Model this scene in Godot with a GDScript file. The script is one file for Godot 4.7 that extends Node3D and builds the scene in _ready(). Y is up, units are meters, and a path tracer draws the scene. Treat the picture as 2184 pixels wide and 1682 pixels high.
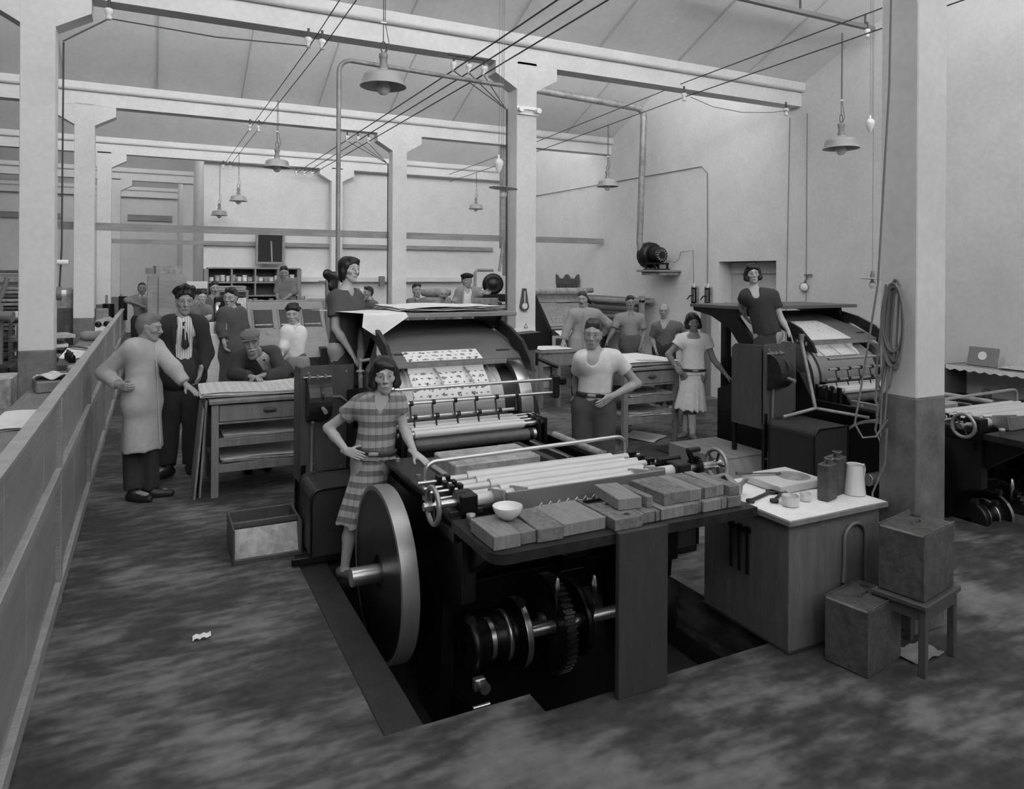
extends Node3D
# A printing hall of the 1920s. x runs along the beams, y is up, z is minus the distance down the hall ("d" below).

const BEAM_D := [-6.7, -2.1, 2.5, 7.1, 11.7, 16.3, 20.9, 25.5]
const WALL_X := 8.0
const LEFT_X := -9.0
var M := {}
var taken := {}
var jobs := []
var rng := RandomNumberGenerator.new()


func V(x: float, y: float, d: float) -> Vector3:
	return Vector3(x, y, -d)


# ---------------------------------------------------------------- geometry
class G:
	var v := PackedVector3Array()
	var n := PackedVector3Array()
	var uv := PackedVector2Array()
	var c := PackedColorArray()
	var ix := PackedInt32Array()
	var off := Vector3.ZERO

	func vert(p: Vector3, nn: Vector3, t := Vector2.ZERO) -> int:
		v.append(p + off)
		n.append(nn)
		uv.append(t)
		return v.size() - 1

	func quad(a: Vector3, b: Vector3, cc: Vector3, d: Vector3) -> void:
		# a, b, c, d run counter-clockwise seen from outside
		var nn := (b - a).cross(cc - a)
		if nn.length_squared() < 1e-14:
			nn = (cc - a).cross(d - a)
		nn = nn.normalized()
		var w := (b - a).length()
		var h := (d - a).length()
		var i := vert(a, nn, Vector2(0, h))
		vert(b, nn, Vector2(w, h))
		vert(cc, nn, Vector2(w, 0))
		vert(d, nn, Vector2(0, 0))
		ix.append_array([i, i + 2, i + 1, i, i + 3, i + 2])

	func tri(a: Vector3, b: Vector3, cc: Vector3) -> void:
		var nn := (b - a).cross(cc - a).normalized()
		var i := vert(a, nn)
		vert(b, nn)
		vert(cc, nn)
		ix.append_array([i, i + 2, i + 1])

	func box(at: Vector3, size: Vector3, bev := 0.0, bs := Basis.IDENTITY) -> G:
		var h := size * 0.5
		var e := minf(bev, minf(h.x, minf(h.y, h.z)) * 0.9)
		var ax := [Vector3(1, 0, 0), Vector3(0, 1, 0), Vector3(0, 0, 1)]
		for k in 3:
			for s: float in [-1.0, 1.0]:
				var a: Vector3 = ax[(k + 1) % 3]
				var b: Vector3 = ax[(k + 2) % 3]
				var o: Vector3 = ax[k] * s * h[k]
				var ha: float = h[(k + 1) % 3] - e
				var hb: float = h[(k + 2) % 3] - e
				var p := [o - a * ha - b * hb, o + a * ha - b * hb, o + a * ha + b * hb, o - a * ha + b * hb]
				if s < 0:
					p.reverse()
				quad(at + bs * p[0], at + bs * p[1], at + bs * p[2], at + bs * p[3])
		if e > 0.0:
			for k in 3:
				var i := (k + 1) % 3
				var j := (k + 2) % 3
				for si: float in [-1.0, 1.0]:
					for sj: float in [-1.0, 1.0]:
						var p1: Vector3 = ax[i] * si * h[i] + ax[j] * sj * (h[j] - e)
						var p2: Vector3 = ax[i] * si * (h[i] - e) + ax[j] * sj * h[j]
						var l: Vector3 = ax[k] * (h[k] - e)
						var p := [p1 - l, p1 + l, p2 + l, p2 - l]
						if si * sj > 0:
							p.reverse()
						quad(at + bs * p[0], at + bs * p[1], at + bs * p[2], at + bs * p[3])
			for sx: float in [-1.0, 1.0]:
				for sy: float in [-1.0, 1.0]:
					for sz: float in [-1.0, 1.0]:
						var p := [Vector3(sx * h.x, sy * (h.y - e), sz * (h.z - e)), Vector3(sx * (h.x - e), sy * h.y, sz * (h.z - e)), Vector3(sx * (h.x - e), sy * (h.y - e), sz * h.z)]
						if sx * sy * sz < 0:
							p.reverse()
						tri(at + bs * p[0], at + bs * p[1], at + bs * p[2])
		return self

	func span(x0: float, x1: float, y0: float, y1: float, d0: float, d1: float, bev := 0.0) -> G:
		# a box between two corners, the third axis as distance down the hall
		return box(Vector3((x0 + x1) / 2, (y0 + y1) / 2, -(d0 + d1) / 2), Vector3(absf(x1 - x0), absf(y1 - y0), absf(d1 - d0)), bev)

	static func frame_of(dir: Vector3) -> Basis:
		var w := dir.normalized()
		var up := Vector3.UP if absf(w.y) < 0.95 else Vector3.RIGHT
		var u := up.cross(w).normalized()
		return Basis(u, w.cross(u), w)

	func cyl(a: Vector3, b: Vector3, r: float, r2 := -1.0, seg := 14, caps := true) -> G:
		if r2 < 0:
			r2 = r
		var f := frame_of(b - a)
		var slope := (r - r2) / maxf((b - a).length(), 1e-6)
		var i0 := v.size()
		for k in seg + 1:
			var t := TAU * k / seg
			var q := f.x * cos(t) + f.y * sin(t)
			var nn := (q + f.z * slope).normalized()
			vert(a + q * r, nn, Vector2(float(k) / seg, 1))
			vert(b + q * r2, nn, Vector2(float(k) / seg, 0))
		for k in seg:
			var i := i0 + k * 2
			ix.append_array([i, i + 1, i + 2, i + 1, i + 3, i + 2])
		if caps:
			disc(a, -f.z, r, seg)
			disc(b, f.z, r2, seg)
		return self

	func disc(at: Vector3, nn: Vector3, r: float, seg := 14) -> G:
		if r <= 0.0:
			return self
		var f := frame_of(nn)
		var i0 := vert(at, nn, Vector2(0.5, 0.5))
		for k in seg + 1:
			var t := TAU * k / seg
			vert(at + (f.x * cos(t) + f.y * sin(t)) * r, nn, Vector2(0.5 + cos(t) / 2, 0.5 + sin(t) / 2))
		for k in seg:
			ix.append_array([i0, i0 + k + 2, i0 + k + 1])
		return self

	func tube(pts: Array, r: float, seg := 8, r_end := -1.0) -> G:
		var f := frame_of(pts[1] - pts[0])
		var i0 := v.size()
		var m := pts.size()
		for k in m:
			var dir: Vector3 = (pts[mini(k + 1, m - 1)] - pts[maxi(k - 1, 0)]).normalized()
			var u := (f.x - dir * f.x.dot(dir)).normalized()
			f = Basis(u, dir.cross(u), dir)
			var rr := r if r_end < 0 else lerpf(r, r_end, float(k) / (m - 1))
			for j in seg + 1:
				var t := TAU * j / seg
				var q := f.x * cos(t) + f.y * sin(t)
				vert(pts[k] + q * rr, q, Vector2(float(j) / seg, float(k) / (m - 1)))
		for k in m - 1:
			for j in seg:
				var i := i0 + k * (seg + 1) + j
				ix.append_array([i, i + seg + 1, i + 1, i + 1, i + seg + 1, i + seg + 2])
		disc(pts[0], (pts[0] - pts[1]).normalized(), r, seg)
		disc(pts[m - 1], (pts[m - 1] - pts[m - 2]).normalized(), r if r_end < 0 else r_end, seg)
		return self

	func lathe(prof: Array, at: Vector3, axis := Vector3.UP, seg := 24) -> G:
		# prof: [radius, height along the axis]; smooth along the turn, creased at repeated points
		var f := frame_of(axis)
		var i0 := v.size()
		var m := prof.size()
		for k in m:
			var p: Array = prof[k]
			var a: Array = prof[maxi(k - 1, 0)]
			var b: Array = prof[mini(k + 1, m - 1)]
			var tr: float = b[0] - a[0]
			var th: float = b[1] - a[1]
			for j in seg + 1:
				var t := TAU * j / seg
				var q := f.x * cos(t) + f.y * sin(t)
				var nn := (q * th - f.z * tr)
				nn = nn.normalized() if nn.length() > 1e-9 else f.z
				vert(at + q * p[0] + f.z * p[1], nn, Vector2(float(j) / seg, float(k) / maxi(m - 1, 1)))
		for k in m - 1:
			for j in seg:
				var i := i0 + k * (seg + 1) + j
				ix.append_array([i, i + seg + 1, i + 1, i + 1, i + seg + 1, i + seg + 2])
		return self

	func prism(poly: PackedVector2Array, th: float, xf: Transform3D) -> G:
		# a flat outline in the x-y plane of xf, pushed th along its z, centred
		var p := poly
		if Geometry2D.is_polygon_clockwise(p):
			p.reverse()
		var tr := Geometry2D.triangulate_polygon(p)
		for s: float in [-0.5, 0.5]:
			var nn := (xf.basis.z * signf(s)).normalized()
			var i0 := v.size()
			for q in p:
				vert(xf * Vector3(q.x, q.y, s * th), nn, q)
			for k in range(0, tr.size(), 3):
				var a := p[tr[k]]
				var b := p[tr[k + 1]]
				var cc := p[tr[k + 2]]
				var ccw := (b - a).cross(cc - a) > 0
				if ccw == (s > 0):
					ix.append_array([i0 + tr[k], i0 + tr[k + 2], i0 + tr[k + 1]])
				else:
					ix.append_array([i0 + tr[k], i0 + tr[k + 1], i0 + tr[k + 2]])
		for k in p.size():
			var a := p[k]
			var b := p[(k + 1) % p.size()]
			quad(xf * Vector3(a.x, a.y, th / 2), xf * Vector3(a.x, a.y, -th / 2), xf * Vector3(b.x, b.y, -th / 2), xf * Vector3(b.x, b.y, th / 2))
		return self

	func surf(fn: Callable, nu: int, nv: int, flip := false) -> G:
		# fn(u, v) -> point for u, v in 0..1
		var i0 := v.size()
		for j in nv + 1:
			for i in nu + 1:
				vert(fn.call(float(i) / nu, float(j) / nv), Vector3.ZERO, Vector2(float(i) / nu, float(j) / nv))
		var first := ix.size()
		for j in nv:
			for i in nu:
				var a := i0 + j * (nu + 1) + i
				var b := a + nu + 1
				if flip:
					ix.append_array([a, b, a + 1, a + 1, b, b + 1])
				else:
					ix.append_array([a, a + 1, b, a + 1, b + 1, b])
		for k in range(first, ix.size(), 3):
			var fnn := (v[ix[k + 2]] - v[ix[k]]).cross(v[ix[k + 1]] - v[ix[k]])
			for q in 3:
				n[ix[k + q]] += fnn
		for k in range(i0, v.size()):
			n[k] = n[k].normalized() if n[k].length() > 1e-12 else Vector3.UP
		return self

	func slab(fn: Callable, th: float, nu: int, nv: int) -> G:
		# a thin sheet with two faces and closed rims; th is measured along the sheet's own normal
		var t := G.new()
		t.surf(fn, nu, nv)
		var i0 := v.size()
		var m := t.v.size()
		for k in m:
			vert(t.v[k] + t.n[k] * th / 2, t.n[k], t.uv[k])
		for k in m:
			vert(t.v[k] - t.n[k] * th / 2, -t.n[k], t.uv[k])
		for k in range(0, t.ix.size(), 3):
			ix.append_array([i0 + t.ix[k], i0 + t.ix[k + 1], i0 + t.ix[k + 2], i0 + m + t.ix[k], i0 + m + t.ix[k + 2], i0 + m + t.ix[k + 1]])
		var rim := []
		for i in nu:
			rim.append([i, i + 1])
			rim.append([nv * (nu + 1) + i + 1, nv * (nu + 1) + i])
		for j in nv:
			rim.append([(j + 1) * (nu + 1), j * (nu + 1)])
			rim.append([j * (nu + 1) + nu, (j + 1) * (nu + 1) + nu])
		for r in rim:
			quad(v[i0 + r[0]] - off, v[i0 + r[1]] - off, v[i0 + m + r[1]] - off, v[i0 + m + r[0]] - off)
		return self

	func mesh(mat: Material) -> ArrayMesh:
		var a := []
		a.resize(Mesh.ARRAY_MAX)
		a[Mesh.ARRAY_VERTEX] = v
		a[Mesh.ARRAY_NORMAL] = n
		a[Mesh.ARRAY_TEX_UV] = uv
		if c.size() == v.size():
			a[Mesh.ARRAY_COLOR] = c
		a[Mesh.ARRAY_INDEX] = ix
		var m := ArrayMesh.new()
		m.add_surface_from_arrays(Mesh.PRIMITIVE_TRIANGLES, a)
		m.surface_set_material(0, mat)
		return m


# ---------------------------------------------------------------- naming
func numbered(called: String) -> String:
	var k: int = taken.get(called, -1) + 1
	taken[called] = k
	return called if k == 0 else "%s_%03d" % [called, k]


func tag(o: Node3D, label: String, category: String, group := "") -> Node3D:
	o.set_meta("label", label)
	o.set_meta("category", category)
	if group:
		o.set_meta("group", group)
	return o


func thing(called: String, label: String, category: String, at := Vector3.ZERO, turn := 0.0, group := "") -> Node3D:
	var o := Node3D.new()
	o.name = numbered(called)
	add_child(o)
	o.position = at
	o.rotation.y = turn
	return tag(o, label, category, group)


func part(parent: Node3D, called: String, g: G, mat: Material, world := false) -> MeshInstance3D:
	# world: the shape was written in the hall's own coordinates and its thing is not turned
	var o := MeshInstance3D.new()
	o.name = called
	o.mesh = g.mesh(mat)
	parent.add_child(o, true)
	if world:
		var t := Vector3.ZERO
		var q: Node3D = parent
		while q != self:
			t += q.position
			q = q.get_parent()
		o.position = -t
	return o


func solo(called: String, label: String, category: String, g: G, mat: Material, group := "", at := Vector3.ZERO, turn := 0.0) -> MeshInstance3D:
	var o := MeshInstance3D.new()
	o.name = numbered(called)
	o.mesh = g.mesh(mat)
	add_child(o)
	o.position = at
	o.rotation.y = turn
	tag(o, label, category, group)
	return o


func struct(called: String, g: G, mat: Material, parent: Node3D = null) -> MeshInstance3D:
	var o := MeshInstance3D.new()
	o.mesh = g.mesh(mat)
	if parent:
		o.name = called
		parent.add_child(o, true)
	else:
		o.name = numbered(called)
		o.set_meta("kind", "structure")
		add_child(o)
	return o


func dup(root: Node3D, at: Vector3, turn := 0.0, label := "", group := "") -> Node3D:
	var o: Node3D = root.duplicate()
	var base := String(root.name)
	var rx := RegEx.create_from_string("_\\d{3}$")
	o.name = numbered(rx.sub(base, ""))
	add_child(o)
	o.position = at
	o.rotation.y = turn
	if label:
		o.set_meta("label", label)
	if group:
		o.set_meta("group", group)
	return o


# ---------------------------------------------------------------- materials: greys, for the photograph is black and white
func grey(x: float) -> Color:
	return Color(x, x, x)


func noise_img(size: int, fn: Callable) -> ImageTexture:
	var im := Image.create(size, size, false, Image.FORMAT_RGB8)
	for y in size:
		for x in size:
			var g: float = clampf(fn.call(x, y), 0.0, 1.0)
			im.set_pixel(x, y, Color(g, g, g))
	return ImageTexture.create_from_image(im)


func field(size: int, seed_: int, freq: float, octaves := 4, type := FastNoiseLite.TYPE_SIMPLEX_SMOOTH) -> Image:
	var f := FastNoiseLite.new()
	f.seed = seed_
	f.frequency = freq
	f.noise_type = type
	f.fractal_octaves = octaves
	return f.get_seamless_image(size, size, false, false, 0.15, true)


func mat(key: String, g: float, rough := 0.8, metal := 0.0, tex: Texture2D = null, scale := 1.0, spec := 0.5) -> StandardMaterial3D:
	var m := StandardMaterial3D.new()
	m.resource_name = key
	m.albedo_color = grey(g)
	m.roughness = rough
	m.metallic = metal
	m.metallic_specular = spec
	if tex:
		m.albedo_texture = tex
		m.uv1_triplanar = true
		m.uv1_world_triplanar = true
		m.uv1_scale = Vector3.ONE * scale
	M[key] = m
	return m


func make_materials() -> void:
	var S := 512
	var big := field(S, 11, 0.006, 5)
	var mid := field(S, 12, 0.02, 5)
	var fine := field(S, 13, 0.09, 3)
	var wide := field(S, 14, 0.0045, 3)
	# concrete: trodden light patches, oil-dark patches, a fine grain
	var floor_tex := noise_img(S, func(x: int, y: int) -> float:
		var b := big.get_pixel(x, y).r
		var m := mid.get_pixel(x, (y * 3) % S).r
		var w := wide.get_pixel((x + 100) % S, y).r
		var f := fine.get_pixel(x, y).r
		var g := smoothstep(0.34, 0.7, b * 0.55 + m * 0.25 + w * 0.2)
		return 0.50 + 0.30 * g + 0.16 * (m - 0.5) + 0.10 * (f - 0.5))
	var plaster := noise_img(S, func(x: int, y: int) -> float:
		return 0.97 + 0.04 * (big.get_pixel(x, y).r - 0.5) + 0.03 * (mid.get_pixel(x, y).r - 0.5) + 0.05 * (fine.get_pixel(x, y).r - 0.5))
	var worn := noise_img(S, func(x: int, y: int) -> float:
		return clampf(0.90 + 0.22 * (big.get_pixel(x, y).r - 0.5) + 0.26 * (mid.get_pixel(x, y).r - 0.5) + 0.14 * (fine.get_pixel(x, y).r - 0.5), 0, 1))
	var grain := noise_img(S, func(x: int, y: int) -> float:
		var s := fine.get_pixel((x * 3) % S, (y / 8 + int(20 * mid.get_pixel(x, y / 4).r)) % S).r
		return clampf(0.91 + 0.18 * (s - 0.5) + 0.14 * (mid.get_pixel(x, y / 6).r - 0.5), 0, 1))
	var grain_x := noise_img(S, func(x: int, y: int) -> float:
		var s := fine.get_pixel((x / 8 + int(20 * mid.get_pixel(x / 4, y).r)) % S, (y * 3) % S).r
		return clampf(0.91 + 0.18 * (s - 0.5) + 0.14 * (mid.get_pixel(x / 6, y).r - 0.5), 0, 1))
	var cloth := noise_img(256, func(x: int, y: int) -> float:
		return 0.94 + 0.10 * (fine.get_pixel(x * 2, y * 2).r - 0.5) + 0.10 * (mid.get_pixel(x, y).r - 0.5) + (0.03 if (x + y) % 4 < 2 else 0.0))
	mat("floor", 0.60, 0.6, 0.0, floor_tex, 1.0 / 3.2, 0.3)
	mat("wall", 0.90, 0.95, 0.0, plaster, 0.3)
	mat("ceiling", 0.98, 0.95, 0.0, plaster, 0.25)
	mat("ceiling_seam", 0.78, 0.95)
	mat("dado", 0.50, 0.75, 0.0, worn, 0.5)
	mat("oily", 0.22, 0.5, 0.0, worn, 0.8)
	mat("black_iron", 0.10, 0.38, 0.35, worn, 1.5, 0.6)
	mat("dark_iron", 0.26, 0.42, 0.5, worn, 1.2)
	mat("steel", 0.80, 0.30, 0.92)
	mat("bright_steel", 0.90, 0.24, 0.95)
	mat("dull_steel", 0.66, 0.40, 0.7)
	mat("roller", 0.62, 0.45, 0.0, worn, 2.0)
	mat("dark_roller", 0.36, 0.35, 0.0, worn, 1.0)
	mat("leather_roller", 0.82, 0.38, 0.15)
	mat("wood_dark", 0.36, 0.5, 0.0, grain, 1.0)
	mat("wood_dark_x", 0.42, 0.45, 0.0, grain_x, 1.0)
	mat("wood_mid", 0.58, 0.6, 0.0, grain, 1.0)
	mat("wood_mid_x", 0.60, 0.6, 0.0, grain_x, 1.0)
	mat("wood_board", 0.47, 0.42, 0.0, grain_x, 0.8)
	mat("wood_rough", 0.46, 0.8, 0.0, grain, 1.6)
	mat("wood_black", 0.27, 0.8, 0.0, grain, 1.6)
	mat("block", 0.52, 0.8, 0.0, worn, 3.0)
	mat("block_end", 0.60, 0.8, 0.0, grain, 3.0)
	mat("fence", 0.66, 0.45, 0.0, grain_x, 0.5)
	mat("fence_rail", 0.72, 0.45, 0.0, grain_x, 0.5)
	mat("batten", 0.66, 0.8, 0.0, grain_x, 0.6)
	mat("paper", 0.97, 0.9, 0.0, plaster, 1.5)
	mat("paper_grey", 0.80, 0.9, 0.0, worn, 1.5)
	mat("card", 0.66, 0.9, 0.0, worn, 1.2)
	mat("enamel_grey", 0.60, 0.35, 0.0, null, 1.0)
	mat("enamel_inner", 0.75, 0.4)
	mat("porcelain", 0.92, 0.15)
	mat("bulb", 0.88, 0.25)
	mat("wire", 0.30, 0.6)
	mat("cord", 0.50, 0.8)
	mat("pipe", 0.66, 0.45, 0.3, worn, 1.0)
	mat("pipe_dark", 0.50, 0.5, 0.2)
	mat("tin", 0.50, 0.45, 0.55, worn, 2.2)
	mat("tin_dark", 0.40, 0.5, 0.4, worn, 2.0)
	mat("stone", 0.72, 0.7, 0.0, worn, 1.2)
	mat("stone_edge", 0.62, 0.95, 0.0, worn, 6.0)
	mat("marble", 0.86, 0.35, 0.0, plaster, 1.0)
	mat("rag", 0.62, 0.95, 0.0, cloth, 3.0)
	mat("white_cloth", 0.88, 0.95, 0.0, cloth, 3.0)
	mat("sack", 0.76, 0.95, 0.0, worn, 2.0)
	mat("door", 0.78, 0.6, 0.0, plaster, 0.5)
	mat("glass_dark", 0.24, 0.12, 0.0)
	mat("brick_red", 0.5, 0.9, 0.0, worn, 1.0)
	M["cloth_tex"] = cloth
	M["worn_tex"] = worn
	M["plaster_tex"] = plaster


func _ready() -> void:
	rng.seed = 1924
	camera_and_light()
	make_materials()
	the_hall()
	battens()
	for f in [electric, presses, furniture, far_side, people]:
		f.call()


func camera_and_light() -> void:
	var cam := Camera3D.new()
	cam.name = "camera"
	var near := 0.05
	cam.projection = Camera3D.PROJECTION_FRUSTUM
	cam.near = near
	cam.far = 100.0
	cam.size = near * 1682.0 / 1534.0          # a lens of 1534 pixels
	cam.frustum_offset = Vector2(0, -near * (841.0 - 582.0) / 1534.0)   # the front board is dropped, so that uprights stay upright
	add_child(cam)
	cam.position = Vector3(0, 1.95, 0)
	cam.rotation = Vector3(0, -deg_to_rad(26.57), 0.006)
	cam.current = true
	var env := Environment.new()
	env.background_mode = Environment.BG_SKY
	var sky := Sky.new()
	var sm := ProceduralSkyMaterial.new()
	sm.sky_top_color = grey(0.80)
	sm.sky_horizon_color = grey(0.97)
	sm.ground_horizon_color = grey(0.55)
	sm.ground_bottom_color = grey(0.5)
	sm.sky_energy_multiplier = 1.0
	sm.sun_angle_max = 0.0
	sky.sky_material = sm
	env.sky = sky
	env.background_energy_multiplier = 5.0
	env.tonemap_mode = Environment.TONE_MAPPER_LINEAR
	env.tonemap_exposure = 1.0
	env.sdfgi_enabled = true
	env.ssao_enabled = true
	env.ssil_enabled = true
	# the sun stands behind the saw-teeth: it strikes the outer roof slopes, which throw its light through the glazing
	var sun := DirectionalLight3D.new()
	sun.name = "sun"
	sun.light_energy = 9.0
	sun.light_angular_distance = 1.0
	sun.shadow_enabled = true
	sun.sky_mode = DirectionalLight3D.SKY_MODE_LIGHT_ONLY
	add_child(sun)
	sun.look_at_from_position(Vector3(3, 14, -20), Vector3(0, 0, -9))
	var we := WorldEnvironment.new()
	we.name = "environment"
	we.environment = env
	add_child(we)


# ---------------------------------------------------------------- the hall: saw-tooth roof whose glazing looks towards the near end
func the_hall() -> void:
	var t := 0.12
	# floor with the press pit left open
	var f := G.new()
	var px := [0.88, 3.0]
	var pd := [2.94, 5.1]
	f.span(LEFT_X, px[0], -0.3, 0, -6.9, 26)
	f.span(px[1], WALL_X + 0.6, -0.3, 0, -6.9, 26)
	f.span(px[0], px[1], -0.3, 0, pd[1], 26)
	f.span(px[0], 1.575, -0.3, 0, -6.9, pd[0])
	f.span(1.575, px[1], -0.3, 0, -6.9, 2.79)
	struct("floor", f, M.floor)
	var p := G.new()
	p.span(px[0] - 0.1, px[1] + 0.1, -0.6, -0.5, 2.6, pd[1] + 0.1)
	p.span(px[0] - 0.1, px[0], -0.6, -0.3, 2.7, pd[1]).span(px[1], px[1] + 0.1, -0.6, -0.3, 2.7, pd[1])
	p.span(px[0], px[1], -0.6, -0.3, 2.65, 2.79).span(px[0], px[1], -0.6, -0.3, pd[1], pd[1] + 0.1)
	struct("floor", p, M.oily)
	var plate := G.new()
	plate.span(px[0] + 0.004, 1.06, -0.03, -0.004, pd[0] + 0.004, pd[1], 0.004)
	struct("floor", plate, M.oily)
	# right wall with the door recess
	var w := G.new()
	var wx := WALL_X
	w.span(wx, wx + 0.5, -0.3, 6.7, -6.9, 7.53)
	w.span(wx, wx + 0.5, -0.3, 6.7, 8.70, 26)
	w.span(wx, wx + 0.5, 2.15, 6.7, 7.53, 8.70)
	w.span(wx + 0.4, wx + 0.5, -0.3, 2.15, 7.53, 8.70)
	struct("wall_right", w, M.wall)
	door_in_recess()
	# back wall, the return of the far room and its end wall
	struct("wall_back", G.new().span(0.97, wx, -0.3, 6.7, 16.56, 16.9), M.wall)
	struct("wall_far_side", G.new().span(0.97, 1.3, -0.3, 6.7, 16.9, 21.0).span(0.72, 1.3, -0.3, 6.7, 21.0, 25.7), M.wall)
	struct("wall_far", G.new().span(LEFT_X, 0.72, -0.3, 6.7, 25.7, 26.0), M.wall)
	struct("wall_left", G.new().span(LEFT_X - 0.3, LEFT_X, -0.3, 6.7, -6.9, 26.0), M.wall)
	struct("wall_near", G.new().span(LEFT_X, wx, -0.3, 4.35, -7.1, -6.85), M.wall)
	# bays: sloping ceiling, beam, gutter moulding, glazing bars over the beam
	for k in BEAM_D.size():
		var b: float = BEAM_D[k]
		var x1 := wx if k < 6 else 1.0
		if k > 0:
			var a: float = BEAM_D[k - 1]
			var cg := G.new()
			var lo := 4.56
			var hi := 6.5
			cg.quad(V(LEFT_X, lo, b + 0.02), V(LEFT_X, hi, a + 0.16), V(x1 + 0.3, hi, a + 0.16), V(x1 + 0.3, lo, b + 0.02))
			cg.quad(V(LEFT_X, hi + t, a + 0.16), V(LEFT_X, lo + t, b + 0.02), V(x1 + 0.3, lo + t, b + 0.02), V(x1 + 0.3, hi + t, a + 0.16))
			cg.quad(V(LEFT_X, hi, a + 0.16), V(LEFT_X, hi + t, a + 0.16), V(x1 + 0.3, hi + t, a + 0.16), V(x1 + 0.3, hi, a + 0.16))
			var c := struct("ceiling", cg, M.ceiling)
			if k == 3 or k == 4:
				var step := 1.15
				var x := -3.4
				while x < x1:
					var sg := G.new()
					var e := 0.004
					var dir := (V(0, hi, a + 0.16) - V(0, lo, b)).normalized()
					sg.box(V(x, (lo + hi) / 2 - e, (a + 0.16 + b) / 2), Vector3(0.016, 0.012, V(0, hi, a + 0.16).distance_to(V(0, lo, b)) - 0.15), 0.0, Basis(Vector3.RIGHT, dir.cross(Vector3.RIGHT), dir))
					struct("ceiling_seam", sg, M.ceiling_seam, c)
					x += step
		var bg := G.new()
		bg.span(LEFT_X, x1, 4.27, 4.60, b, b + 0.2)
		struct("trim_beam", bg, M.wall)
		var mg := G.new()
		mg.tube([V(LEFT_X, 4.50, b - 0.03), V(0, 4.50, b - 0.03), V(x1, 4.50, b - 0.03)], 0.04, 10)
		mg.span(LEFT_X, x1, 4.50, 4.58, b - 0.07, b)
		struct("trim_gutter", mg, M.wall)
		if k < 7:
			var gg := G.new()
			var n := 17
			for i in n + 1:
				var x := lerpf(LEFT_X + 0.05, x1 - 0.05, float(i) / n)
				gg.span(x - 0.025, x + 0.025, 4.6, 6.5, b + 0.10, b + 0.15)
			gg.span(LEFT_X, x1, 4.58, 4.66, b + 0.08, b + 0.17)
			gg.span(LEFT_X, x1, 5.5, 5.55, b + 0.10, b + 0.15)
			gg.span(LEFT_X, -3.0, 4.6, 6.5, b + 0.11, b + 0.14)
			struct("window_%d" % (k + 1), gg, M.wall)
		for cx in [-0.985, 3.60, -5.6]:
			if k == 2 and cx != 3.60 or k < 2 or k > 6 or (cx == 3.60 and k > 5):
				continue
			column(cx + (0.1 if k == 2 else 0.0), b, 0.25)
	# skirting of the right wall and a shelf-like ledge on the back wall
	struct("trim_ledge", G.new().span(1.25, 6.9, 1.72, 1.84, 16.40, 16.56, 0.01), M.wall)


func column(x: float, d: float, w: float) -> void:
	var dd := 0.22
	var g := G.new()
	g.span(x, x + w, 1.28, 4.3, d, d + dd, 0.006)
	var c := struct("column", g, M.wall)
	var lo := G.new().span(x - 0.002, x + w + 0.002, 0.0, 1.28, d - 0.002, d + dd + 0.002, 0.006)
	struct("painted_dado", lo, M.dado, c)
	var cap := G.new()
	var o := 0.26
	cap.prism(PackedVector2Array([Vector2(x - o, 4.14), Vector2(x, 3.99), Vector2(x + w, 3.99), Vector2(x + w + o, 4.14), Vector2(x + w + o, 4.3), Vector2(x - o, 4.3)]), dd - 0.004, Transform3D(Basis.IDENTITY, V(0, 0, d + dd / 2)))
	struct("capital", cap, M.wall, c)


func door_in_recess() -> void:
	var x := WALL_X + 0.27
	var leaf := G.new().span(x, x + 0.05, 0.0, 2.05, 7.54, 8.69)
	var o := struct("door_1", leaf, M.door)
	for r in [[0.15, 0.85, 7.62, 8.08], [0.15, 0.85, 8.15, 8.61], [1.0, 1.82, 7.62, 8.08], [1.0, 1.82, 8.15, 8.61]]:
		struct("door_panel", G.new().span(x - 0.012, x + 0.01, r[0], r[1], r[2], r[3], 0.01), M.door, o)
		struct("door_panel", G.new().span(x - 0.022, x + 0.01, r[0] + 0.06, r[1] - 0.06, r[2] + 0.06, r[3] - 0.06, 0.008), M.door, o)
	struct("door_head", G.new().span(x - 0.03, x + 0.05, 1.96, 2.14, 7.54, 8.69, 0.008), M.door, o)
	var h := G.new().tube([V(8.12, 1.50, 8.68), V(8.12, 1.50, 8.64), V(8.12, 1.38, 8.64), V(8.12, 1.38, 8.68)], 0.012, 8)
	struct("pull_handle", h, M.pipe, o)


# ---------------------------------------------------------------- lamps, cables, pipes, blower
func line(g: G, a: Vector3, b: Vector3, r: float, sag := 0.0, seg := 6) -> G:
	var n := 2 if sag == 0.0 else 12
	var pts := []
	for k in n + 1:
		var t := float(k) / n
		pts.append(a.lerp(b, t) - Vector3(0, sag * 4.0 * t * (1.0 - t), 0))
	return g.tube(pts, r, seg)


func insulator(parent: Node3D, at: Vector3) -> void:
	part(parent, "insulator", G.new().lathe([[0.0, -0.055], [0.022, -0.052], [0.026, -0.03], [0.016, -0.012], [0.03, 0.0], [0.038, 0.03], [0.026, 0.045], [0.0, 0.05]], at, Vector3.UP, 12), M.porcelain)
	part(parent, "pin", G.new().cyl(at + Vector3(0, 0.04, 0), at + Vector3(0, 0.13, 0), 0.012, -1, 8), M.wire)


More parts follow.
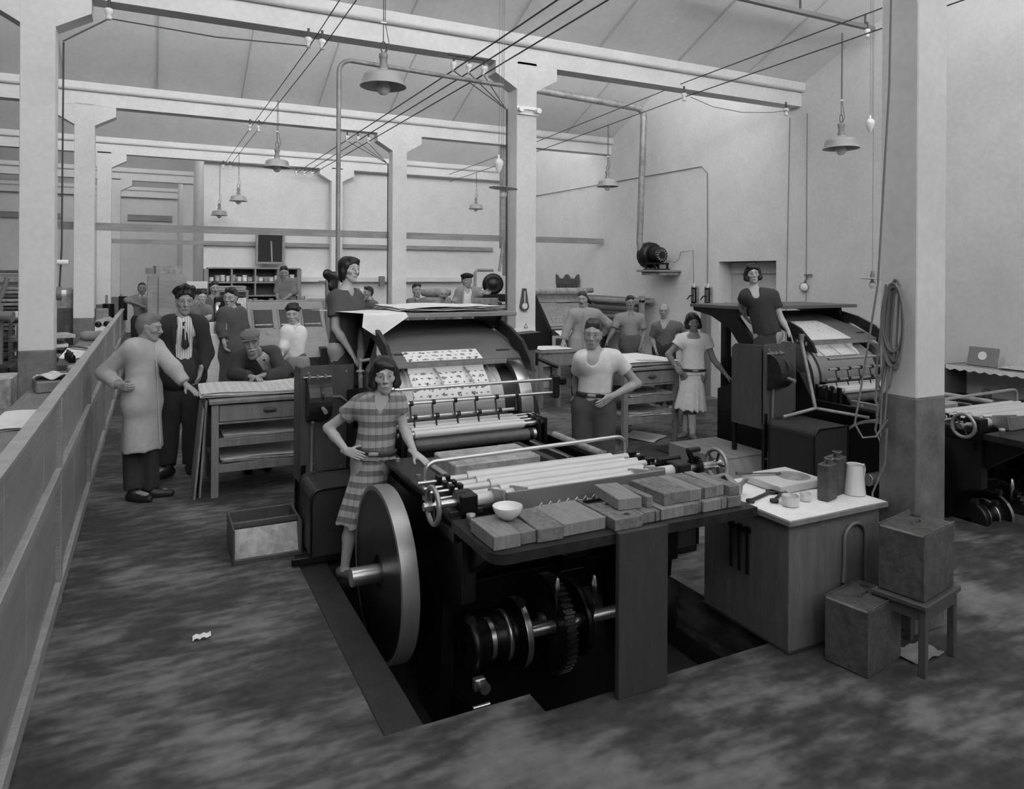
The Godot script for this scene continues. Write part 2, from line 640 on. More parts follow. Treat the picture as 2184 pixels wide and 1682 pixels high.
func pendant(at: Vector3, top: float, label: String) -> void:
	var o := thing("pendant_lamp", label, "lamp", at, 0.0, "enamel pendant lamps")
	var sh := [[0.166, 0.0], [0.162, 0.008], [0.150, 0.022], [0.143, 0.06], [0.136, 0.082], [0.115, 0.095], [0.05, 0.108], [0.034, 0.125]]
	part(o, "shade", G.new().lathe(sh, Vector3.ZERO, Vector3.UP, 32), M.enamel_grey)
	var inner := []
	for p in sh:
		inner.append([maxf(p[0] - 0.004, 0.01), p[1] + 0.001])
	inner.reverse()
	part(o, "shade_lining", G.new().lathe(inner, Vector3.ZERO, Vector3.UP, 32), M.enamel_inner)
	part(o, "bulb", G.new().lathe([[0.0, -0.062], [0.025, -0.056], [0.043, -0.036], [0.05, -0.012], [0.043, 0.015], [0.025, 0.04], [0.015, 0.06], [0.015, 0.1]], Vector3.ZERO, Vector3.UP, 18), M.bulb)
	part(o, "socket", G.new().lathe([[0.034, 0.12], [0.034, 0.15], [0.027, 0.155], [0.027, 0.2], [0.032, 0.205], [0.032, 0.235], [0.012, 0.245], [0.0, 0.25]], Vector3.ZERO, Vector3.UP, 14), M.pipe_dark)
	var loop := []
	for k in 13:
		var a := TAU * k / 12
		loop.append(Vector3(sin(a) * 0.02, 0.285 + cos(a) * 0.04, 0))
	part(o, "hanger_loop", G.new().tube(loop, 0.004, 6), M.wire)
	part(o, "porcelain_stop", G.new().cyl(Vector3(-0.02, 0.46, 0), Vector3(0.02, 0.46, 0), 0.008, -1, 8), M.porcelain)
	var c := G.new()
	line(c, Vector3(0, 0.32, 0), Vector3(0, top, 0), 0.0035)
	c.tube([Vector3(0.015, 0.24, 0), Vector3(0.045, 0.3, 0), Vector3(0.025, 0.4, 0), Vector3(0.012, 0.46, 0), Vector3(0.014, top, 0)], 0.003, 6)
	part(o, "cord", c, M.wire)


func disc_lamp(at: Vector3, r: float, weight_up: float, top: float, label: String) -> void:
	var o := thing("rise_and_fall_lamp", label, "lamp", at)
	part(o, "shade", G.new().lathe([[0.02, 0.012], [r, 0.0], [r, -0.004], [0.02, 0.004]], Vector3.ZERO, Vector3(0.06, 1, 0.02).normalized(), 32), M.enamel_inner)
	part(o, "bulb", G.new().lathe([[0.0, -0.1], [0.025, -0.093], [0.037, -0.065], [0.034, -0.042], [0.016, -0.02], [0.015, 0.0]], Vector3.ZERO, Vector3.UP, 16), M.bulb)
	part(o, "socket", G.new().lathe([[0.02, 0.0], [0.022, 0.05], [0.015, 0.055], [0.018, 0.08], [0.0, 0.09]], Vector3.ZERO, Vector3.UP, 12), M.pipe_dark)
	part(o, "counterweight", G.new().lathe([[0.0, -0.075], [0.012, -0.07], [0.03, -0.035], [0.044, 0.01], [0.044, 0.035], [0.03, 0.06], [0.01, 0.068], [0.01, 0.1], [0.0, 0.105]], Vector3(-0.05, weight_up, 0), Vector3.UP, 16), M.porcelain)
	var c := G.new()
	line(c, Vector3(0, 0.09, 0), Vector3(0, top, 0), 0.0025)
	line(c, Vector3(-0.05, weight_up + 0.1, 0), Vector3(-0.05, top, 0), 0.0025)
	line(c, Vector3(-0.02, weight_up, 0), Vector3(-0.02, top, 0), 0.0025)
	part(o, "cord", c, M.cord)


func cable(called: String, label: String, pts: Array, r: float, m: Material, group := "") -> void:
	solo(called, label, "cable", G.new().tube(pts, r, 6), m, group)


func electric() -> void:
	pendant(V(1.48, 3.285, 5.05), 0.83, "large grey enamel lamp with its bulb, hanging over the flower-printed sheet")
	pendant(V(1.42, 3.28, 9.58), 0.86, "grey enamel pendant lamp hanging between the two printing-hall columns over cap man")
	pendant(V(1.44, 3.27, 14.4), 0.90, "small distant enamel lamp hanging above the pigeon-hole shelves")
	pendant(V(1.24, 3.11, 16.1), 1.05, "smallest enamel lamp, hung by the corner of the far room")
	pendant(V(5.85, 3.15, 4.72), 1.10, "grey enamel lamp hung from two wires beside the two-tone pillar")
	pendant(V(6.22, 3.28, 9.19), 0.95, "enamel lamp hanging in front of the elbow duct")
	pendant(V(6.40, 3.36, 14.6), 0.80, "small enamel lamp hanging below the flat disc lamp's globe")
	disc_lamp(V(3.07, 2.78, 6.34), 0.142, 0.22, 2.05, "flat disc lamp with white globe and porcelain counterweight beside the pillar clock")
	disc_lamp(V(6.72, 1.91, 5.03), 0.127, 1.60, 3.25, "flat white disc lamp hanging over the press beside the coiled cables")
	# three thick cables along the middle row, on racks below the beams
	var xs := [2.81, 2.985, 3.16]
	for x: float in xs:
		cable("power_cable", "thick dark power cable strung along the hall on porcelain insulators", [V(x + 0.02, 4.10, 2.6), V(x, 4.07, 7.0), V(x, 4.09, 11.6), V(x + 0.01, 4.12, 16.2)], 0.0075, M.wire, "thick overhead power cables")
	var rack_at := ["first", "second", "third"]
	for k in 3:
		var d: float = [7.03, 11.62, 16.22][k]
		var o := thing("insulator_rack", "iron rack of three white insulators under the %s beam beside a column capital" % rack_at[k], "insulator", V(2.98, 4.26, d), 0.0, "insulator racks")
		part(o, "bar", G.new().box(Vector3(0, -0.03, 0.02), Vector3(0.46, 0.025, 0.03), 0.004), M.wire)
		for x: float in xs:
			insulator(o, Vector3(x - 2.98, -0.15, 0.02))
		if k < 2:
			for i in 3:
				cable("drop_cable", "dark cable slanting from the %s insulator rack to its column" % rack_at[k], [V(xs[i], 4.07, d), V(3.56, 3.80, d + 0.27)], 0.005, M.wire, "cables dropping to columns %d" % k)
			cable("drop_cable", "bundled cable running down the shaded side of the column behind the %s rack" % rack_at[k], [V(3.575, 3.80, d + 0.27), V(3.575, 2.0, d + 0.26), V(3.575, 1.3, d + 0.26)], 0.011, M.wire, "column cables")
	for x: float in [3.88]:
		cable("drop_cable", "thin cable down the lit side of the clock column", [V(x, 3.80, 7.2), V(x, 1.6, 7.2)], 0.009, M.wire)
	solo("column_clamp", "iron cable clamp strapped round the clock column top", "clamp", G.new().span(3.59, 3.87, 3.77, 3.80, 7.08, 7.10).span(3.59, 3.87, 3.71, 3.73, 7.08, 7.10).cyl(V(3.62, 3.755, 7.08), V(3.62, 3.755, 7.02), 0.03).cyl(V(3.84, 3.755, 7.08), V(3.84, 3.755, 7.02), 0.03), M.porcelain)
	# lamp wires of the left aisle and of the right aisle
	for x: float in [1.33, 1.45]:
		cable("lamp_wire", "thin bare lamp wire strung over the aisle of hanging lamps", [V(x - 0.02, 4.16, 2.6), V(x, 4.10, 7.0), V(x + 0.01, 4.16, 11.6), V(x, 4.18, 16.2)], 0.005, M.wire, "lamp wires of the first aisle")
	for k in 3:
		var d: float = [7.03, 11.62, 16.22][k]
		var o := thing("insulator_pair", "pair of white insulators holding lamp wires under the %s beam" % rack_at[k], "insulator", V(1.39, 4.27, d), 0.0, "insulator pairs")
		for x: float in [-0.07, 0.06]:
			insulator(o, Vector3(x, -0.13, 0.02))
	for i in 2:
		var y: float = [4.32, 4.14][i]
		cable("lamp_wire", "thin lamp wire strung along the wall-side aisle past the elbow duct", [V(5.72, y, 2.6), V(5.88, y, 7.0), V(6.2, y, 11.6), V(6.4, y, 16.2)], 0.006, M.wire, "lamp wires of the wall-side aisle")
	var o2 := thing("insulator_pair", "white insulator pair on the first beam, wall-side aisle", "insulator", V(5.89, 4.27, 7.03), 0.0, "insulator pairs")
	insulator(o2, Vector3(-0.02, -0.13, 0.02))
	insulator(o2, Vector3(1.72, -0.13, 0.02))
	cable("slack_wire", "slack thin wire looped between two wall-side insulators", [V(5.95, 4.14, 6.98), V(6.3, 4.06, 6.98), V(6.8, 4.04, 6.98), V(7.3, 4.09, 6.98), V(7.6, 4.15, 6.98)], 0.004, M.wire)
	var o3 := thing("wall_insulator", "single white insulator on the first beam by the dark corner column", "insulator", V(-0.34, 4.27, 7.02))
	insulator(o3, Vector3(0, -0.14, 0.02))
	cable("beam_wire", "wire running under the first beam between insulators", [V(-0.34, 4.09, 7.0), V(0.5, 4.06, 7.0), V(1.33, 4.10, 7.0)], 0.006, M.wire)
	cable("beam_wire", "wire slanting from the lone insulator to the thick corner column", [V(-0.34, 4.09, 7.0), V(-0.70, 3.93, 7.3)], 0.007, M.cord)
	cable("column_wire", "wire dropping beside the thick corner column to a wall switch", [V(-0.70, 3.93, 7.34), V(-0.705, 2.15, 7.34), V(-0.72, 1.78, 7.34)], 0.008, M.wire)
	var sw := thing("column_switch", "porcelain switch and bracket on the side of the thick corner column", "switch", V(-0.73, 1.75, 7.30))
	part(sw, "rosette", G.new().cyl(Vector3(-0.01, 0.0, 0), Vector3(0.03, 0.0, 0), 0.06), M.pipe_dark)
	part(sw, "knob", G.new().cyl(Vector3(0.03, 0.0, 0), Vector3(0.065, 0.0, 0), 0.03), M.porcelain)
	part(sw, "bracket", G.new().cyl(Vector3(-0.01, 0.27, 0), Vector3(0.08, 0.27, 0), 0.022), M.porcelain)
	# dark roof rod by the two-tone pillar
	var ro := thing("roof_bar", "dark iron bar fixed across the ceiling over the wall-side aisle", "bar", V(6.6, 4.95, 5.88))
	part(ro, "rod", G.new().box(Vector3(-0.2, 0, 0), Vector3(2.9, 0.05, 0.06), 0.005), M.pipe_dark)
	insulator(ro, Vector3(1.1, -0.08, 0.03))
	for x: float in [-1.2, 0.0, 1.1]:
		part(ro, "hanger", G.new().cyl(Vector3(x, 0, 0), Vector3(x, 0.15, 0), 0.012), M.wire)
	# stove-pipe like conduits
	var pts := [V(1.575, 0.0, 6.85), V(1.575, 2.0, 6.85), V(1.575, 3.80, 6.85)]
	for k in 7:
		var a := PI / 2 * k / 6
		pts.append(V(1.575 + 0.12 * (1 - cos(a)), 3.85 + 0.12 * sin(a), 6.85))
	pts.append(V(3.3, 3.93, 6.85))
	solo("gas_pipe", "tall pale pipe rising behind the dark-dressed woman and bending along the beam", "pipe", G.new().tube(pts, 0.022, 12), M.pipe)
	duct_and_blower()
	wall_switches()


func duct_and_blower() -> void:
	var o := thing("blower", "black blower and motor on a wall shelf with tall elbow duct", "blower", V(7.72, 2.0, 9.93))
	# the duct
	var pts := []
	pts.append(V(7.55, 2.25, 10.12))
	pts.append(V(7.52, 2.5, 10.12))
	pts.append(V(7.50, 4.55, 10.0))
	for k in 7:
		var a := PI / 2 * k / 6
		pts.append(V(7.50 - 0.15 * (1 - cos(a)), 4.62 + 0.15 * sin(a), 10.0))
	pts.append(V(5.2, 4.85, 10.0))
	part(o, "duct", G.new().tube(pts, 0.056, 16), M.pipe, true)
	# snail housing, its axis along the wall, wider at the duct
	var h := G.new()
	h.lathe([[0.0, -0.11], [0.16, -0.11], [0.215, -0.09], [0.225, 0.0], [0.215, 0.09], [0.16, 0.11], [0.0, 0.11]], Vector3(-0.02, 0.27, -0.14), Vector3(0, 0, 1), 32)
	part(o, "housing", h, M.black_iron)
	part(o, "housing_band", G.new().lathe([[0.228, -0.06], [0.232, -0.06], [0.232, -0.03], [0.228, -0.03]], Vector3(-0.02, 0.27, -0.14), Vector3(0, 0, 1), 32), M.dark_iron)
	var m := G.new().lathe([[0.0, 0.0], [0.13, 0.0], [0.135, 0.02], [0.135, 0.16], [0.12, 0.19], [0.03, 0.2], [0.0, 0.2]], Vector3(-0.02, 0.27, 0.0), Vector3(0, 0, 1), 28)
	part(o, "motor", m, M.black_iron)
	for k in 14:
		var a := TAU * k / 14
		part(o, "motor_slot", G.new().box(Vector3(-0.02 + cos(a) * 0.085, 0.27 + sin(a) * 0.085, 0.193), Vector3(0.045, 0.014, 0.01), 0.003, Basis(Vector3(0, 0, 1), a)), M.dull_steel)
	part(o, "bearing_cap", G.new().cyl(Vector3(-0.02, 0.27, 0.19), Vector3(-0.02, 0.27, 0.23), 0.03), M.dark_iron)
	var st := G.new()
	st.box(Vector3(-0.02, 0.125, 0.05), Vector3(0.3, 0.03, 0.3), 0.004).box(Vector3(-0.02, 0.03, 0.05), Vector3(0.32, 0.02, 0.34), 0.004)
	for x: float in [-0.15, 0.11]:
		for z: float in [-0.07, 0.17]:
			st.box(Vector3(x, 0.075, z), Vector3(0.03, 0.1, 0.03))
	part(o, "stand", st, M.black_iron)
	part(o, "shelf", G.new().box(Vector3(0.04, 0.0, 0.03), Vector3(0.48, 0.035, 0.62), 0.004), M.wood_mid)
	part(o, "shelf_bearer", G.new().box(Vector3(0.06, -0.045, 0.05), Vector3(0.42, 0.055, 0.5), 0.004), M.card)
	cable("motor_lead", "thin lead from the blower motor to the wall conduit", [V(7.75, 2.18, 9.72), V(7.9, 2.14, 9.66), V(7.95, 2.2, 9.6), V(7.97, 2.32, 9.58), V(7.97, 2.34, 9.27), V(7.97, 1.74, 9.25)], 0.006, M.cord)


func wall_switches() -> void:
	cable("wall_wire", "thin wire pinned along the bright side wall behind the elbow duct", [V(7.98, 3.75, 14.8), V(7.98, 3.70, 9.09), V(7.98, 3.57, 8.95), V(7.98, 1.74, 8.93)], 0.008, M.cord)
	cable("wall_wire", "pair of thin wires dropping down the wall beside the door", [V(7.98, 4.15, 6.98), V(7.98, 1.2, 6.98)], 0.006, M.cord, "wires beside the door")
	cable("wall_wire", "pair of thin wires dropping down the wall beside the door", [V(7.98, 4.15, 7.28), V(7.98, 1.0, 7.33)], 0.006, M.cord, "wires beside the door")
	for i in 2:
		var d: float = [9.22, 8.90][i]
		var o := thing("knife_switch", ["slate knife switch fixed to the wall under the blower", "slate knife switch beside the wall post near the door"][i], "switch", V(7.98, 1.60, d), 0.0, "knife switches")
		part(o, "backing_board", G.new().box(Vector3(-0.01, 0, 0), Vector3(0.03, 0.3, 0.15), 0.004), M.card)
		part(o, "slate", G.new().box(Vector3(-0.03, 0.0, 0), Vector3(0.02, 0.26, 0.11), 0.003), M.black_iron)
		for k in 3:
			part(o, "blade", G.new().box(Vector3(-0.05, 0.0, -0.035 + 0.035 * k), Vector3(0.02, 0.2, 0.008), 0.002), M.dull_steel)
		part(o, "lever", G.new().tube([Vector3(-0.05, 0.0, 0), Vector3(-0.12, -0.005, 0), Vector3(-0.17, -0.06, 0)], 0.011, 8), M.dark_iron)
		part(o, "porcelain_lead", G.new().cyl(Vector3(-0.02, 0.13, 0), Vector3(-0.02, 0.2, 0), 0.018), M.porcelain)
	var b := thing("wall_bell", "round bell push hanging on a short lever from the wall", "bell", V(7.97, 1.78, 7.0))
	part(b, "gong", G.new().lathe([[0.0, 0.03], [0.03, 0.028], [0.055, 0.012], [0.06, 0.0], [0.0, 0.0]], Vector3(-0.01, 0, 0), Vector3(-1, 0, 0.3), 20), M.porcelain)
	part(b, "rim", G.new().lathe([[0.062, -0.012], [0.066, 0.0], [0.062, 0.012], [0.056, 0.0]], Vector3(-0.01, 0, 0), Vector3(-1, 0, 0.3), 20), M.pipe_dark)
	part(b, "stem", G.new().tube([Vector3(-0.01, 0.05, 0), Vector3(-0.02, 0.12, 0.06), Vector3(-0.01, 0.17, 0.09)], 0.01, 8), M.pipe_dark)
	part(b, "wall_hook", G.new().box(Vector3(0, 0.17, 0.06), Vector3(0.03, 0.02, 0.12), 0.003), M.pipe_dark)
	solo("wall_post", "flat dark post standing against the wall below the knife switch", "post", G.new().span(7.90, 7.99, 0.0, 1.48, 8.86, 9.0, 0.005), M.pipe_dark)


func battens() -> void:
	struct("trim_batten", G.new().span(-1.3, 7.99, 2.53, 2.64, 11.93, 11.97), M.batten)
	struct("trim_batten", G.new().span(-0.85, 7.7, 2.50, 2.59, 16.48, 16.53), M.batten)
	struct("trim_batten", G.new().span(-0.7, 0.55, 3.54, 3.72, 25.62, 25.69), M.batten)
	struct("trim_batten", G.new().span(-4.6, -2.5, 3.50, 3.68, 25.62, 25.69), M.batten)
	struct("trim_post", G.new().span(5.70, 5.80, 2.4, 4.27, 11.85, 11.93), M.batten)


# ---------------------------------------------------------------- the lithographic presses
# written in the coordinates of the near press; the second one is the same machine set further along x
const PB := Vector3(2.1, 0.0, -4.3)


func pp(parent: Node3D, called: String, g: G, m: Material) -> MeshInstance3D:
	var o := part(parent, called, g, m)
	if parent.get_parent() == self:
		o.position = -PB
	return o


func bar(g: G, x0: float, x1: float, y: float, d: float, r: float, seg := 14) -> G:
	return g.cyl(V(x0, y, d), V(x1, y, d), r, -1, seg)


func side_prism(g: G, pts: Array, x: float, th: float) -> G:
	# an outline given as [d, y] pairs, standing in the plane x
	var p := PackedVector2Array()
	for q in pts:
		p.append(Vector2(q[0], q[1]))
	return g.prism(p, th, Transform3D(Basis(Vector3(0, 0, -1), Vector3(0, 1, 0), Vector3(1, 0, 0)), Vector3(x, 0, 0)))


func on_cylinder(x: float, phi: float, r: float) -> Vector3:
	# phi from the top of the impression cylinder, towards the near end
	return V(x, 0.88 + r * cos(phi), 5.35 - r * sin(phi))


func board_at(x: float, t: float, up := 0.0) -> Vector3:
	# along the curved feed board from the cylinder lip (t = 0) to its head (t = 1)
	var pr := [[5.15, 1.262], [5.30, 1.322], [5.50, 1.393], [5.75, 1.462], [6.05, 1.52]]
	var f := clampf(t, 0, 1) * 4.0
	var k := mini(int(f), 3)
	var s := f - k
	return V(x, lerpf(pr[k][1], pr[k + 1][1], s) + up, lerpf(pr[k][0], pr[k + 1][0], s))


func gear_outline(teeth: int, r0: float, r1: float) -> PackedVector2Array:
	var p := PackedVector2Array()
	for k in teeth:
		for q in [[0.0, r0], [0.28, r0], [0.38, r1], [0.72, r1], [0.82, r0]]:
			var a: float = TAU * (k + q[0]) / teeth
			p.append(Vector2(cos(a), sin(a)) * q[1])
	return p


func ring_tube(c: Vector3, axis: Vector3, r: float, th: float, seg := 28) -> Array:
	var f := G.frame_of(axis)
	var pts := []
	for k in seg + 1:
		var a := TAU * k / seg
		pts.append(c + (f.x * cos(a) + f.y * sin(a)) * r)
	return pts


func floral() -> ImageTexture:
	# a printed cotton pattern: clusters of leaves and little buds on white
	var im := Image.create(768, 512, false, Image.FORMAT_RGB8)
	im.fill(grey(0.93))
	var r := RandomNumberGenerator.new()
	r.seed = 77
	var cols := 9
	var rows := 8
	for j in rows:
		for i in cols:
			var cx := (i + 0.5 + (0.5 if j % 2 else 0.0)) * 768.0 / cols
			var cy := (j + 0.5) * 512.0 / rows
			var big := (i + j) % 2 == 0
			for q in (16 if big else 7):
				var a := r.randf() * TAU
				var rad := r.randf() * (26.0 if big else 11.0)
				var px := cx + cos(a) * rad * 1.25
				var py := cy + sin(a) * rad * 0.75
				var rr := r.randf_range(3.0, 7.5 if big else 5.5)
				var g := r.randf_range(0.34, 0.62)
				for yy in range(int(py - rr), int(py + rr) + 1):
					for xx in range(int(px - rr * 1.6), int(px + rr * 1.6) + 1):
						if pow((xx - px) / 1.6, 2) + pow(yy - py, 2) < rr * rr:
							im.set_pixel(posmod(xx, 768), posmod(yy, 512), grey(g))
	return ImageTexture.create_from_image(im)


func wavy() -> ImageTexture:
	var n := field(256, 31, 0.012, 2)
	return noise_img(256, func(x: int, y: int) -> float:
		return 0.93 - 0.16 * pow(maxf(0.0, sin(n.get_pixel(x, y).r * 60.0 + y * 0.05)), 3))


func handwheel(parent: Node3D, c: Vector3, out: float) -> void:
	var w := pp(parent, "handwheel", G.new().tube(ring_tube(c, Vector3.RIGHT, 0.088, 0.0), 0.013, 10), M.dull_steel)
	for k in 5:
		var a := TAU * k / 5 + 0.3
		part(w, "spoke", G.new().cyl(c, c + Vector3(0, cos(a), sin(a)) * 0.085, 0.008, 0.007, 8), M.dark_iron)
	part(w, "hub", G.new().cyl(c - Vector3(0.03, 0, 0), c + Vector3(0.03, 0, 0), 0.024), M.steel)


func rounded_cover(g: G, x0: float, x1: float, y0: float, y1: float, d: float, depth: float) -> G:
	# a sheet-iron cover bulging towards the near end
	var pr := []
	var n := 14
	for k in n + 1:
		var a := PI * k / n
		pr.append([d - sin(a) * depth, lerpf(y0, y1, 0.5 - 0.5 * cos(a))])
	var a2 := []
	for p in pr:
		a2.append(p)
	return side_prism(g, a2, (x0 + x1) / 2, x1 - x0)


func press(shift: Vector3, second: bool, label: String) -> Node3D:
	var o := thing("printing_press", label, "printing press", PB + shift, 0.0, "lithographic printing presses")
	var L := 1.42
	var R := 2.70
	# side frames: heavy castings with openings
	for x: float in [L, R]:
		var f := pp(o, "side_frame", side_prism(G.new(), [[3.30, 0.74], [3.30, 0.30], [3.55, 0.22], [3.62, -0.5], [3.92, -0.5], [4.0, 0.05], [4.35, 0.16], [4.75, 0.05], [4.85, -0.3], [5.9, -0.3 if not second else 0.0], [6.2, 0.0], [6.2, 0.66], [5.85, 0.80], [5.66, 1.02], [5.35, 1.08], [5.05, 0.98], [4.90, 0.74]], x, 0.075), M.black_iron)
		part(f, "frame_rib", side_prism(G.new(), [[3.34, 0.66], [3.34, 0.60], [4.9, 0.60], [4.9, 0.66]], x - (0.05 if x == L else -0.05), 0.03), M.black_iron)
		part(f, "top_plate", G.new().span(x - 0.10, x + 0.09, 0.735, 0.765, 3.32, 4.42, 0.006), M.dark_iron)
		part(f, "bearing", G.new().cyl(V(x - 0.09, 0.88, 5.35), V(x + 0.09, 0.88, 5.35), 0.10, -1, 20), M.black_iron)
		for d: float in [3.45, 3.95, 4.35]:
			part(f, "bolt", G.new().cyl(V(x - 0.04, 0.765, d), V(x - 0.04, 0.785, d), 0.016, -1, 6), M.dull_steel)
	for d: float in [3.75, 4.85, 6.1]:
		pp(o, "cross_stay", G.new().span(L, R, 0.02, 0.2, d, d + 0.08, 0.01), M.black_iron)
	pp(o, "bed_plate", G.new().span(L + 0.06, R - 0.06, 0.50, 0.66, 3.62, 4.6, 0.01), M.black_iron)
	# fly wheel with its shaft
	var wc := V(1.15, 0.24, 4.0)
	var fw := pp(o, "fly_wheel", G.new().lathe([[0.0, 0.03], [0.10, 0.03], [0.10, 0.01], [0.40, 0.012], [0.44, 0.0], [0.455, 0.0]], wc, Vector3.RIGHT, 56).lathe([[0.455, 0.095], [0.40, 0.08], [0.1, 0.08], [0.0, 0.08]], wc, Vector3.RIGHT, 56), M.black_iron)
	part(fw, "rim", G.new().lathe([[0.455, 0.0], [0.478, 0.0], [0.48, 0.003], [0.482, 0.048], [0.48, 0.092], [0.478, 0.095], [0.455, 0.095]], wc, Vector3.RIGHT, 72), M.dull_steel)
	part(fw, "shaft_end", G.new().lathe([[0.0, 0.0], [0.048, 0.0], [0.052, 0.006], [0.052, 0.2]], wc - Vector3(0.15, 0, 0), Vector3.RIGHT, 24), M.steel)
	pp(o, "main_shaft", bar(G.new(), 1.2, R + 0.25, 0.24, 4.0, 0.04), M.dark_iron)
	# lower gearing seen between the frames: cams, clutch, toothed wheel, levers
	var cx := 1.56
	pp(o, "cam_drum", G.new().lathe([[0.0, 0.0], [0.13, 0.0], [0.15, 0.01], [0.15, 0.04], [0.125, 0.05], [0.125, 0.10], [0.10, 0.11], [0.10, 0.2], [0.125, 0.205], [0.125, 0.235], [0.10, 0.24], [0.10, 0.28], [0.17, 0.285], [0.175, 0.29], [0.175, 0.32], [0.17, 0.325], [0.0, 0.325]], V(cx - 0.1, 0.02, 3.45), Vector3.RIGHT, 40), M.black_iron)
	pp(o, "cam_band", G.new().lathe([[0.102, 0.21], [0.128, 0.208], [0.128, 0.232], [0.102, 0.23]], V(cx - 0.1, 0.02, 3.45), Vector3.RIGHT, 40), M.steel)
	pp(o, "cam_band", G.new().lathe([[0.104, 0.12], [0.104, 0.145]], V(cx - 0.1, 0.02, 3.45), Vector3.RIGHT, 40), M.steel)
	pp(o, "cam_ring", G.new().lathe([[0.176, 0.287], [0.177, 0.29], [0.177, 0.318], [0.176, 0.32]], V(cx - 0.1, 0.02, 3.45), Vector3.RIGHT, 48), M.steel)
	pp(o, "oil_cup", G.new().box(V(1.47, -0.10, 3.28), Vector3(0.06, 0.06, 0.04), 0.006).cyl(V(1.48, -0.10, 3.26), V(1.48, -0.10, 3.22), 0.028, -1, 16), M.steel)
	for q in [[1.42, -0.19, 3.24, 0.09], [1.44, -0.30, 3.2, 0.16]]:
		pp(o, "toggle_rod", bar(G.new(), q[0], q[0] + q[3], q[1], q[2], 0.012, 8), M.bright_steel)
	for q in [[1.47, 0.17, 3.42], [1.75, 0.21, 3.40], [1.60, 0.16, 3.34]]:
		pp(o, "bolt", G.new().cyl(V(q[0], q[1], q[2]), V(q[0], q[1], q[2] - 0.04), 0.026, -1, 6), M.dark_iron)
	pp(o, "counter_shaft", bar(G.new(), cx - 0.1, 2.6, 0.0, 3.45, 0.035), M.steel)
	var gx := 2.03
	var gc := V(gx, -0.03, 3.55)
	pp(o, "toothed_wheel", G.new().prism(gear_outline(48, 0.245, 0.265), 0.06, Transform3D(Basis(Vector3(0, 0, -1), Vector3(0, 1, 0), Vector3(1, 0, 0)), gc)), M.dark_iron)
	pp(o, "wheel_hub", G.new().lathe([[0.0, -0.14], [0.03, -0.14], [0.035, -0.13], [0.035, -0.08], [0.06, -0.075], [0.06, -0.04], [0.15, -0.035], [0.15, 0.0]], gc, Vector3.RIGHT, 28), M.dark_iron)
	pp(o, "hub_band", G.new().lathe([[0.061, -0.07], [0.061, -0.045]], gc, Vector3.RIGHT, 28), M.steel)
	pp(o, "wheel_flange", G.new().lathe([[0.16, 0.13], [0.2, 0.13], [0.205, 0.14], [0.205, 0.16], [0.2, 0.17], [0.0, 0.17]], gc, Vector3.RIGHT, 32), M.black_iron)
	var grip := [[0.0, 0.0], [0.008, 0.002], [0.010, 0.03], [0.022, 0.085], [0.021, 0.115], [0.012, 0.155], [0.0, 0.165]]
	for q in [[2.0, 0.12, 3.42], [2.2, 0.12, 3.36]]:
		var lv := pp(o, "hand_lever", G.new().cyl(V(q[0], -0.10, q[2] + 0.05), V(q[0], q[1], q[2]), 0.010, -1, 8).cyl(V(q[0], q[1] - 0.01, q[2]), V(q[0], q[1] + 0.004, q[2]), 0.022, -1, 12), M.dark_iron)
		part(lv, "lever_grip", G.new().lathe(grip, V(q[0], q[1], q[2]), Vector3.UP, 16), M.bright_steel)
	pp(o, "belt_pulley", G.new().lathe([[0.0, 0.02], [0.06, 0.02], [0.2, 0.04], [0.235, 0.0], [0.245, 0.0], [0.245, 0.13], [0.235, 0.13], [0.0, 0.1]], V(2.50, 0.06, 3.42), Vector3.RIGHT, 40), M.black_iron)
	pp(o, "pinion", G.new().prism(gear_outline(22, 0.085, 0.105), 0.16, Transform3D(Basis(Vector3(0, 0, -1), Vector3(0, 1, 0), Vector3(1, 0, 0)), V(2.26, 0.26, 3.75))), M.black_iron)
	pp(o, "brake_rod", G.new().cyl(V(2.86, 0.62, 3.5), V(2.93, 0.05, 3.62), 0.016, -1, 8), M.black_iron)
	pp(o, "base_casting", G.new().span(L + 0.04, R + 0.12, -0.5, -0.28, 3.1, 4.9, 0.02), M.black_iron)
	# delivery shelf with the leg board below it
	var tray := G.new()
	var poly := PackedVector2Array()
	poly.append(Vector2(2.80, 3.24))
	poly.append(Vector2(1.30, 3.24))
	for k in 6:
		var a := PI / 2 * k / 5
		poly.append(Vector2(1.37 - 0.07 * cos(a), 2.82 - 0.07 * sin(a)))
	poly.append(Vector2(2.80, 2.75))
	tray.prism(poly, 0.045, Transform3D(Basis(Vector3(1, 0, 0), Vector3(0, 0, -1), Vector3(0, 1, 0)), Vector3(0, 0.7275, 0)))
	var tr := pp(o, "delivery_shelf", tray, M.dark_iron)
	part(tr, "shelf_bracket", side_prism(G.new(), [[3.3, 0.7], [2.95, 0.7], [3.3, 0.45]], 1.45, 0.05), M.black_iron)
	part(tr, "shelf_bracket", side_prism(G.new(), [[3.3, 0.7], [2.95, 0.7], [3.3, 0.45]], 2.68, 0.05), M.black_iron)
	if not second:
		part(tr, "leg_board", G.new().span(1.915, 2.195, 0.0, 0.762, 2.715, 2.747, 0.003), M.wood_black)
	pp(o, "set_screw", G.new().lathe([[0.0, 0.0], [0.014, 0.0], [0.014, 0.03], [0.022, 0.035], [0.022, 0.055], [0.0, 0.06]], V(1.36, 0.75, 3.14), Vector3.UP, 12), M.dull_steel)
	# ink fountain
	var ft := pp(o, "ink_fountain", side_prism(G.new(), [[3.20, 0.755], [3.30, 0.755], [3.36, 0.80], [3.24, 0.80], [3.215, 0.857], [3.20, 0.857]], 2.07, 0.98), M.dull_steel)
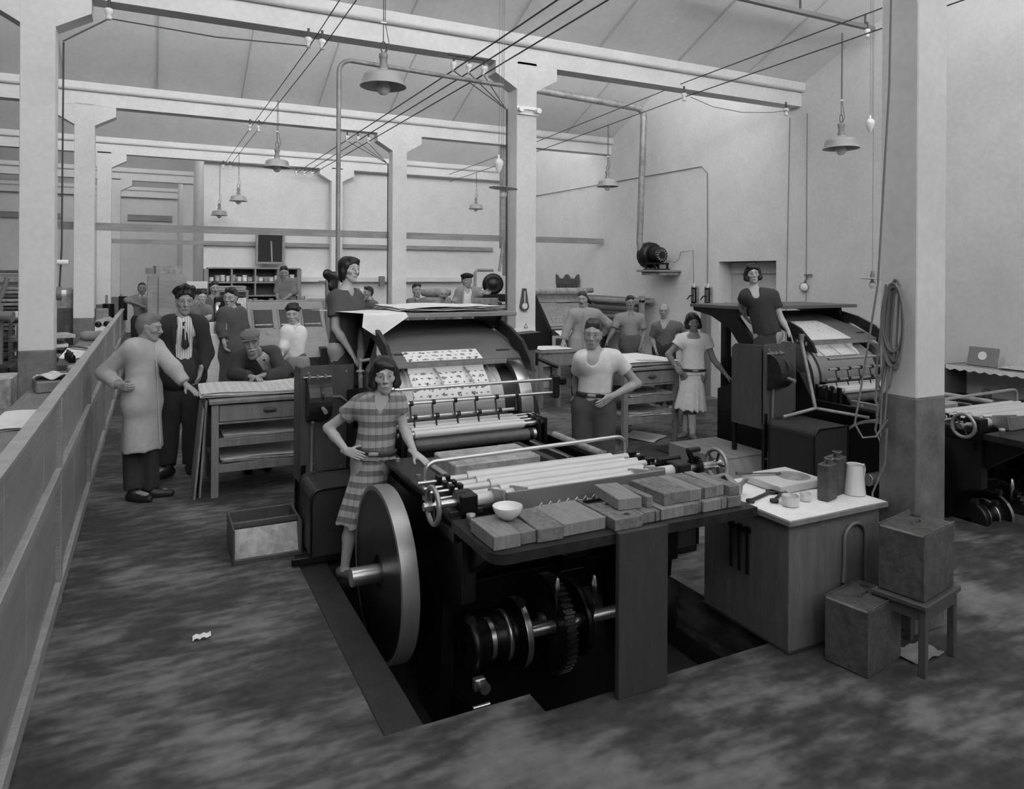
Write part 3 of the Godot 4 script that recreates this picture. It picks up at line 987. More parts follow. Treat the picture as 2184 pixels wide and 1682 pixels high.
	for x: float in [1.575, 1.70, 2.46, 2.57]:
		part(ft, "fountain_cheek", side_prism(G.new(), [[3.20, 0.76], [3.40, 0.79], [3.40, 0.83], [3.22, 0.865]], x, 0.016), M.dull_steel)
	for k in 16:
		var x := 1.73 + k * 0.052
		part(ft, "thumb_screw", G.new().tube([V(x, 0.772, 3.19), V(x + 0.013, 0.772, 3.17), V(x + 0.026, 0.797, 3.16), V(x + 0.039, 0.772, 3.165), V(x + 0.045, 0.785, 3.15)], 0.0042, 6), M.steel)
	bar_set(o)
	# bow rail over the bed
	var pts := [V(1.345, 0.70, 3.75), V(1.345, 0.83, 3.75)]
	for k in 6:
		var a := PI / 2 * (k + 1) / 6
		pts.append(V(1.345 + 0.07 * (1 - cos(a)), 0.835 + 0.07 * sin(a), 3.75))
	for k in 6:
		var a := PI / 2 * k / 5
		pts.append(V(2.613 + 0.07 * sin(a), 0.865 + 0.05 * cos(a) + 0.008, 3.75))
	pts.append(V(2.683, 0.79, 3.75))
	pp(o, "bow_rail", G.new().tube(pts, 0.0125, 12), M.steel)
	# bed with the printing stone
	pp(o, "bed", G.new().span(1.55, 2.58, 0.66, 0.70, 3.80, 4.58, 0.006), M.steel)
	pp(o, "bed_edge", G.new().span(1.52, 1.56, 0.66, 0.775, 3.80, 4.58, 0.004), M.dull_steel)
	pp(o, "bed_edge", G.new().span(2.30, 2.36, 0.66, 0.745, 3.80, 4.58, 0.004), M.dark_iron)
	pp(o, "bed_edge", G.new().span(2.44, 2.48, 0.66, 0.75, 3.80, 4.58, 0.004), M.dark_iron)
	var stn := pp(o, "printing_stone", G.new().span(1.62, 2.205, 0.71, 0.80, 3.985, 4.345, 0.008), M.stone)
	part(stn, "stone_packing", G.new().span(1.70, 2.28, 0.70, 0.755, 3.87, 3.975, 0.004), M.oily)
	pp(o, "tie_rod", G.new().tube([V(2.40, 0.76, 4.5), V(2.41, 0.765, 4.0), V(2.41, 0.72, 3.95)], 0.006, 6), M.dull_steel)
	pp(o, "blanket_roll", G.new().cyl(V(2.62, 0.78, 3.92), V(2.60, 0.79, 4.5), 0.022, -1, 12), M.stone)
	# inking rollers between bed and cylinder
	pp(o, "form_roller", bar(G.new(), 1.62, 2.50, 0.755, 4.72, 0.043, 24), M.dark_roller)
	pp(o, "form_roller", bar(G.new(), 1.62, 2.50, 0.755, 4.83, 0.040, 24), M.dark_roller)
	pp(o, "roller_collar", bar(bar(G.new(), 2.50, 2.525, 0.755, 4.72, 0.05, 24), 1.595, 1.62, 0.755, 4.72, 0.05, 24), M.black_iron)
	pp(o, "roller_collar", bar(G.new(), 2.53, 2.555, 0.755, 4.72, 0.045, 24), M.steel)
	for q in [[0.832, 4.735, 0.028], [0.845, 4.80, 0.020], [0.853, 4.86, 0.024], [0.86, 4.92, 0.018]]:
		var rr := pp(o, "rider_roller", bar(G.new(), 1.62, 2.47, q[0], q[1], q[2], 18), M.leather_roller)
		part(rr, "journal", bar(bar(G.new(), 1.50, 1.62, q[0], q[1], q[2] * 0.6), 2.47, 2.66, q[0], q[1], q[2] * 0.6), M.steel)
	for x: float in [1.52, 2.58, 2.63]:
		for d: float in [4.70, 4.78, 4.86, 4.94]:
			pp(o, "roller_bearing", G.new().span(x - 0.012, x + 0.012, 0.66, 0.875, d - 0.025, d + 0.025, 0.005), M.black_iron)
	# impression cylinder
	var cyl_ := pp(o, "impression_cylinder", bar(G.new(), 1.62, 2.44, 0.88, 5.35, 0.372, 72), M.dull_steel)
	part(cyl_, "cylinder_gap", G.new().box(on_cylinder(2.03, 1.62, 0.365), Vector3(0.82, 0.05, 0.12), 0.004, Basis(Vector3.RIGHT, 0.0)), M.black_iron)
	for q in [[2.58, 2.685], [1.50, 1.575]]:
		pp(o, "cylinder_bearer", bar(G.new(), q[0], q[1], 0.88, 5.35, 0.378, 72), M.steel)
	for q in [[2.44, 2.58], [1.575, 1.62]]:
		pp(o, "cylinder_end", bar(G.new(), q[0], q[1], 0.88, 5.35, 0.33, 48), M.black_iron)
	# gripper and guide rods across the cylinder
	for q in [[1.135, 4.81, 0.0125, 2.78], [1.035, 4.80, 0.0115, 2.78], [0.93, 4.83, 0.0115, 2.44]]:
		var rd := pp(o, "guide_rod", bar(G.new(), 1.50, q[3], q[0], q[1], q[2]), M.steel)
		if q[0] < 1.1:
			for k in 6:
				var x: float = 1.62 + k * 0.165 + (0.04 if q[0] < 1.0 else 0.0)
				if x < q[3]:
					part(rd, "rod_clamp", bar(G.new(), x - 0.012, x + 0.012, q[0], q[1], q[2] + 0.007, 12), M.black_iron)
					part(rd, "finger", G.new().box(V(x, q[0] - 0.06, q[1] + 0.012), Vector3(0.013, 0.11, 0.008), 0.002, Basis(Vector3.RIGHT, -0.25)), M.dark_iron)
	for x: float in [2.78, 2.84]:
		pp(o, "rod_bracket", G.new().span(x - 0.03, x + 0.03, 0.99 if x < 2.8 else 1.09, 1.17 if x < 2.8 else 1.15, 4.77, 4.86, 0.015), M.black_iron)
	pp(o, "spring_lever", G.new().tube([V(2.71, 1.28, 4.95), V(2.80, 1.235, 4.88), V(2.84, 1.22, 4.86)], 0.016, 10), M.black_iron)
	for x: float in [1.67, 1.915, 2.16, 2.355]:
		var band := func(u: float, v: float) -> Vector3: return on_cylinder(x + (u - 0.5) * 0.014 + 0.02 * v, lerpf(0.42, 1.05, v), 0.372 + 0.022 + 0.05 * v * v)
		pp(o, "guide_band", G.new().slab(band, 0.004, 1, 10), M.steel)
	pp(o, "lay_bar", G.new().box(V(2.02, 1.255, 5.11), Vector3(0.98, 0.034, 0.012), 0.003), M.wood_mid)
	# feed board, its curved cheeks and the feed table
	var fb := func(u: float, v: float) -> Vector3: return board_at(lerpf(2.66, 1.585, u), v)
	var board := pp(o, "feed_board", G.new().slab(fb, 0.02, 2, 12), M.wood_board)
	for q in [[2.66, 2.50], [1.59, 1.72]]:
		part(board, "board_strip", G.new().slab(func(u: float, v: float) -> Vector3: return board_at(lerpf(q[0], q[1], u), 0.22, 0.012), 0.004, 1, 1), M.black_iron)
		var sl := G.new()
		var a: Vector3 = board_at(q[0] - signf(q[0] - 2.0) * 0.05, 0.20, 0.012)
		var b := board_at(q[1], 0.20, 0.012)
		part(board, "board_slot", sl.cyl(a, b, 0.006, -1, 6), M.black_iron)
	var cheek := [[5.00, 1.17], [5.05, 1.27], [5.20, 1.405], [5.42, 1.495], [5.72, 1.56], [6.15, 1.585], [6.15, 1.50], [5.75, 1.475], [5.45, 1.40], [5.24, 1.30], [5.12, 1.18]]
	for x: float in [1.565, 2.70]:
		pp(o, "board_cheek", side_prism(G.new(), cheek, x, 0.03), M.dark_iron)
	var tx0 := 1.63 if not second else 1.06
	var ft2 := pp(o, "feed_table", G.new().span(tx0, 2.80, 1.585, 1.62, 5.50, 6.35 if not second else 6.30, 0.004), M.wood_mid_x if not second else M.wood_dark_x)
	for x: float in [1.66, 2.66] if not second else [1.12, 2.66]:
		part(ft2, "table_bracket", side_prism(G.new(), [[5.55, 1.585], [5.62, 1.50], [5.9, 1.40], [6.25, 1.05], [6.4, 1.0], [6.4, 1.1], [6.1, 1.4], [6.0, 1.585]] if not second else [[6.28, 1.585], [6.28, 1.545], [6.0, 1.50], [5.72, 1.38], [5.55, 1.20], [5.5, 0.9], [5.35, 0.9], [5.38, 1.28], [5.6, 1.50], [5.62, 1.585]], x, 0.05), M.black_iron)
	for x: float in [1.55, 2.60]:
		pp(o, "rear_upright", G.new().span(x - 0.04, x + 0.04, 0.0, 1.5, 6.2, 6.3, 0.01), M.black_iron)
	pp(o, "rear_panel", G.new().span(1.5, 2.66, 0.3, 1.0, 6.22, 6.26), M.black_iron)
	return o


func bar_set(o: Node3D) -> void:
	# fountain roller with its two handwheels and the distributing rollers behind it
	var y := 0.795
	pp(o, "fountain_roller", bar(G.new(), 1.40, 2.86, y, 3.36, 0.033, 24), M.leather_roller)
	pp(o, "fountain_shaft", bar(G.new(), 1.20, 3.10, y, 3.36, 0.020, 16), M.steel)
	pp(o, "shaft_bearing", bar(G.new(), 1.37, 1.42, y, 3.36, 0.05, 24), M.black_iron)
	pp(o, "bearing_block", G.new().span(1.375, 1.47, 0.72, 0.84, 3.30, 3.42, 0.008), M.black_iron)
	pp(o, "bearing_block", G.new().span(2.74, 2.84, 0.72, 0.84, 3.30, 3.42, 0.008), M.black_iron)
	pp(o, "ratchet_wheel", G.new().prism(gear_outline(30, 0.055, 0.065), 0.03, Transform3D(Basis(Vector3(0, 0, -1), Vector3(0, 1, 0), Vector3(1, 0, 0)), V(2.92, y, 3.36))), M.black_iron)
	pp(o, "ratchet_pawl", G.new().box(V(2.90, 0.90, 3.36), Vector3(0.10, 0.028, 0.035), 0.008).box(V(2.89, 0.86, 3.37), Vector3(0.03, 0.08, 0.03), 0.006, Basis(Vector3(0, 0, 1), 0.5)), M.black_iron)
	pp(o, "ratchet_arm", G.new().box(V(2.78, 0.83, 3.44), Vector3(0.18, 0.05, 0.03), 0.01), M.black_iron)
	handwheel(o, V(1.25, y, 3.36), -1.0)
	handwheel(o, V(3.08, y, 3.36), 1.0)
	for k in 4:
		var d: float = [3.46, 3.545, 3.635, 3.73][k]
		var yy: float = [0.79, 0.80, 0.795, 0.80][k]
		var xl: float = [1.66, 1.64, 1.60, 1.585][k]
		var xr: float = [2.60, 2.62, 2.585, 2.56][k]
		var r := pp(o, "distributing_roller", bar(G.new(), xl, xr, yy, d, 0.033, 24), M.leather_roller)
		part(r, "roller_neck", bar(G.new(), xl - 0.16, xl, yy, d, 0.020, 16), M.leather_roller)
		part(r, "roller_neck", bar(G.new(), xr, xr + 0.13, yy, d, 0.020, 16), M.leather_roller)
		part(r, "spindle", bar(bar(G.new(), 1.30, xl - 0.15, yy, d, 0.010, 10), xr + 0.1, 2.78, yy, d, 0.010, 10), M.steel)
		for x: float in [1.42, 1.47, 2.70, 2.73]:
			part(r, "fork", G.new().span(x - 0.014, x + 0.014, 0.73, yy + 0.03, d - 0.022, d + 0.022, 0.004), M.black_iron)


func operator_guard(o: Node3D, x0: float, x1: float, d: float, back: float, top: float, low: float) -> void:
	# iron-bound wooden screen beside the layer-on's step, with the drum controller on it
	var w := x1 - x0
	var pl := PackedVector2Array([Vector2(x0, low), Vector2(x1, low), Vector2(x1, top), Vector2(x0 + 0.05, top), Vector2(x0 + 0.015, top - 0.015), Vector2(x0, top - 0.05)])
	var screen := part(o, "screen", G.new().prism(pl, 0.028, Transform3D(Basis.IDENTITY, V(0, 0, d))), M.wood_dark, true)
	part(screen, "side_screen", side_prism(G.new(), [[d, low - 0.05], [back, low - 0.05], [back, top - 0.06], [back - 0.05, top - 0.02], [d, top - 0.01]], x0 + 0.014, 0.028), M.wood_dark)
	for q in [[x0 + 0.06, top - 0.05], [x1 - 0.06, top - 0.05], [x0 + 0.1, low + 0.1], [x1 - 0.1, low + 0.06]]:
		part(screen, "bolt", G.new().cyl(V(q[0], q[1], d - 0.012), V(q[0], q[1], d - 0.022), 0.010, -1, 8), M.dull_steel)
	part(o, "post", G.new().span(x0 + 0.005, x0 + 0.045, 0.0, low + 0.1, d - 0.02, d + 0.02, 0.004), M.black_iron, true)
	part(o, "post", G.new().span(x1 - 0.045, x1 - 0.005, 0.0, low + 0.1, d - 0.02, d + 0.02, 0.004), M.black_iron, true)
	part(o, "post", G.new().span(x0 + 0.005, x0 + 0.045, 0.0, low + 0.1, back - 0.04, back, 0.004), M.black_iron, true)
	var cx := x0 + 0.04
	var cw := w * 0.42
	var cover := part(o, "controller_cover", rounded_cover(G.new(), cx, cx + cw, top - 0.42, top - 0.09, d - 0.013, 0.17), M.dark_iron, true)
	part(cover, "hinge_rod", bar(G.new(), cx - 0.02, cx + cw + 0.02, top - 0.085, d - 0.03, 0.008, 8), M.dull_steel)
	for k in 3:
		part(cover, "hinge", G.new().box(V(cx + cw * (0.15 + 0.35 * k), top - 0.085, d - 0.03), Vector3(0.02, 0.04, 0.03), 0.004), M.dull_steel)
	part(cover, "slot", rounded_cover(G.new(), cx + cw * 0.5, cx + cw * 0.62, top - 0.30, top - 0.12, d - 0.06, 0.13), M.oily)
	part(cover, "lever_knob", G.new().cyl(V(cx + cw * 0.56, top - 0.30, d - 0.16), V(cx + cw * 0.6, top - 0.32, d - 0.25), 0.014, 0.018, 10), M.pipe)


func cage(o: Node3D, x0: float, x1: float, y0: float, y1: float, d0: float, d1: float) -> void:
	var pl := PackedVector2Array()
	var r := 0.07
	pl.append(Vector2(x1, y0))
	pl.append(Vector2(x1, y1))
	for k in 6:
		var a := PI / 2 * k / 5
		pl.append(Vector2(x0 + r - r * sin(a), y1 - r + r * cos(a)))
	pl.append(Vector2(x0, y0))
	part(o, "mesh_cover", G.new().prism(pl, d1 - d0, Transform3D(Basis.IDENTITY, V(0, 0, (d0 + d1) / 2))), M.mesh, true)
	for d: float in [d0 - 0.004, d1 + 0.004]:
		var e := G.new()
		var pts := []
		for p in pl:
			pts.append(V(p.x, p.y, d))
		e.tube(pts, 0.010, 6)
		part(o, "edge_iron", e, M.black_iron, true)
	part(o, "foot", G.new().span(x0 - 0.12, x1, y0 - 0.05, y0, d0, d0 + 0.04, 0.006).span(x0 - 0.12, x1, y0 - 0.05, y0, d1 - 0.04, d1, 0.006), M.black_iron, true)


func sheet_on_press(called: String, label: String, m: Material, shift: Vector3, x0: float, x1: float, t1: float, phi1: float) -> void:
	var fn := func(u: float, v: float) -> Vector3:
		var p: Vector3
		var x := lerpf(x0, x1, u)
		if v < 0.36:
			p = board_at(x, lerpf(t1, 0.02, v / 0.36), 0.014)
		else:
			p = on_cylinder(x, lerpf(0.54, phi1, (v - 0.36) / 0.64), 0.378)
		return p + shift
	solo(called, label, "paper", G.new().slab(fn, 0.0012, 12, 40), m)


func presses() -> void:
	var dots := noise_img(64, func(x: int, y: int) -> float:
		var q := Vector2(fmod(x + (4 if (y / 8) % 2 else 0), 8) - 3.5, fmod(y, 8) - 3.5)
		return 0.12 if q.length() < 2.6 else 0.75)
	mat("mesh", 0.42, 0.5, 0.3, dots, 12.0)
	press(Vector3.ZERO, false, "large black lithographic press with a flower-printed sheet on its cylinder")
	press(Vector3(4.35, 0, -0.04), true, "black lithographic press with a plain pale sheet beyond the two-tone pillar")
	var fm := mat("floral", 1.0, 0.85)
	fm.albedo_texture = floral()
	fm.texture_repeat = true
	fm.uv1_scale = Vector3(1.15, 1.0, 1)
	sheet_on_press("printed_sheet", "white sheet printed with dark leaf clusters, lying over the press cylinder", fm, Vector3.ZERO, 1.71, 2.33, 0.26, 1.20)
	var wm := mat("wavy", 0.96, 0.85)
	wm.albedo_texture = wavy()
	sheet_on_press("printed_sheet", "pale sheet with faint wave print on the farther press cylinder", wm, Vector3(4.35, 0, -0.04), 1.66, 2.28, 0.62, 0.86)
	var g1 := thing("operator_screen", "dark wooden screen with drum controller beside the plaid-dress girl", "screen", V(1.25, 0, 5.70))
	operator_guard(g1, 1.025, 1.44, 5.70, 5.96, 1.217, 0.36)
	var g2 := thing("operator_screen", "dark wooden screen with drum controller below the woman leaning on the press", "screen", V(5.36, 0, 5.0))
	operator_guard(g2, 5.15, 5.565, 5.0, 5.41, 1.29, 0.54)
	solo("speed_lever", "tall iron control lever with turned grip by the dark-dressed woman's hand", "lever", G.new().cyl(V(1.50, 0.0, 5.58), V(1.465, 1.17, 5.58), 0.022, 0.018, 12).lathe([[0.034, 0.0], [0.03, 0.01], [0.014, 0.02], [0.014, 0.08], [0.02, 0.1], [0.0, 0.11]], V(1.465, 1.17, 5.58), Vector3.UP, 14).cyl(V(1.46, 1.25, 5.58), V(1.535, 1.265, 5.56), 0.014, -1, 10), M.pipe)
	solo("speed_lever", "long iron foot lever with bent rod on the farther press", "lever", G.new().cyl(V(5.60, 1.30, 4.95), V(5.56, 0.70, 4.75), 0.018, -1, 10).cyl(V(5.60, 1.29, 4.95), V(5.605, 1.38, 4.95), 0.018, 0.026, 10).cyl(V(5.56, 0.70, 4.75), V(5.2, 0.64, 4.8), 0.016, -1, 10).cyl(V(5.56, 0.70, 4.75), V(5.72, 0.68, 4.3), 0.016, -1, 10), M.pipe)
	var c1 := thing("motor_cage", "perforated black guard box over the motor behind the fly wheel", "guard", V(1.1, 0, 5.0))
	cage(c1, 0.95, 1.33, 0.06, 0.50, 4.86, 5.28)
	var c2 := thing("motor_cage", "perforated black guard box below the farther press screen", "guard", V(5.3, 0, 4.6))
	cage(c2, 5.08, 5.50, 0.06, 0.62, 4.35, 4.85)
	var c3 := thing("motor_cage", "small perforated guard seen under the delivery shelf beside the cabinet", "guard", V(3.3, 0, 4.2))
	cage(c3, 3.12, 3.45, 0.05, 0.30, 3.95, 4.3)
	cable("controller_cable", "braided cable hanging from the drum controller down to the floor", [V(1.105, 0.80, 5.60), V(1.11, 0.74, 5.66), V(1.11, 0.45, 5.67), V(1.10, 0.28, 5.66), V(1.04, 0.10, 5.45), V(0.94, 0.012, 5.34)], 0.012, M.cord)
	cable("controller_cable", "pale cable bowed across the dark screen behind the plaid-dress girl", [V(1.24, 0.985, 5.60), V(1.32, 0.975, 5.64), V(1.38, 0.93, 5.66), V(1.43, 0.87, 5.67)], 0.012, M.cord)
	cable("controller_cable", "cable hanging from the farther drum controller to the floor", [V(5.23, 0.88, 4.95), V(5.24, 0.5, 4.97), V(5.22, 0.2, 4.97), V(5.16, 0.22, 4.97)], 0.011, M.cord)
	spacer_blocks()


func spacer_blocks() -> void:
	# wooden furniture and quoins laid out along the delivery shelf
	var rows := [
		# x0, x1, near edge d, far edge d, base y, height
		[1.322, 1.452, 2.80, 3.06, 0.75, 0.062], [1.457, 1.535, 2.815, 3.07, 0.75, 0.055], [1.542, 1.672, 2.80, 3.08, 0.75, 0.06], [1.676, 1.910, 2.82, 3.10, 0.75, 0.058],
		[1.915, 1.925, 2.84, 3.10, 0.75, 0.062], [1.928, 2.085, 2.77, 3.02, 0.75, 0.055], [2.09, 2.105, 2.79, 3.05, 0.75, 0.055], [2.11, 2.183, 2.80, 3.06, 0.75, 0.055],
		[2.187, 2.212, 2.80, 3.06, 0.75, 0.05], [2.216, 2.36, 2.80, 3.06, 0.75, 0.055], [2.364, 2.455, 2.80, 3.06, 0.75, 0.055], [2.46, 2.478, 2.81, 3.06, 0.75, 0.055],
		[2.482, 2.60, 2.80, 3.06, 0.75, 0.055], [2.604, 2.64, 2.80, 3.06, 0.75, 0.055], [2.645, 2.735, 2.80, 3.06, 0.75, 0.055],
		[2.03, 2.16, 2.86, 3.12, 0.806, 0.055], [2.163, 2.20, 2.84, 3.06, 0.806, 0.055], [2.255, 2.42, 2.83, 3.10, 0.806, 0.06], [2.424, 2.50, 2.83, 3.10, 0.806, 0.058],
		[2.504, 2.512, 2.83, 3.10, 0.806, 0.058], [2.516, 2.60, 2.83, 3.10, 0.806, 0.058], [2.604, 2.66, 2.84, 3.10, 0.806, 0.06], [2.664, 2.735, 2.81, 3.08, 0.806, 0.05]]
	var k := 0
	var says := ["wooden spacer block at the bowl end of the delivery shelf row", "narrow wooden block second in the shelf row", "square wooden block with wide top in the shelf row", "widest wooden block in the shelf row", "thin wooden strip beside the widest block", "wooden block with two drilled holes over the leg board", "thin wooden lead beside the drilled block", "wooden block behind the drilled block", "slim upright strip in the lower shelf row", "broad wooden block under the stacked upper row", "wooden block under the upper row's first piece", "thin lead in the lower row under the stack", "wooden block under the upper row's long piece", "narrow block near the lower row's cabinet end", "last lower block of the shelf row by the cabinet", "pale long block lying across the lower row", "short quoin beside the pale long block", "broad first block of the upper row", "second block of the upper row", "thin lead standing in the upper row", "third block of the upper row", "fourth block of the upper row", "last upper block overhanging towards the cabinet"]
	for r in rows:
		var g := G.new().span(-(r[1] - r[0]) / 2, (r[1] - r[0]) / 2, 0, r[5], -(r[3] - r[2]) / 2, (r[3] - r[2]) / 2, 0.003)
		var at := V((r[0] + r[1]) / 2, r[4] + 0.001, (r[2] + r[3]) / 2)
		if k == 5:
			var o := thing("spacer_block", says[k], "wooden block", at, 0.0, "spacer blocks on the delivery shelf")
			part(o, "block", g, M.block)
			for z: float in [-0.08, 0.08]:
				part(o, "drilled_hole", G.new().cyl(Vector3(0.02, r[5], z), Vector3(0.02, r[5] + 0.001, z), 0.016, -1, 14), M.oily)
		else:
			solo("spacer_block", says[k], "wooden block", g, M.block if k % 3 else M.block_end, "spacer blocks on the delivery shelf", at, 0.03 * sin(k * 2.3) if r[1] - r[0] > 0.05 and k != 15 else (-0.12 if k == 15 else 0.0))
		k += 1
	solo("ink_bowl", "white china bowl standing on the end spacer blocks", "bowl", G.new().lathe([[0.0, 0.0], [0.03, 0.0], [0.032, 0.004], [0.055, 0.02], [0.068, 0.045], [0.071, 0.06], [0.069, 0.061], [0.064, 0.045], [0.05, 0.022], [0.0, 0.012]], Vector3.ZERO, Vector3.UP, 36), M.porcelain, "", V(1.475, 0.815, 2.98))


# ---------------------------------------------------------------- fence, bench, tables, cabinet, cans
func wavy_sheet(x0: float, x1: float, d0: float, d1: float, y: float, amp: float, seed_: float, turn := 0.0) -> Callable:
	var c := Vector2((x0 + x1) / 2, (d0 + d1) / 2)
	return func(u: float, v: float) -> Vector3:
		var p := Vector2(lerpf(x0, x1, u), lerpf(d0, d1, v)) - c
		p = p.rotated(turn) + c
		var e := 4.0 * (u - 0.5) * (u - 0.5) + 4.0 * (v - 0.5) * (v - 0.5)
		return V(p.x, y + amp * (0.6 * sin(u * 5.0 + seed_) * cos(v * 4.0 + seed_ * 1.7) + 0.5 * e * sin(seed_ * 3.1 + 7.0 * u)) + amp, p.y)


func paper_pile(label: String, x0: float, x1: float, d0: float, d1: float, y: float, n: int, amp: float, seed_: int, top_mat: Material = null, group := "") -> Node3D:
	var o := thing("paper_pile", label, "paper", V((x0 + x1) / 2, y, (d0 + d1) / 2), 0.0, group)
	var r := RandomNumberGenerator.new()
	r.seed = seed_
	for k in n:
		var j := 0.02
		var a := r.randf_range(-j, j)
		var b := r.randf_range(-j, j)
		var last := k == n - 1
		var fn := wavy_sheet(x0 + a, x1 + a, d0 + b, d1 + b, y + 0.003 + k * 0.0055, amp * (1.0 + 0.3 * k / n), seed_ * 0.37 + k * 0.6, r.randf_range(-0.03, 0.03))
		part(o, "sheet", G.new().slab(fn, 0.003 if not last else 0.0015, 14, 10), (top_mat if last and top_mat else (M.paper if k % 3 else M.paper_grey)), true)
	return o


func work_table(label: String, x0: float, x1: float, d0: float, d1: float, h: float, shelves: Array, wood: Material) -> Node3D:
	var o := thing("work_table", label, "table", V((x0 + x1) / 2, 0, (d0 + d1) / 2), 0.0, "drawer tables beside the presses")
	part(o, "table_top", G.new().span(x0 - 0.02, x1 + 0.02, h - 0.035, h, d0 - 0.02, d1 + 0.02, 0.005), wood, true)
	for x: float in [x0 + 0.03, x1 - 0.03]:
		for d: float in [d0 + 0.03, d1 - 0.03]:
			part(o, "leg", G.new().span(x - 0.03, x + 0.03, 0.0, h - 0.035, d - 0.03, d + 0.03, 0.004), wood, true)
	var dr := part(o, "drawer", G.new().span(x0 + 0.065, x1 - 0.065, h - 0.19, h - 0.05, d0 + 0.005, d0 + 0.03, 0.004), wood, true)
	part(dr, "drawer_pull", G.new().lathe([[0.0, -0.055], [0.012, -0.053], [0.02, -0.03], [0.022, 0.0], [0.02, 0.03], [0.012, 0.053], [0.0, 0.055]], V((x0 + x1) / 2, h - 0.11, d0 - 0.005), Vector3.RIGHT, 16), M.wood_dark)
	part(o, "apron", G.new().span(x0 + 0.06, x1 - 0.06, h - 0.21, h - 0.195, d0 + 0.005, d0 + 0.03).span(x0 + 0.06, x1 - 0.06, h - 0.2, h - 0.04, d1 - 0.03, d1 - 0.01), wood, true)
	for x: float in [x0 + 0.015, x1 - 0.03]:
		part(o, "side_apron", G.new().span(x, x + 0.015, h - 0.2, h - 0.036, d0 + 0.06, d1 - 0.06), wood, true)
	for y: float in shelves:
		part(o, "shelf", G.new().span(x0 + 0.01, x1 - 0.01, y - 0.02, y, d0 + 0.01, d1 - 0.01, 0.003), wood, true)
		part(o, "shelf_rail", G.new().span(x0 + 0.06, x1 - 0.06, y - 0.07, y - 0.02, d0 + 0.01, d0 + 0.03, 0.003), wood, true)
	return o


func fence() -> void:
	# partition of framed boards along the aisle
	var X := -0.50
	var d0 := 1.6
	var o := thing("board_partition", "long waist-high varnished board partition running down the aisle beside the benches", "partition", V(X, 0, 8))
	part(o, "top_rail", G.new().span(X - 0.035, X + 0.03, 1.20, 1.226, d0, 16.4, 0.004), M.fence_rail, true)
	part(o, "mid_rail", G.new().span(X, X + 0.028, 0.70, 0.78, d0, 16.4, 0.008), M.fence_rail, true)
	part(o, "mid_bead", G.new().span(X, X + 0.036, 0.785, 0.80, d0, 16.4, 0.005), M.fence_rail, true)
	part(o, "base_rail", G.new().span(X, X + 0.028, 0.0, 0.11, d0, 16.4, 0.008), M.fence_rail, true)
	part(o, "base_bead", G.new().span(X, X + 0.036, 0.115, 0.13, d0, 16.4, 0.005), M.fence_rail, true)
	var d := d0
	var k := 0
	while d < 16.3:
		var w := 0.56
		part(o, "board", G.new().span(X - 0.012, X + 0.004 + 0.002 * (k % 2), 0.78, 1.20, d + 0.003, minf(d + w, 16.4) - 0.003, 0.003), M.fence, true)
		part(o, "board", G.new().span(X - 0.012, X + 0.006 - 0.002 * (k % 2), 0.11, 0.70, d + 0.003, minf(d + w, 16.4) - 0.003, 0.003), M.fence, true)
		if k % 4 == 2:
			part(o, "post", G.new().span(X - 0.05, X + 0.034, 0.0, 1.20, d - 0.03, d + 0.03, 0.006), M.fence, true)
		d += w
		k += 1


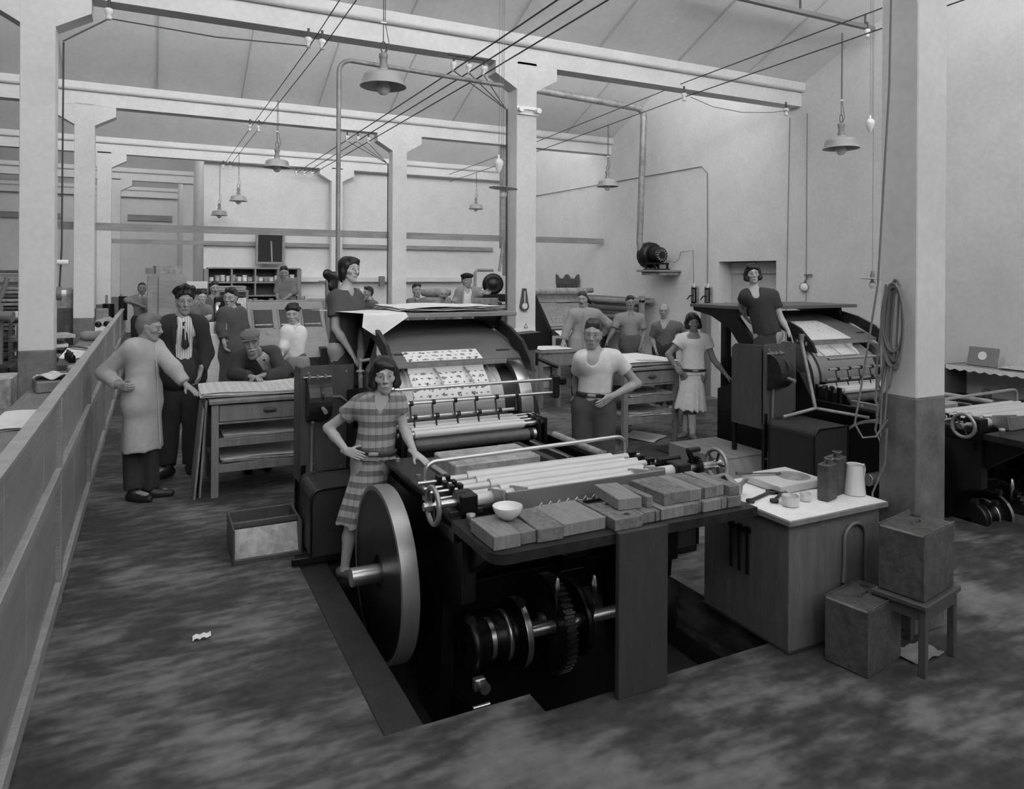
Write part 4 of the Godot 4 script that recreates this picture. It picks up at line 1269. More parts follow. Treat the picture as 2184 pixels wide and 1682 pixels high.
func bench_and_things() -> void:
	for q in [[1.6, 7.06], [7.36, 11.66], [11.96, 16.2]]:
		var o := thing("side_bench", ["long plank bench behind the partition, nearest stretch before the thick column", "plank bench behind the partition between the two columns", "far plank bench behind the partition past the second column"][0 if q[0] < 2 else (1 if q[0] < 8 else 2)], "bench", V(-0.7, 0, (q[0] + q[1]) / 2), 0.0, "benches behind the partition")
		part(o, "bench_top", G.new().span(-0.88, -0.54, 0.965, 1.0, q[0], q[1], 0.004), M.wood_mid, true)
		for d: float in [q[0] + 0.1, (q[0] + q[1]) / 2, q[1] - 0.1]:
			part(o, "leg", G.new().span(-0.86, -0.80, 0.0, 0.965, d - 0.03, d + 0.03, 0.004), M.wood_mid, true)
		part(o, "back_board", G.new().span(-0.875, -0.86, 0.4, 0.96, q[0], q[1]), M.wood_mid, true)
	paper_pile("loose white sheet lying on the bench by the partition's open end", -0.86, -0.56, 5.1, 5.75, 1.0, 2, 0.004, 3)
	solo("wooden_box", "pale wooden block with a rag on it, lying on the bench", "box", G.new().box(Vector3(0, 0.045, 0), Vector3(0.26, 0.09, 0.34), 0.01), M.wood_mid, "", V(-0.70, 1.0, 6.75), 0.2)
	solo("rag", "crumpled rag on the pale wooden block", "rag", G.new().slab(func(u: float, v: float) -> Vector3: return V(-0.82 + u * 0.24, 1.102 + 0.02 * sin(u * 9 + v * 4) * cos(v * 7) + 0.015, 6.62 + v * 0.26), 0.004, 14, 14), M.white_cloth)
	for q in [[-0.63, 7.62, 0.06, "round pale dish behind the pale wooden block"], [-0.60, 8.0, 0.05, "small round pot beside the dark tray on the bench"]]:
		solo("bench_dish", q[3], "dish", G.new().lathe([[0.0, 0.0], [q[2] * 0.7, 0.0], [q[2], 0.03], [q[2], 0.07], [q[2] * 0.8, 0.09], [0.0, 0.1]], Vector3.ZERO, Vector3.UP, 20), M.sack, "", V(q[0], 1.0, q[1]))
	var tray := thing("ink_tray", "low dark tray with small bottles on the bench", "tray", V(-0.72, 1.0, 8.25))
	part(tray, "tray_base", G.new().box(Vector3(0, 0.03, 0), Vector3(0.22, 0.06, 0.5), 0.01), M.wood_dark)
	for k in 3:
		part(tray, "bottle", G.new().lathe([[0.0, 0.0], [0.03, 0.0], [0.03, 0.06], [0.012, 0.08], [0.012, 0.1], [0.0, 0.1]], Vector3(0.03 * (k - 1), 0.06, -0.16 + 0.15 * k), Vector3.UP, 12), M.black_iron)
	paper_pile("stack of pale sheets under a dark ruler on the bench", -0.86, -0.58, 8.75, 9.9, 1.0, 6, 0.006, 5)
	solo("ruler", "dark wooden ruler lying on stacked bench sheets", "ruler", G.new().box(Vector3.ZERO, Vector3(0.05, 0.015, 0.55), 0.003), M.wood_dark, "", V(-0.72, 1.065, 9.6), 0.5)
	solo("cloth_bundle", "dark grey cloth roll lying on the bench behind the partition", "cloth", G.new().lathe([[0.0, -0.16], [0.05, -0.15], [0.07, -0.08], [0.065, 0.0], [0.075, 0.08], [0.05, 0.15], [0.0, 0.16]], Vector3(0, 0.07, 0), Vector3(1, 0, 0.2), 18), M.rag, "", V(-0.71, 1.0, 11.2))
	paper_pile("second pile of sheets on the far bench", -0.86, -0.58, 12.3, 13.2, 1.0, 9, 0.006, 8)
	for k in 2:
		solo("ink_ball", "dark round ink ball on the far bench sheets", "ball", G.new().lathe([[0.0, -0.05], [0.03, -0.04], [0.05, 0.0], [0.03, 0.04], [0.0, 0.05]], Vector3(0, 0.05, 0), Vector3.UP, 14), M.black_iron, "ink balls", V(-0.74 + 0.11 * k, 1.07, 12.75 + 0.08 * k))
	for k in 5:
		solo("paper_bundle", "crumpled pale paper bundle %s" % ["beside the ink balls", "behind the upright card", "under the tall dark roller", "next to the bald man's elbow", "at the partition's far end"][k], "bundle", G.new().lathe([[0.0, 0.0], [0.09, 0.01], [0.12, 0.06], [0.10, 0.10], [0.05, 0.13], [0.0, 0.13]], Vector3.ZERO, Vector3.UP, 9), M.sack, "paper bundles on the far bench", V(-0.70 - 0.06 * (k % 2), 1.0, 13.5 + k * 0.5), k * 0.9)
	solo("upright_card", "upright card box among bundles on the far bench", "box", G.new().box(Vector3(0, 0.14, 0), Vector3(0.2, 0.28, 0.12), 0.006), M.card, "", V(-0.80, 1.0, 14.6), 0.3)
	for k in 2:
		var r := thing("standing_roller", ["dark ink roller standing on end with a pale handle on the far bench", "slimmer dark roller standing behind the handled one"][k], "roller", V(-0.72 + 0.22 * k, 1.0, 15.2 + 0.5 * k))
		part(r, "roller_body", G.new().cyl(Vector3(0, 0, 0), Vector3(0, [0.34, 0.46][k], 0), [0.10, 0.075][k], -1, 18), M.black_iron)
		part(r, "handle", G.new().cyl(Vector3(-0.03, [0.34, 0.46][k], 0), Vector3(-0.03, [0.5, 0.5][k], 0), 0.028, 0.02, 10), M.wood_mid)
	# black upholstered thing at the open end and the floor-standing press parts behind the bench
	var bx := thing("black_stove", "rounded black iron box standing behind the bench's open end", "stove", V(-1.25, 0, 4.75))
	part(bx, "body", G.new().box(Vector3(0, 0.62, 0), Vector3(0.36, 1.0, 0.34), 0.05), M.black_iron)
	part(bx, "lid", G.new().box(Vector3(0, 1.13, 0), Vector3(0.32, 0.03, 0.3), 0.012), M.dark_iron)
	for x: float in [-0.14, 0.14]:
		part(bx, "foot", G.new().cyl(Vector3(x, 0, 0), Vector3(x, 0.13, 0), 0.03), M.black_iron)


func tables() -> void:
	work_table("wide drawer table covered with printed sheets, leaned on by the man in the checked cap", 0.46, 1.42, 6.66, 7.46, 0.84, [0.50, 0.28], M.wood_mid)
	var pm := mat("print_small", 0.92, 0.9)
	pm.albedo_texture = M.floral.albedo_texture
	pm.uv1_scale = Vector3(3, 3, 1)
	paper_pile("pile of printed sheets with curled edges under the capped man's arms", 0.40, 1.30, 6.74, 7.40, 0.84, 7, 0.007, 12, pm)
	paper_pile("folded dark-edged sheets on the middle shelf of the wide drawer table", 0.56, 1.32, 6.72, 7.36, 0.50, 3, 0.004, 15)
	paper_pile("white sheets on the low shelf of the wide drawer table", 0.56, 1.25, 6.70, 7.30, 0.28, 6, 0.006, 17)
	var lb := thing("leaning_board", "flat plank leaning against the side of the wide drawer table", "board", V(0.40, 0, 7.0))
	part(lb, "plank", G.new().box(Vector3(0, 0.41, 0), Vector3(0.018, 0.84, 0.55), 0.003, Basis(Vector3(0, 0, 1), -0.06)), M.wood_mid)
	part(lb, "second_plank", G.new().box(Vector3(-0.035, 0.38, 0.06), Vector3(0.018, 0.78, 0.5), 0.003, Basis(Vector3(0, 0, 1), -0.09)), M.wood_mid)
	work_table("drawer table stacked with blank sheets behind the man in the white undershirt", 4.72, 5.50, 6.62, 7.6, 0.89, [0.55, 0.32], M.wood_mid)
	paper_pile("thick pile of blank paper with ragged edge on the table beside the white-dress girl", 4.70, 5.52, 6.66, 7.55, 0.89, 8, 0.007, 21)
	paper_pile("sheets fanned on the middle shelf of the blank-paper table", 4.80, 5.44, 6.66, 7.4, 0.55, 4, 0.005, 23)
	paper_pile("sheets piled on the low shelf of the blank-paper table", 4.80, 5.44, 6.66, 7.4, 0.32, 7, 0.006, 25)
	solo("loose_sheet", "loose sheet on the floor under the blank-paper table", "paper", G.new().slab(wavy_sheet(5.05, 5.45, 6.75, 7.2, 0.002, 0.01, 2.0, 0.5), 0.0015, 10, 8), M.paper)
	var lb2 := thing("leaning_board", "planks leaning on the undershirt man's side of the blank-paper table", "board", V(4.62, 0, 7.0))
	part(lb2, "plank", G.new().box(Vector3(0, 0.41, 0), Vector3(0.018, 0.84, 0.5), 0.003, Basis(Vector3(0, 0, 1), -0.10)), M.wood_mid)
	# feed table loads
	paper_pile("broad pile of blank sheets lying on the feed table of the flower-print press", 1.80, 2.74, 5.60, 6.35, 1.62, 5, 0.012, 31)
	var hang := func(u: float, v: float) -> Vector3:
		var a := V(1.20, 1.628, 6.2).lerp(V(1.86, 1.628, 5.9), u)
		var b := V(1.46, 1.63, 5.49).lerp(V(1.80, 1.63, 5.49), u)
		if v < 0.6:
			return a.lerp(b, v / 0.6)
		var t := (v - 0.6) / 0.4
		return b + Vector3(-0.03 * t * (0.5 - u), -0.19 * t * (1.0 - absf(u - 0.35) * 1.3), 0.012 + 0.02 * t)
	solo("hanging_sheet", "white sheet hanging over the feed table edge beside the dark-dressed woman", "paper", G.new().slab(hang, 0.0015, 16, 20), M.paper)
	# low open crate on the floor
	var c := thing("low_crate", "low open wooden crate with a pale tilted board inside, beside the motor guard", "crate", V(0.72, 0, 5.3))
	part(c, "end_board", G.new().span(0.485, 0.50, 0.0, 0.235, 5.08, 5.5, 0.003), M.wood_dark, true)
	part(c, "end_board", G.new().span(0.92, 0.935, 0.0, 0.235, 5.08, 5.5, 0.003), M.wood_dark, true)
	part(c, "front_board", G.new().box(V(0.71, 0.10, 5.17), Vector3(0.42, 0.20, 0.014), 0.003, Basis(Vector3.RIGHT, -0.35)), M.paper_grey, true)
	part(c, "top_edge", G.new().span(0.485, 0.935, 0.205, 0.24, 5.2, 5.225, 0.003), M.wood_dark, true)
	part(c, "sill", G.new().span(0.485, 0.935, 0.0, 0.03, 5.08, 5.105, 0.003), M.wood_dark, true)
	part(c, "back_board", G.new().span(0.50, 0.92, 0.0, 0.235, 5.48, 5.5, 0.003), M.wood_dark, true)
	solo("paper_scrap", "tiny crumpled paper scrap lying on the open floor", "paper", G.new().slab(func(u: float, v: float) -> Vector3: return V(0.20 + u * 0.09, 0.008 + 0.012 * absf(sin(u * 8 + v * 3)), 4.12 + v * 0.05), 0.002, 8, 6), M.paper)


func cabinet_and_cans() -> void:
	var o := thing("ink_cabinet", "plain wooden cabinet with a paper-covered top standing by the two-tone pillar", "cabinet", V(3.28, 0, 2.98))
	part(o, "body", G.new().span(2.935, 3.63, 0.0, 0.665, 2.665, 3.30, 0.004), M.wood_rough, true)
	part(o, "cabinet_top", G.new().span(2.90, 3.66, 0.665, 0.695, 2.63, 3.34, 0.004), M.wood_mid, true)
	part(o, "plinth", G.new().span(2.925, 3.64, 0.0, 0.012, 2.655, 3.31, 0.003), M.oily, true)
	var arch := []
	for k in 13:
		var a := PI * k / 12
		arch.append(V(3.42 - 0.085 * cos(a), 0.52 + 0.085 * sin(a), 2.655))
	arch.push_front(V(3.335, 0.40, 2.655))
	arch.push_front(V(3.325, 0.30, 2.655))
	arch.append(V(3.507, 0.25, 2.655))
	part(o, "bent_tube", G.new().tube(arch, 0.011, 8), M.pipe_dark, true)
	solo("cover_paper", "white paper spread over the ink cabinet top", "paper", G.new().slab(wavy_sheet(2.91, 3.65, 2.635, 3.33, 0.6955, 0.0012, 1.0), 0.0012, 16, 14), M.paper)
	var t := thing("hanging_spanners", "dark spanners hung on the shaded side of the ink cabinet", "tools", V(2.925, 0.5, 3.0))
	for k in 3:
		part(t, "spanner", G.new().box(Vector3(-0.005, -0.08, -0.06 + 0.06 * k), Vector3(0.012, 0.22, 0.022), 0.004).cyl(Vector3(-0.012, 0.05, -0.06 + 0.06 * k), Vector3(0.002, 0.05, -0.06 + 0.06 * k), 0.022, -1, 12), M.black_iron)
	var s := thing("ink_slab", "thick marble ink slab with smeared grey ink on the cabinet", "slab", V(3.38, 0.698, 3.12))
	part(s, "slab", G.new().box(Vector3(0, 0.025, 0), Vector3(0.36, 0.045, 0.30), 0.004), M.marble)
	part(s, "ink_smear", G.new().lathe([[0.10, 0.0485], [0.06, 0.050], [0.0, 0.0505]], Vector3(0.06, 0, 0.02), Vector3.UP, 20), M.card)
	solo("ink_knife", "long palette knife with dark handle laid across the ink slab", "knife", G.new().cyl(Vector3(-0.12, 0.0, 0), Vector3(-0.02, 0.0, 0), 0.011, 0.009, 10).box(Vector3(0.07, -0.004, 0), Vector3(0.18, 0.003, 0.024), 0.001), M.wood_dark, "", V(3.24, 0.762, 3.2), -0.35)
	for q in [[3.375, 2.80, 0.085, 0.045, 0.20, "short square oil tin with a screw neck on the cabinet"], [3.515, 2.86, 0.085, 0.055, 0.21, "taller square oil tin behind the short one"]]:
		var c := thing("oil_tin", q[5], "tin", V(q[0], 0.70, q[1]), 0.25, "oil tins on the cabinet")
		part(c, "body", G.new().box(Vector3(0, q[4] / 2, 0), Vector3(q[2] * 1.25, q[4], q[3] * 1.5), 0.006), M.tin_dark)
		part(c, "neck", G.new().lathe([[0.022, 0.0], [0.022, 0.018], [0.026, 0.02], [0.026, 0.026], [0.018, 0.026]], Vector3(0.018, q[4], 0), Vector3.UP, 14), M.tin)
		part(c, "handle", G.new().tube([Vector3(-0.045, q[4], 0), Vector3(-0.035, q[4] + 0.014, 0), Vector3(-0.012, q[4] + 0.014, 0), Vector3(-0.004, q[4], 0)], 0.004, 6), M.tin_dark)
	var j := thing("enamel_jug", "white enamel jug with a loop handle at the cabinet corner", "jug", V(3.60, 0.70, 2.80))
	part(j, "body", G.new().lathe([[0.0, 0.0], [0.058, 0.0], [0.06, 0.005], [0.05, 0.10], [0.043, 0.165], [0.046, 0.17], [0.04, 0.165], [0.046, 0.1], [0.054, 0.01], [0.0, 0.008]], Vector3.ZERO, Vector3.UP, 28), M.porcelain)
	part(j, "handle", G.new().tube([Vector3(0.043, 0.155, 0), Vector3(0.075, 0.158, 0), Vector3(0.085, 0.13, 0), Vector3(0.075, 0.09, 0), Vector3(0.052, 0.06, 0)], 0.007, 8), M.porcelain)
	for q in [[3.10, 2.81, 0.045, 0.055, "round streaked ink pot on the cabinet"], [3.245, 2.835, 0.030, 0.04, "smaller streaked ink pot beside the larger"]]:
		solo("ink_pot", q[4], "pot", G.new().lathe([[0.0, 0.0], [q[2] * 0.92, 0.0], [q[2], 0.004], [q[2], q[3]], [q[2] - 0.005, q[3]], [q[2] - 0.006, 0.01], [0.0, 0.012]], Vector3.ZERO, Vector3.UP, 26), M.white_cloth, "ink pots on the cabinet", V(q[0], 0.70, q[1]))
	for q in [[3.06, 2.98, 0.3, 0.24, "large open-ended spanner lying on the cover paper"], [3.14, 2.93, 0.5, 0.17, "smaller spanner crossing the large one"]]:
		solo("spanner", q[4], "spanner", G.new().box(Vector3(0, 0.008, 0), Vector3(q[3], 0.014, 0.02), 0.004).lathe([[0.012, 0.0], [0.03, 0.002], [0.03, 0.014], [0.012, 0.016]], Vector3(q[3] / 2, 0, 0), Vector3.UP, 12).lathe([[0.010, 0.0], [0.024, 0.002], [0.024, 0.014], [0.010, 0.016]], Vector3(-q[3] / 2, 0, 0), Vector3.UP, 12), M.dark_iron, "spanners on the cabinet", V(q[0], 0.70, q[1]), q[2])
	solo("oily_rag", "crumpled oily rag hanging over the shelf end beside the spanners", "rag", G.new().slab(func(u: float, v: float) -> Vector3: return V(2.82 + u * 0.2 + 0.02 * sin(v * 6), 0.80 + 0.045 * sin(u * 7 + 1) * cos(v * 5) - 0.05 * u, 3.02 + v * 0.18 + 0.02 * sin(u * 9)), 0.004, 16, 12), M.rag)
	# square cans
	square_can(V(3.245, 0, 2.47), 0.19, "square petrol can standing on the floor before the cabinet")
	var st := thing("low_stool", "low wooden stool carrying a square can beside the pillar", "stool", V(3.50, 0, 2.36), 0.19)
	part(st, "seat", G.new().box(Vector3(0, 0.345, 0), Vector3(0.40, 0.03, 0.27), 0.006), M.wood_dark)
	part(st, "apron", G.new().box(Vector3(0, 0.30, 0.11), Vector3(0.35, 0.06, 0.02), 0.003), M.wood_dark)
	part(st, "apron", G.new().box(Vector3(0, 0.30, -0.11), Vector3(0.35, 0.06, 0.02), 0.003), M.wood_dark)
	for x: float in [-0.165, 0.165]:
		part(st, "apron", G.new().box(Vector3(x, 0.30, 0), Vector3(0.02, 0.06, 0.2), 0.003), M.wood_dark)
		for z: float in [-0.105, 0.105]:
			part(st, "leg", G.new().box(Vector3(x, 0.165, z), Vector3(0.035, 0.33, 0.035), 0.004), M.wood_dark)
	square_can(V(3.50, 0.361, 2.36), 0.19, "square petrol can set up on the low stool")
	solo("floor_rag", "oily rag lying under the low stool", "rag", G.new().slab(func(u: float, v: float) -> Vector3: return V(3.42 + u * 0.22, 0.012 + 0.012 * absf(sin(u * 8)) * absf(cos(v * 6)), 2.30 + v * 0.13), 0.004, 12, 8), M.rag)


func square_can(at: Vector3, turn: float, label: String) -> void:
	var c := thing("square_can", label, "can", at, turn, "square petrol cans")
	part(c, "body", G.new().box(Vector3(0, 0.162, 0), Vector3(0.345, 0.325, 0.225), 0.008), M.tin)
	part(c, "top_rim", G.new().box(Vector3(0, 0.326, -0.11), Vector3(0.345, 0.01, 0.006), 0.002).box(Vector3(0, 0.326, 0.11), Vector3(0.345, 0.01, 0.006), 0.002), M.tin)
	part(c, "seam", G.new().cyl(Vector3(-0.168, 0.01, 0.108), Vector3(-0.168, 0.32, 0.108), 0.006, -1, 8), M.tin)
	part(c, "handle", G.new().tube([Vector3(-0.04, 0.325, 0.0), Vector3(-0.035, 0.337, 0.0), Vector3(0.035, 0.337, 0.0), Vector3(0.04, 0.325, 0.0)], 0.005, 6), M.tin_dark)
	part(c, "cap", G.new().cyl(Vector3(0.11, 0.324, -0.05), Vector3(0.11, 0.336, -0.05), 0.024, -1, 14), M.tin_dark)


func column_things() -> void:
	var o := thing("pillar_clock", "dark drop-shaped wall instrument with white round dial on the column", "barometer", V(3.70, 1.65, 7.09))
	var p := PackedVector2Array([Vector2(-0.022, 0.13), Vector2(0.022, 0.13), Vector2(0.05, -0.05)])
	for k in 13:
		var a := -0.25 + (PI + 0.5) * k / 12
		p.append(Vector2(0.056 * cos(a), -0.068 - 0.056 * sin(a)))
	p.append(Vector2(-0.05, -0.05))
	part(o, "case", G.new().prism(p, 0.025, Transform3D.IDENTITY), M.wood_dark)
	part(o, "dial", G.new().cyl(Vector3(0, -0.065, 0.0), Vector3(0, -0.065, 0.018), 0.033, -1, 24), M.porcelain)
	part(o, "tube", G.new().cyl(Vector3(0, -0.03, 0.014), Vector3(0, 0.10, 0.014), 0.006, -1, 8), M.porcelain)
	solo("paper_pad", "white paper pad clipped on the column below the dial instrument", "paper", G.new().box(Vector3.ZERO, Vector3(0.32, 0.075, 0.02), 0.003, Basis(Vector3(0, 0, 1), 0.05)), M.paper, "", V(3.665, 1.305, 7.06))
	solo("pad_clip", "wire clip holding the paper pad", "clip", G.new().tube([Vector3(-0.02, 0, 0), Vector3(0, 0.05, 0), Vector3(0.02, 0, 0), Vector3(-0.02, 0, 0)], 0.004, 6), M.wire, "", V(3.70, 1.345, 7.045))
	var b := thing("hopper_box", "dark sloping metal hopper fixed before the column under the paper pad", "hopper", V(3.52, 1.22, 6.75))
	part(b, "hopper", G.new().prism(PackedVector2Array([Vector2(-0.16, 0.09), Vector2(0.15, 0.11), Vector2(0.10, -0.07), Vector2(-0.08, -0.09)]), 0.22, Transform3D.IDENTITY), M.black_iron)
	part(b, "bracket", G.new().box(Vector3(0.1, 0.0, -0.2), Vector3(0.05, 0.1, 0.26), 0.005), M.black_iron)
	# coil of cable on the two-tone pillar
	var c := thing("cable_coil", "hanks of cable hung in long loops on the shaded side of the two-tone pillar", "cable", V(3.68, 0, 2.6))
	var r := RandomNumberGenerator.new()
	r.seed = 5
	for k in 9:
		var pts := []
		var cy := 1.68 + r.randf_range(-0.02, 0.03)
		var hh := 0.20 + r.randf_range(-0.04, 0.05)
		for i in 25:
			var a := TAU * i / 24
			pts.append(V(3.672 - 0.004 * k, cy + hh * cos(a), 2.60 + (0.035 + 0.004 * k) * sin(a)))
		part(c, "coil_turn", G.new().tube(pts, 0.006, 6), M.cord, true)
	for k in 4:
		var x := 3.67 - 0.01 * k
		var low: float = [1.28, 1.10, 1.02, 1.2][k]
		part(c, "loop", G.new().tube([V(x, 1.9, 2.58 + 0.02 * k), V(x, 1.5, 2.60 + 0.03 * k), V(x - 0.01, low + 0.05, 2.63 + 0.02 * k), V(x - 0.02, low, 2.66), V(x - 0.01, low + 0.06, 2.70), V(x, 1.5, 2.64)], 0.006, 6), M.cord, true)
	part(c, "feed", G.new().tube([V(3.66, 4.2, 2.62), V(3.63, 3.0, 2.62), V(3.60, 1.9, 2.66), V(3.54, 1.3, 2.72), V(3.52, 1.12, 2.74), V(3.56, 1.04, 2.72), V(3.62, 1.05, 2.68), V(3.66, 1.15, 2.64)], 0.006, 6), M.cord, true)
	part(c, "tail", G.new().tube([V(3.655, 1.1, 2.64), V(3.655, 0.9, 2.65), V(3.645, 0.72, 2.72), V(3.665, 0.66, 2.73)], 0.006, 6), M.cord, true)


func furniture() -> void:
	fence()
	bench_and_things()
	tables()
	cabinet_and_cans()
	column_things()
	floor_steps()


func floor_steps() -> void:
	var s := thing("wooden_step", "low sloped wooden platform before the farther press screen", "platform", V(5.2, 0, 5.5))
	part(s, "deck", side_prism(G.new(), [[5.0, 0.0], [5.9, 0.0], [5.9, 0.20], [5.15, 0.20]], 5.08, 0.62), M.wood_mid, true)
	part(s, "kerb", G.new().span(4.77, 5.39, 0.20, 0.215, 5.15, 5.9, 0.003), M.wood_mid, true)
	solo("floor_plate", "flat iron plate let into the floor behind the sloped platform", "plate", G.new().span(5.0, 5.42, 0.0, 0.012, 6.0, 6.4, 0.003), M.oily)


# ---------------------------------------------------------------- the back of the hall
func far_side() -> void:
	# pigeon-hole shelves with paint pots
	var o := thing("pot_shelves", "wide pigeon-hole shelves full of pale pots against the back wall", "shelves", V(1.95, 0, 16.3))
	var x0 := 1.02
	var x1 := 2.88
	for y: float in [0.62, 1.20, 1.42, 1.70, 2.00]:
		part(o, "shelf_board", G.new().span(x0, x1, y, y + 0.03, 16.02, 16.44, 0.003), M.wood_mid, true)
	for k in 5:
		var x := lerpf(x0, x1, k / 4.0)
		part(o, "divider", G.new().span(x - 0.018 - (0.05 if k % 4 == 0 else 0.0), x + 0.018, 0.0 if k % 4 == 0 else 1.42, 2.0, 16.03, 16.43, 0.003), M.wood_mid, true)
	part(o, "back_board", G.new().span(x0, x1, 0.3, 2.0, 16.43, 16.45), M.wood_dark, true)
	part(o, "counter", G.new().span(x0, x1, 0.9, 1.22, 15.92, 16.0, 0.004), M.wood_dark_x, true)
	var r := RandomNumberGenerator.new()
	r.seed = 9
	var k := 0
	for y: float in [1.73, 1.23]:
		for i in 17:
			var x := x0 + 0.08 + i * 0.108
			if y > 1.6 and absf(x - 1.45) < 0.0:
				continue
			var rr := r.randf_range(0.036, 0.05)
			var hh := r.randf_range(0.09, 0.16)
			solo("paint_pot", ["pale paint pot in the upper pigeon-holes", "pale paint pot in the low row above the dark counter"][0 if y > 1.6 else 1], "pot", G.new().lathe([[0.0, 0.0], [rr * 0.8, 0.0], [rr, 0.02], [rr, hh * 0.7], [rr * 0.85, hh * 0.8], [rr * 1.1, hh * 0.85], [rr * 1.1, hh], [0.0, hh]], Vector3.ZERO, Vector3.UP, 10), [M.porcelain, M.sack, M.white_cloth][k % 3], ["paint pots, upper row", "paint pots, low row"][0 if y > 1.6 else 1], V(x, y + 0.001, 16.15 + r.randf_range(-0.03, 0.05)))
			k += 1
	paper_pile("tall white paper stack leaning before the pigeon-holes", 1.20, 1.72, 15.55, 15.85, 1.57, 14, 0.002, 41)
	var st := thing("stack_stand", "plain stand bearing the tall white paper stack", "stand", V(1.46, 0, 15.7))
	part(st, "stand_top", G.new().span(1.16, 1.76, 1.53, 1.568, 15.5, 15.88, 0.004), M.wood_mid, true)
	for x: float in [1.19, 1.73]:
		for d: float in [15.53, 15.85]:
			part(st, "leg", G.new().span(x - 0.025, x + 0.025, 0.0, 1.53, d - 0.025, d + 0.025), M.wood_mid, true)
	paper_pile("flat white sheets on the shelf right behind the shelf worker", 1.80, 2.50, 15.75, 15.95, 1.222, 3, 0.003, 43)
	# hung frame
	var fr := thing("hung_mirror", "dark glazed frame hung tilted on the wall battens", "mirror", V(2.29, 2.46, 16.36))
	fr.rotation = Vector3(0.10, 0, 0.0)
	part(fr, "glass", G.new().box(Vector3(0, 0, 0), Vector3(0.50, 0.60, 0.02), 0.0), M.glass_dark)
	for q in [[0, 0.325, 0.60, 0.05], [0, -0.325, 0.60, 0.05]]:
		part(fr, "frame_rail", G.new().box(Vector3(q[0], q[1], 0.01), Vector3(q[2], q[3], 0.05), 0.006), M.batten)
	for x: float in [-0.275, 0.275]:
		part(fr, "frame_stile", G.new().box(Vector3(x, 0, 0.01), Vector3(0.05, 0.65, 0.05), 0.006), M.batten)
	part(fr, "muntin", G.new().box(Vector3(0.03, -0.07, 0.02), Vector3(0.035, 0.45, 0.02), 0.004, Basis(Vector3(0, 0, 1), 0.06)), M.batten)
	# tall cupboard and its load
	var cb := thing("tall_cupboard", "tall grey wooden cupboard with cartons on top behind the tie man", "cupboard", V(0.25, 0, 14.2))
	part(cb, "carcass", G.new().span(-0.08, 0.55, 0.0, 1.90, 14.0, 14.6, 0.006), M.batten, true)
	part(cb, "door", G.new().span(0.10, 0.54, 0.1, 1.86, 13.97, 14.0, 0.004), M.batten, true)
	part(cb, "side_door", G.new().span(-0.07, 0.085, 0.1, 1.86, 13.97, 14.0, 0.004), M.batten, true)
	solo("carton", "long carton lying on the tall cupboard", "carton", G.new().box(Vector3(0, 0.07, 0), Vector3(0.42, 0.14, 0.4), 0.006), M.card, "", V(0.24, 1.90, 14.3), 0.1)
	solo("carton", "small open carton at the cupboard edge", "carton", G.new().box(Vector3(0, 0.05, 0), Vector3(0.14, 0.10, 0.3), 0.006), M.wood_mid, "", V(-0.0, 1.90, 14.2), -0.3)
	solo("wall_counter", "pale counter shelf between the cupboard and the pigeon-holes", "counter", G.new().span(0.56, 0.99, 1.60, 1.74, 15.6, 16.0, 0.005), M.wall)
	solo("counter_support", "dark support board under the pale counter shelf", "support", G.new().span(0.60, 0.96, 0.0, 1.60, 15.75, 15.9, 0.004), M.card)
	solo("wooden_platform", "low wooden platform under the lad working on the far press", "platform", G.new().span(1.70, 2.20, 0.0, 0.36, 11.8, 12.25, 0.005), M.wood_mid)
	solo("wooden_platform", "low wooden platform under the worker in the beret", "platform", G.new().span(4.48, 4.96, 0.0, 0.22, 10.95, 11.4, 0.005), M.wood_mid)
	far_press()
	roll_corner()
	left_store()
	wall_shelf()
	# dark panels and pilaster boxes on the back wall behind the pillar-framed workers
	for q in [[3.05, 3.65, 0.9, 1.35, "low grey wall cupboard behind the aisle beyond the second column"], [4.15, 4.62, 0.95, 1.45, "grey wall cupboard between the two workers with bare heads"]]:
		var w := thing("wall_cupboard", q[4], "cupboard", V((q[0] + q[1]) / 2, 0, 16.45))
		part(w, "door", G.new().span(q[0] + 0.05, q[1] - 0.05, q[2] - 0.3, q[3], 16.40, 16.43, 0.004), M.card, true)
		part(w, "surround", G.new().span(q[0], q[1], 0.3, q[3] + 0.06, 16.43, 16.56, 0.004), M.wall, true)
	var ps := thing("proof_stand", "tall dark iron stand with a crossarm beyond the glazed press board", "stand", V(3.0, 0, 14.0))
	part(ps, "upright", G.new().span(2.99, 3.07, 0.0, 1.80, 13.97, 14.05, 0.006), M.pipe_dark, true)
	part(ps, "crossarm", G.new().span(2.86, 3.06, 1.74, 1.78, 13.98, 14.04, 0.004), M.pipe_dark, true)
	part(ps, "foot", G.new().span(2.88, 3.12, 0.0, 0.06, 13.9, 14.12, 0.01), M.black_iron, true)
	var cw := thing("paper_clamp_rack", "cluttered rack of papers beside the second column", "rack", V(3.55, 0, 14.4))
	part(cw, "back_board", G.new().span(3.32, 3.80, 0.0, 1.62, 14.55, 14.6), M.batten, true)
	for i in 6:
		part(cw, "card", G.new().box(V(3.42 + 0.06 * i, 1.36 + 0.05 * sin(i * 2.0), 14.5), Vector3(0.14, 0.05, 0.02), 0.002, Basis(Vector3(0, 0, 1), sin(i * 3.0))), [M.paper, M.black_iron, M.card][i % 3], true)
	part(cw, "ledge", G.new().span(3.32, 3.80, 1.15, 1.2, 14.3, 14.55), M.wood_mid, true)
	solo("switch_box", "small grey switch box on the back wall ledge", "box", G.new().span(4.72, 4.84, 1.62, 1.86, 16.28, 16.4, 0.006), M.pipe_dark)


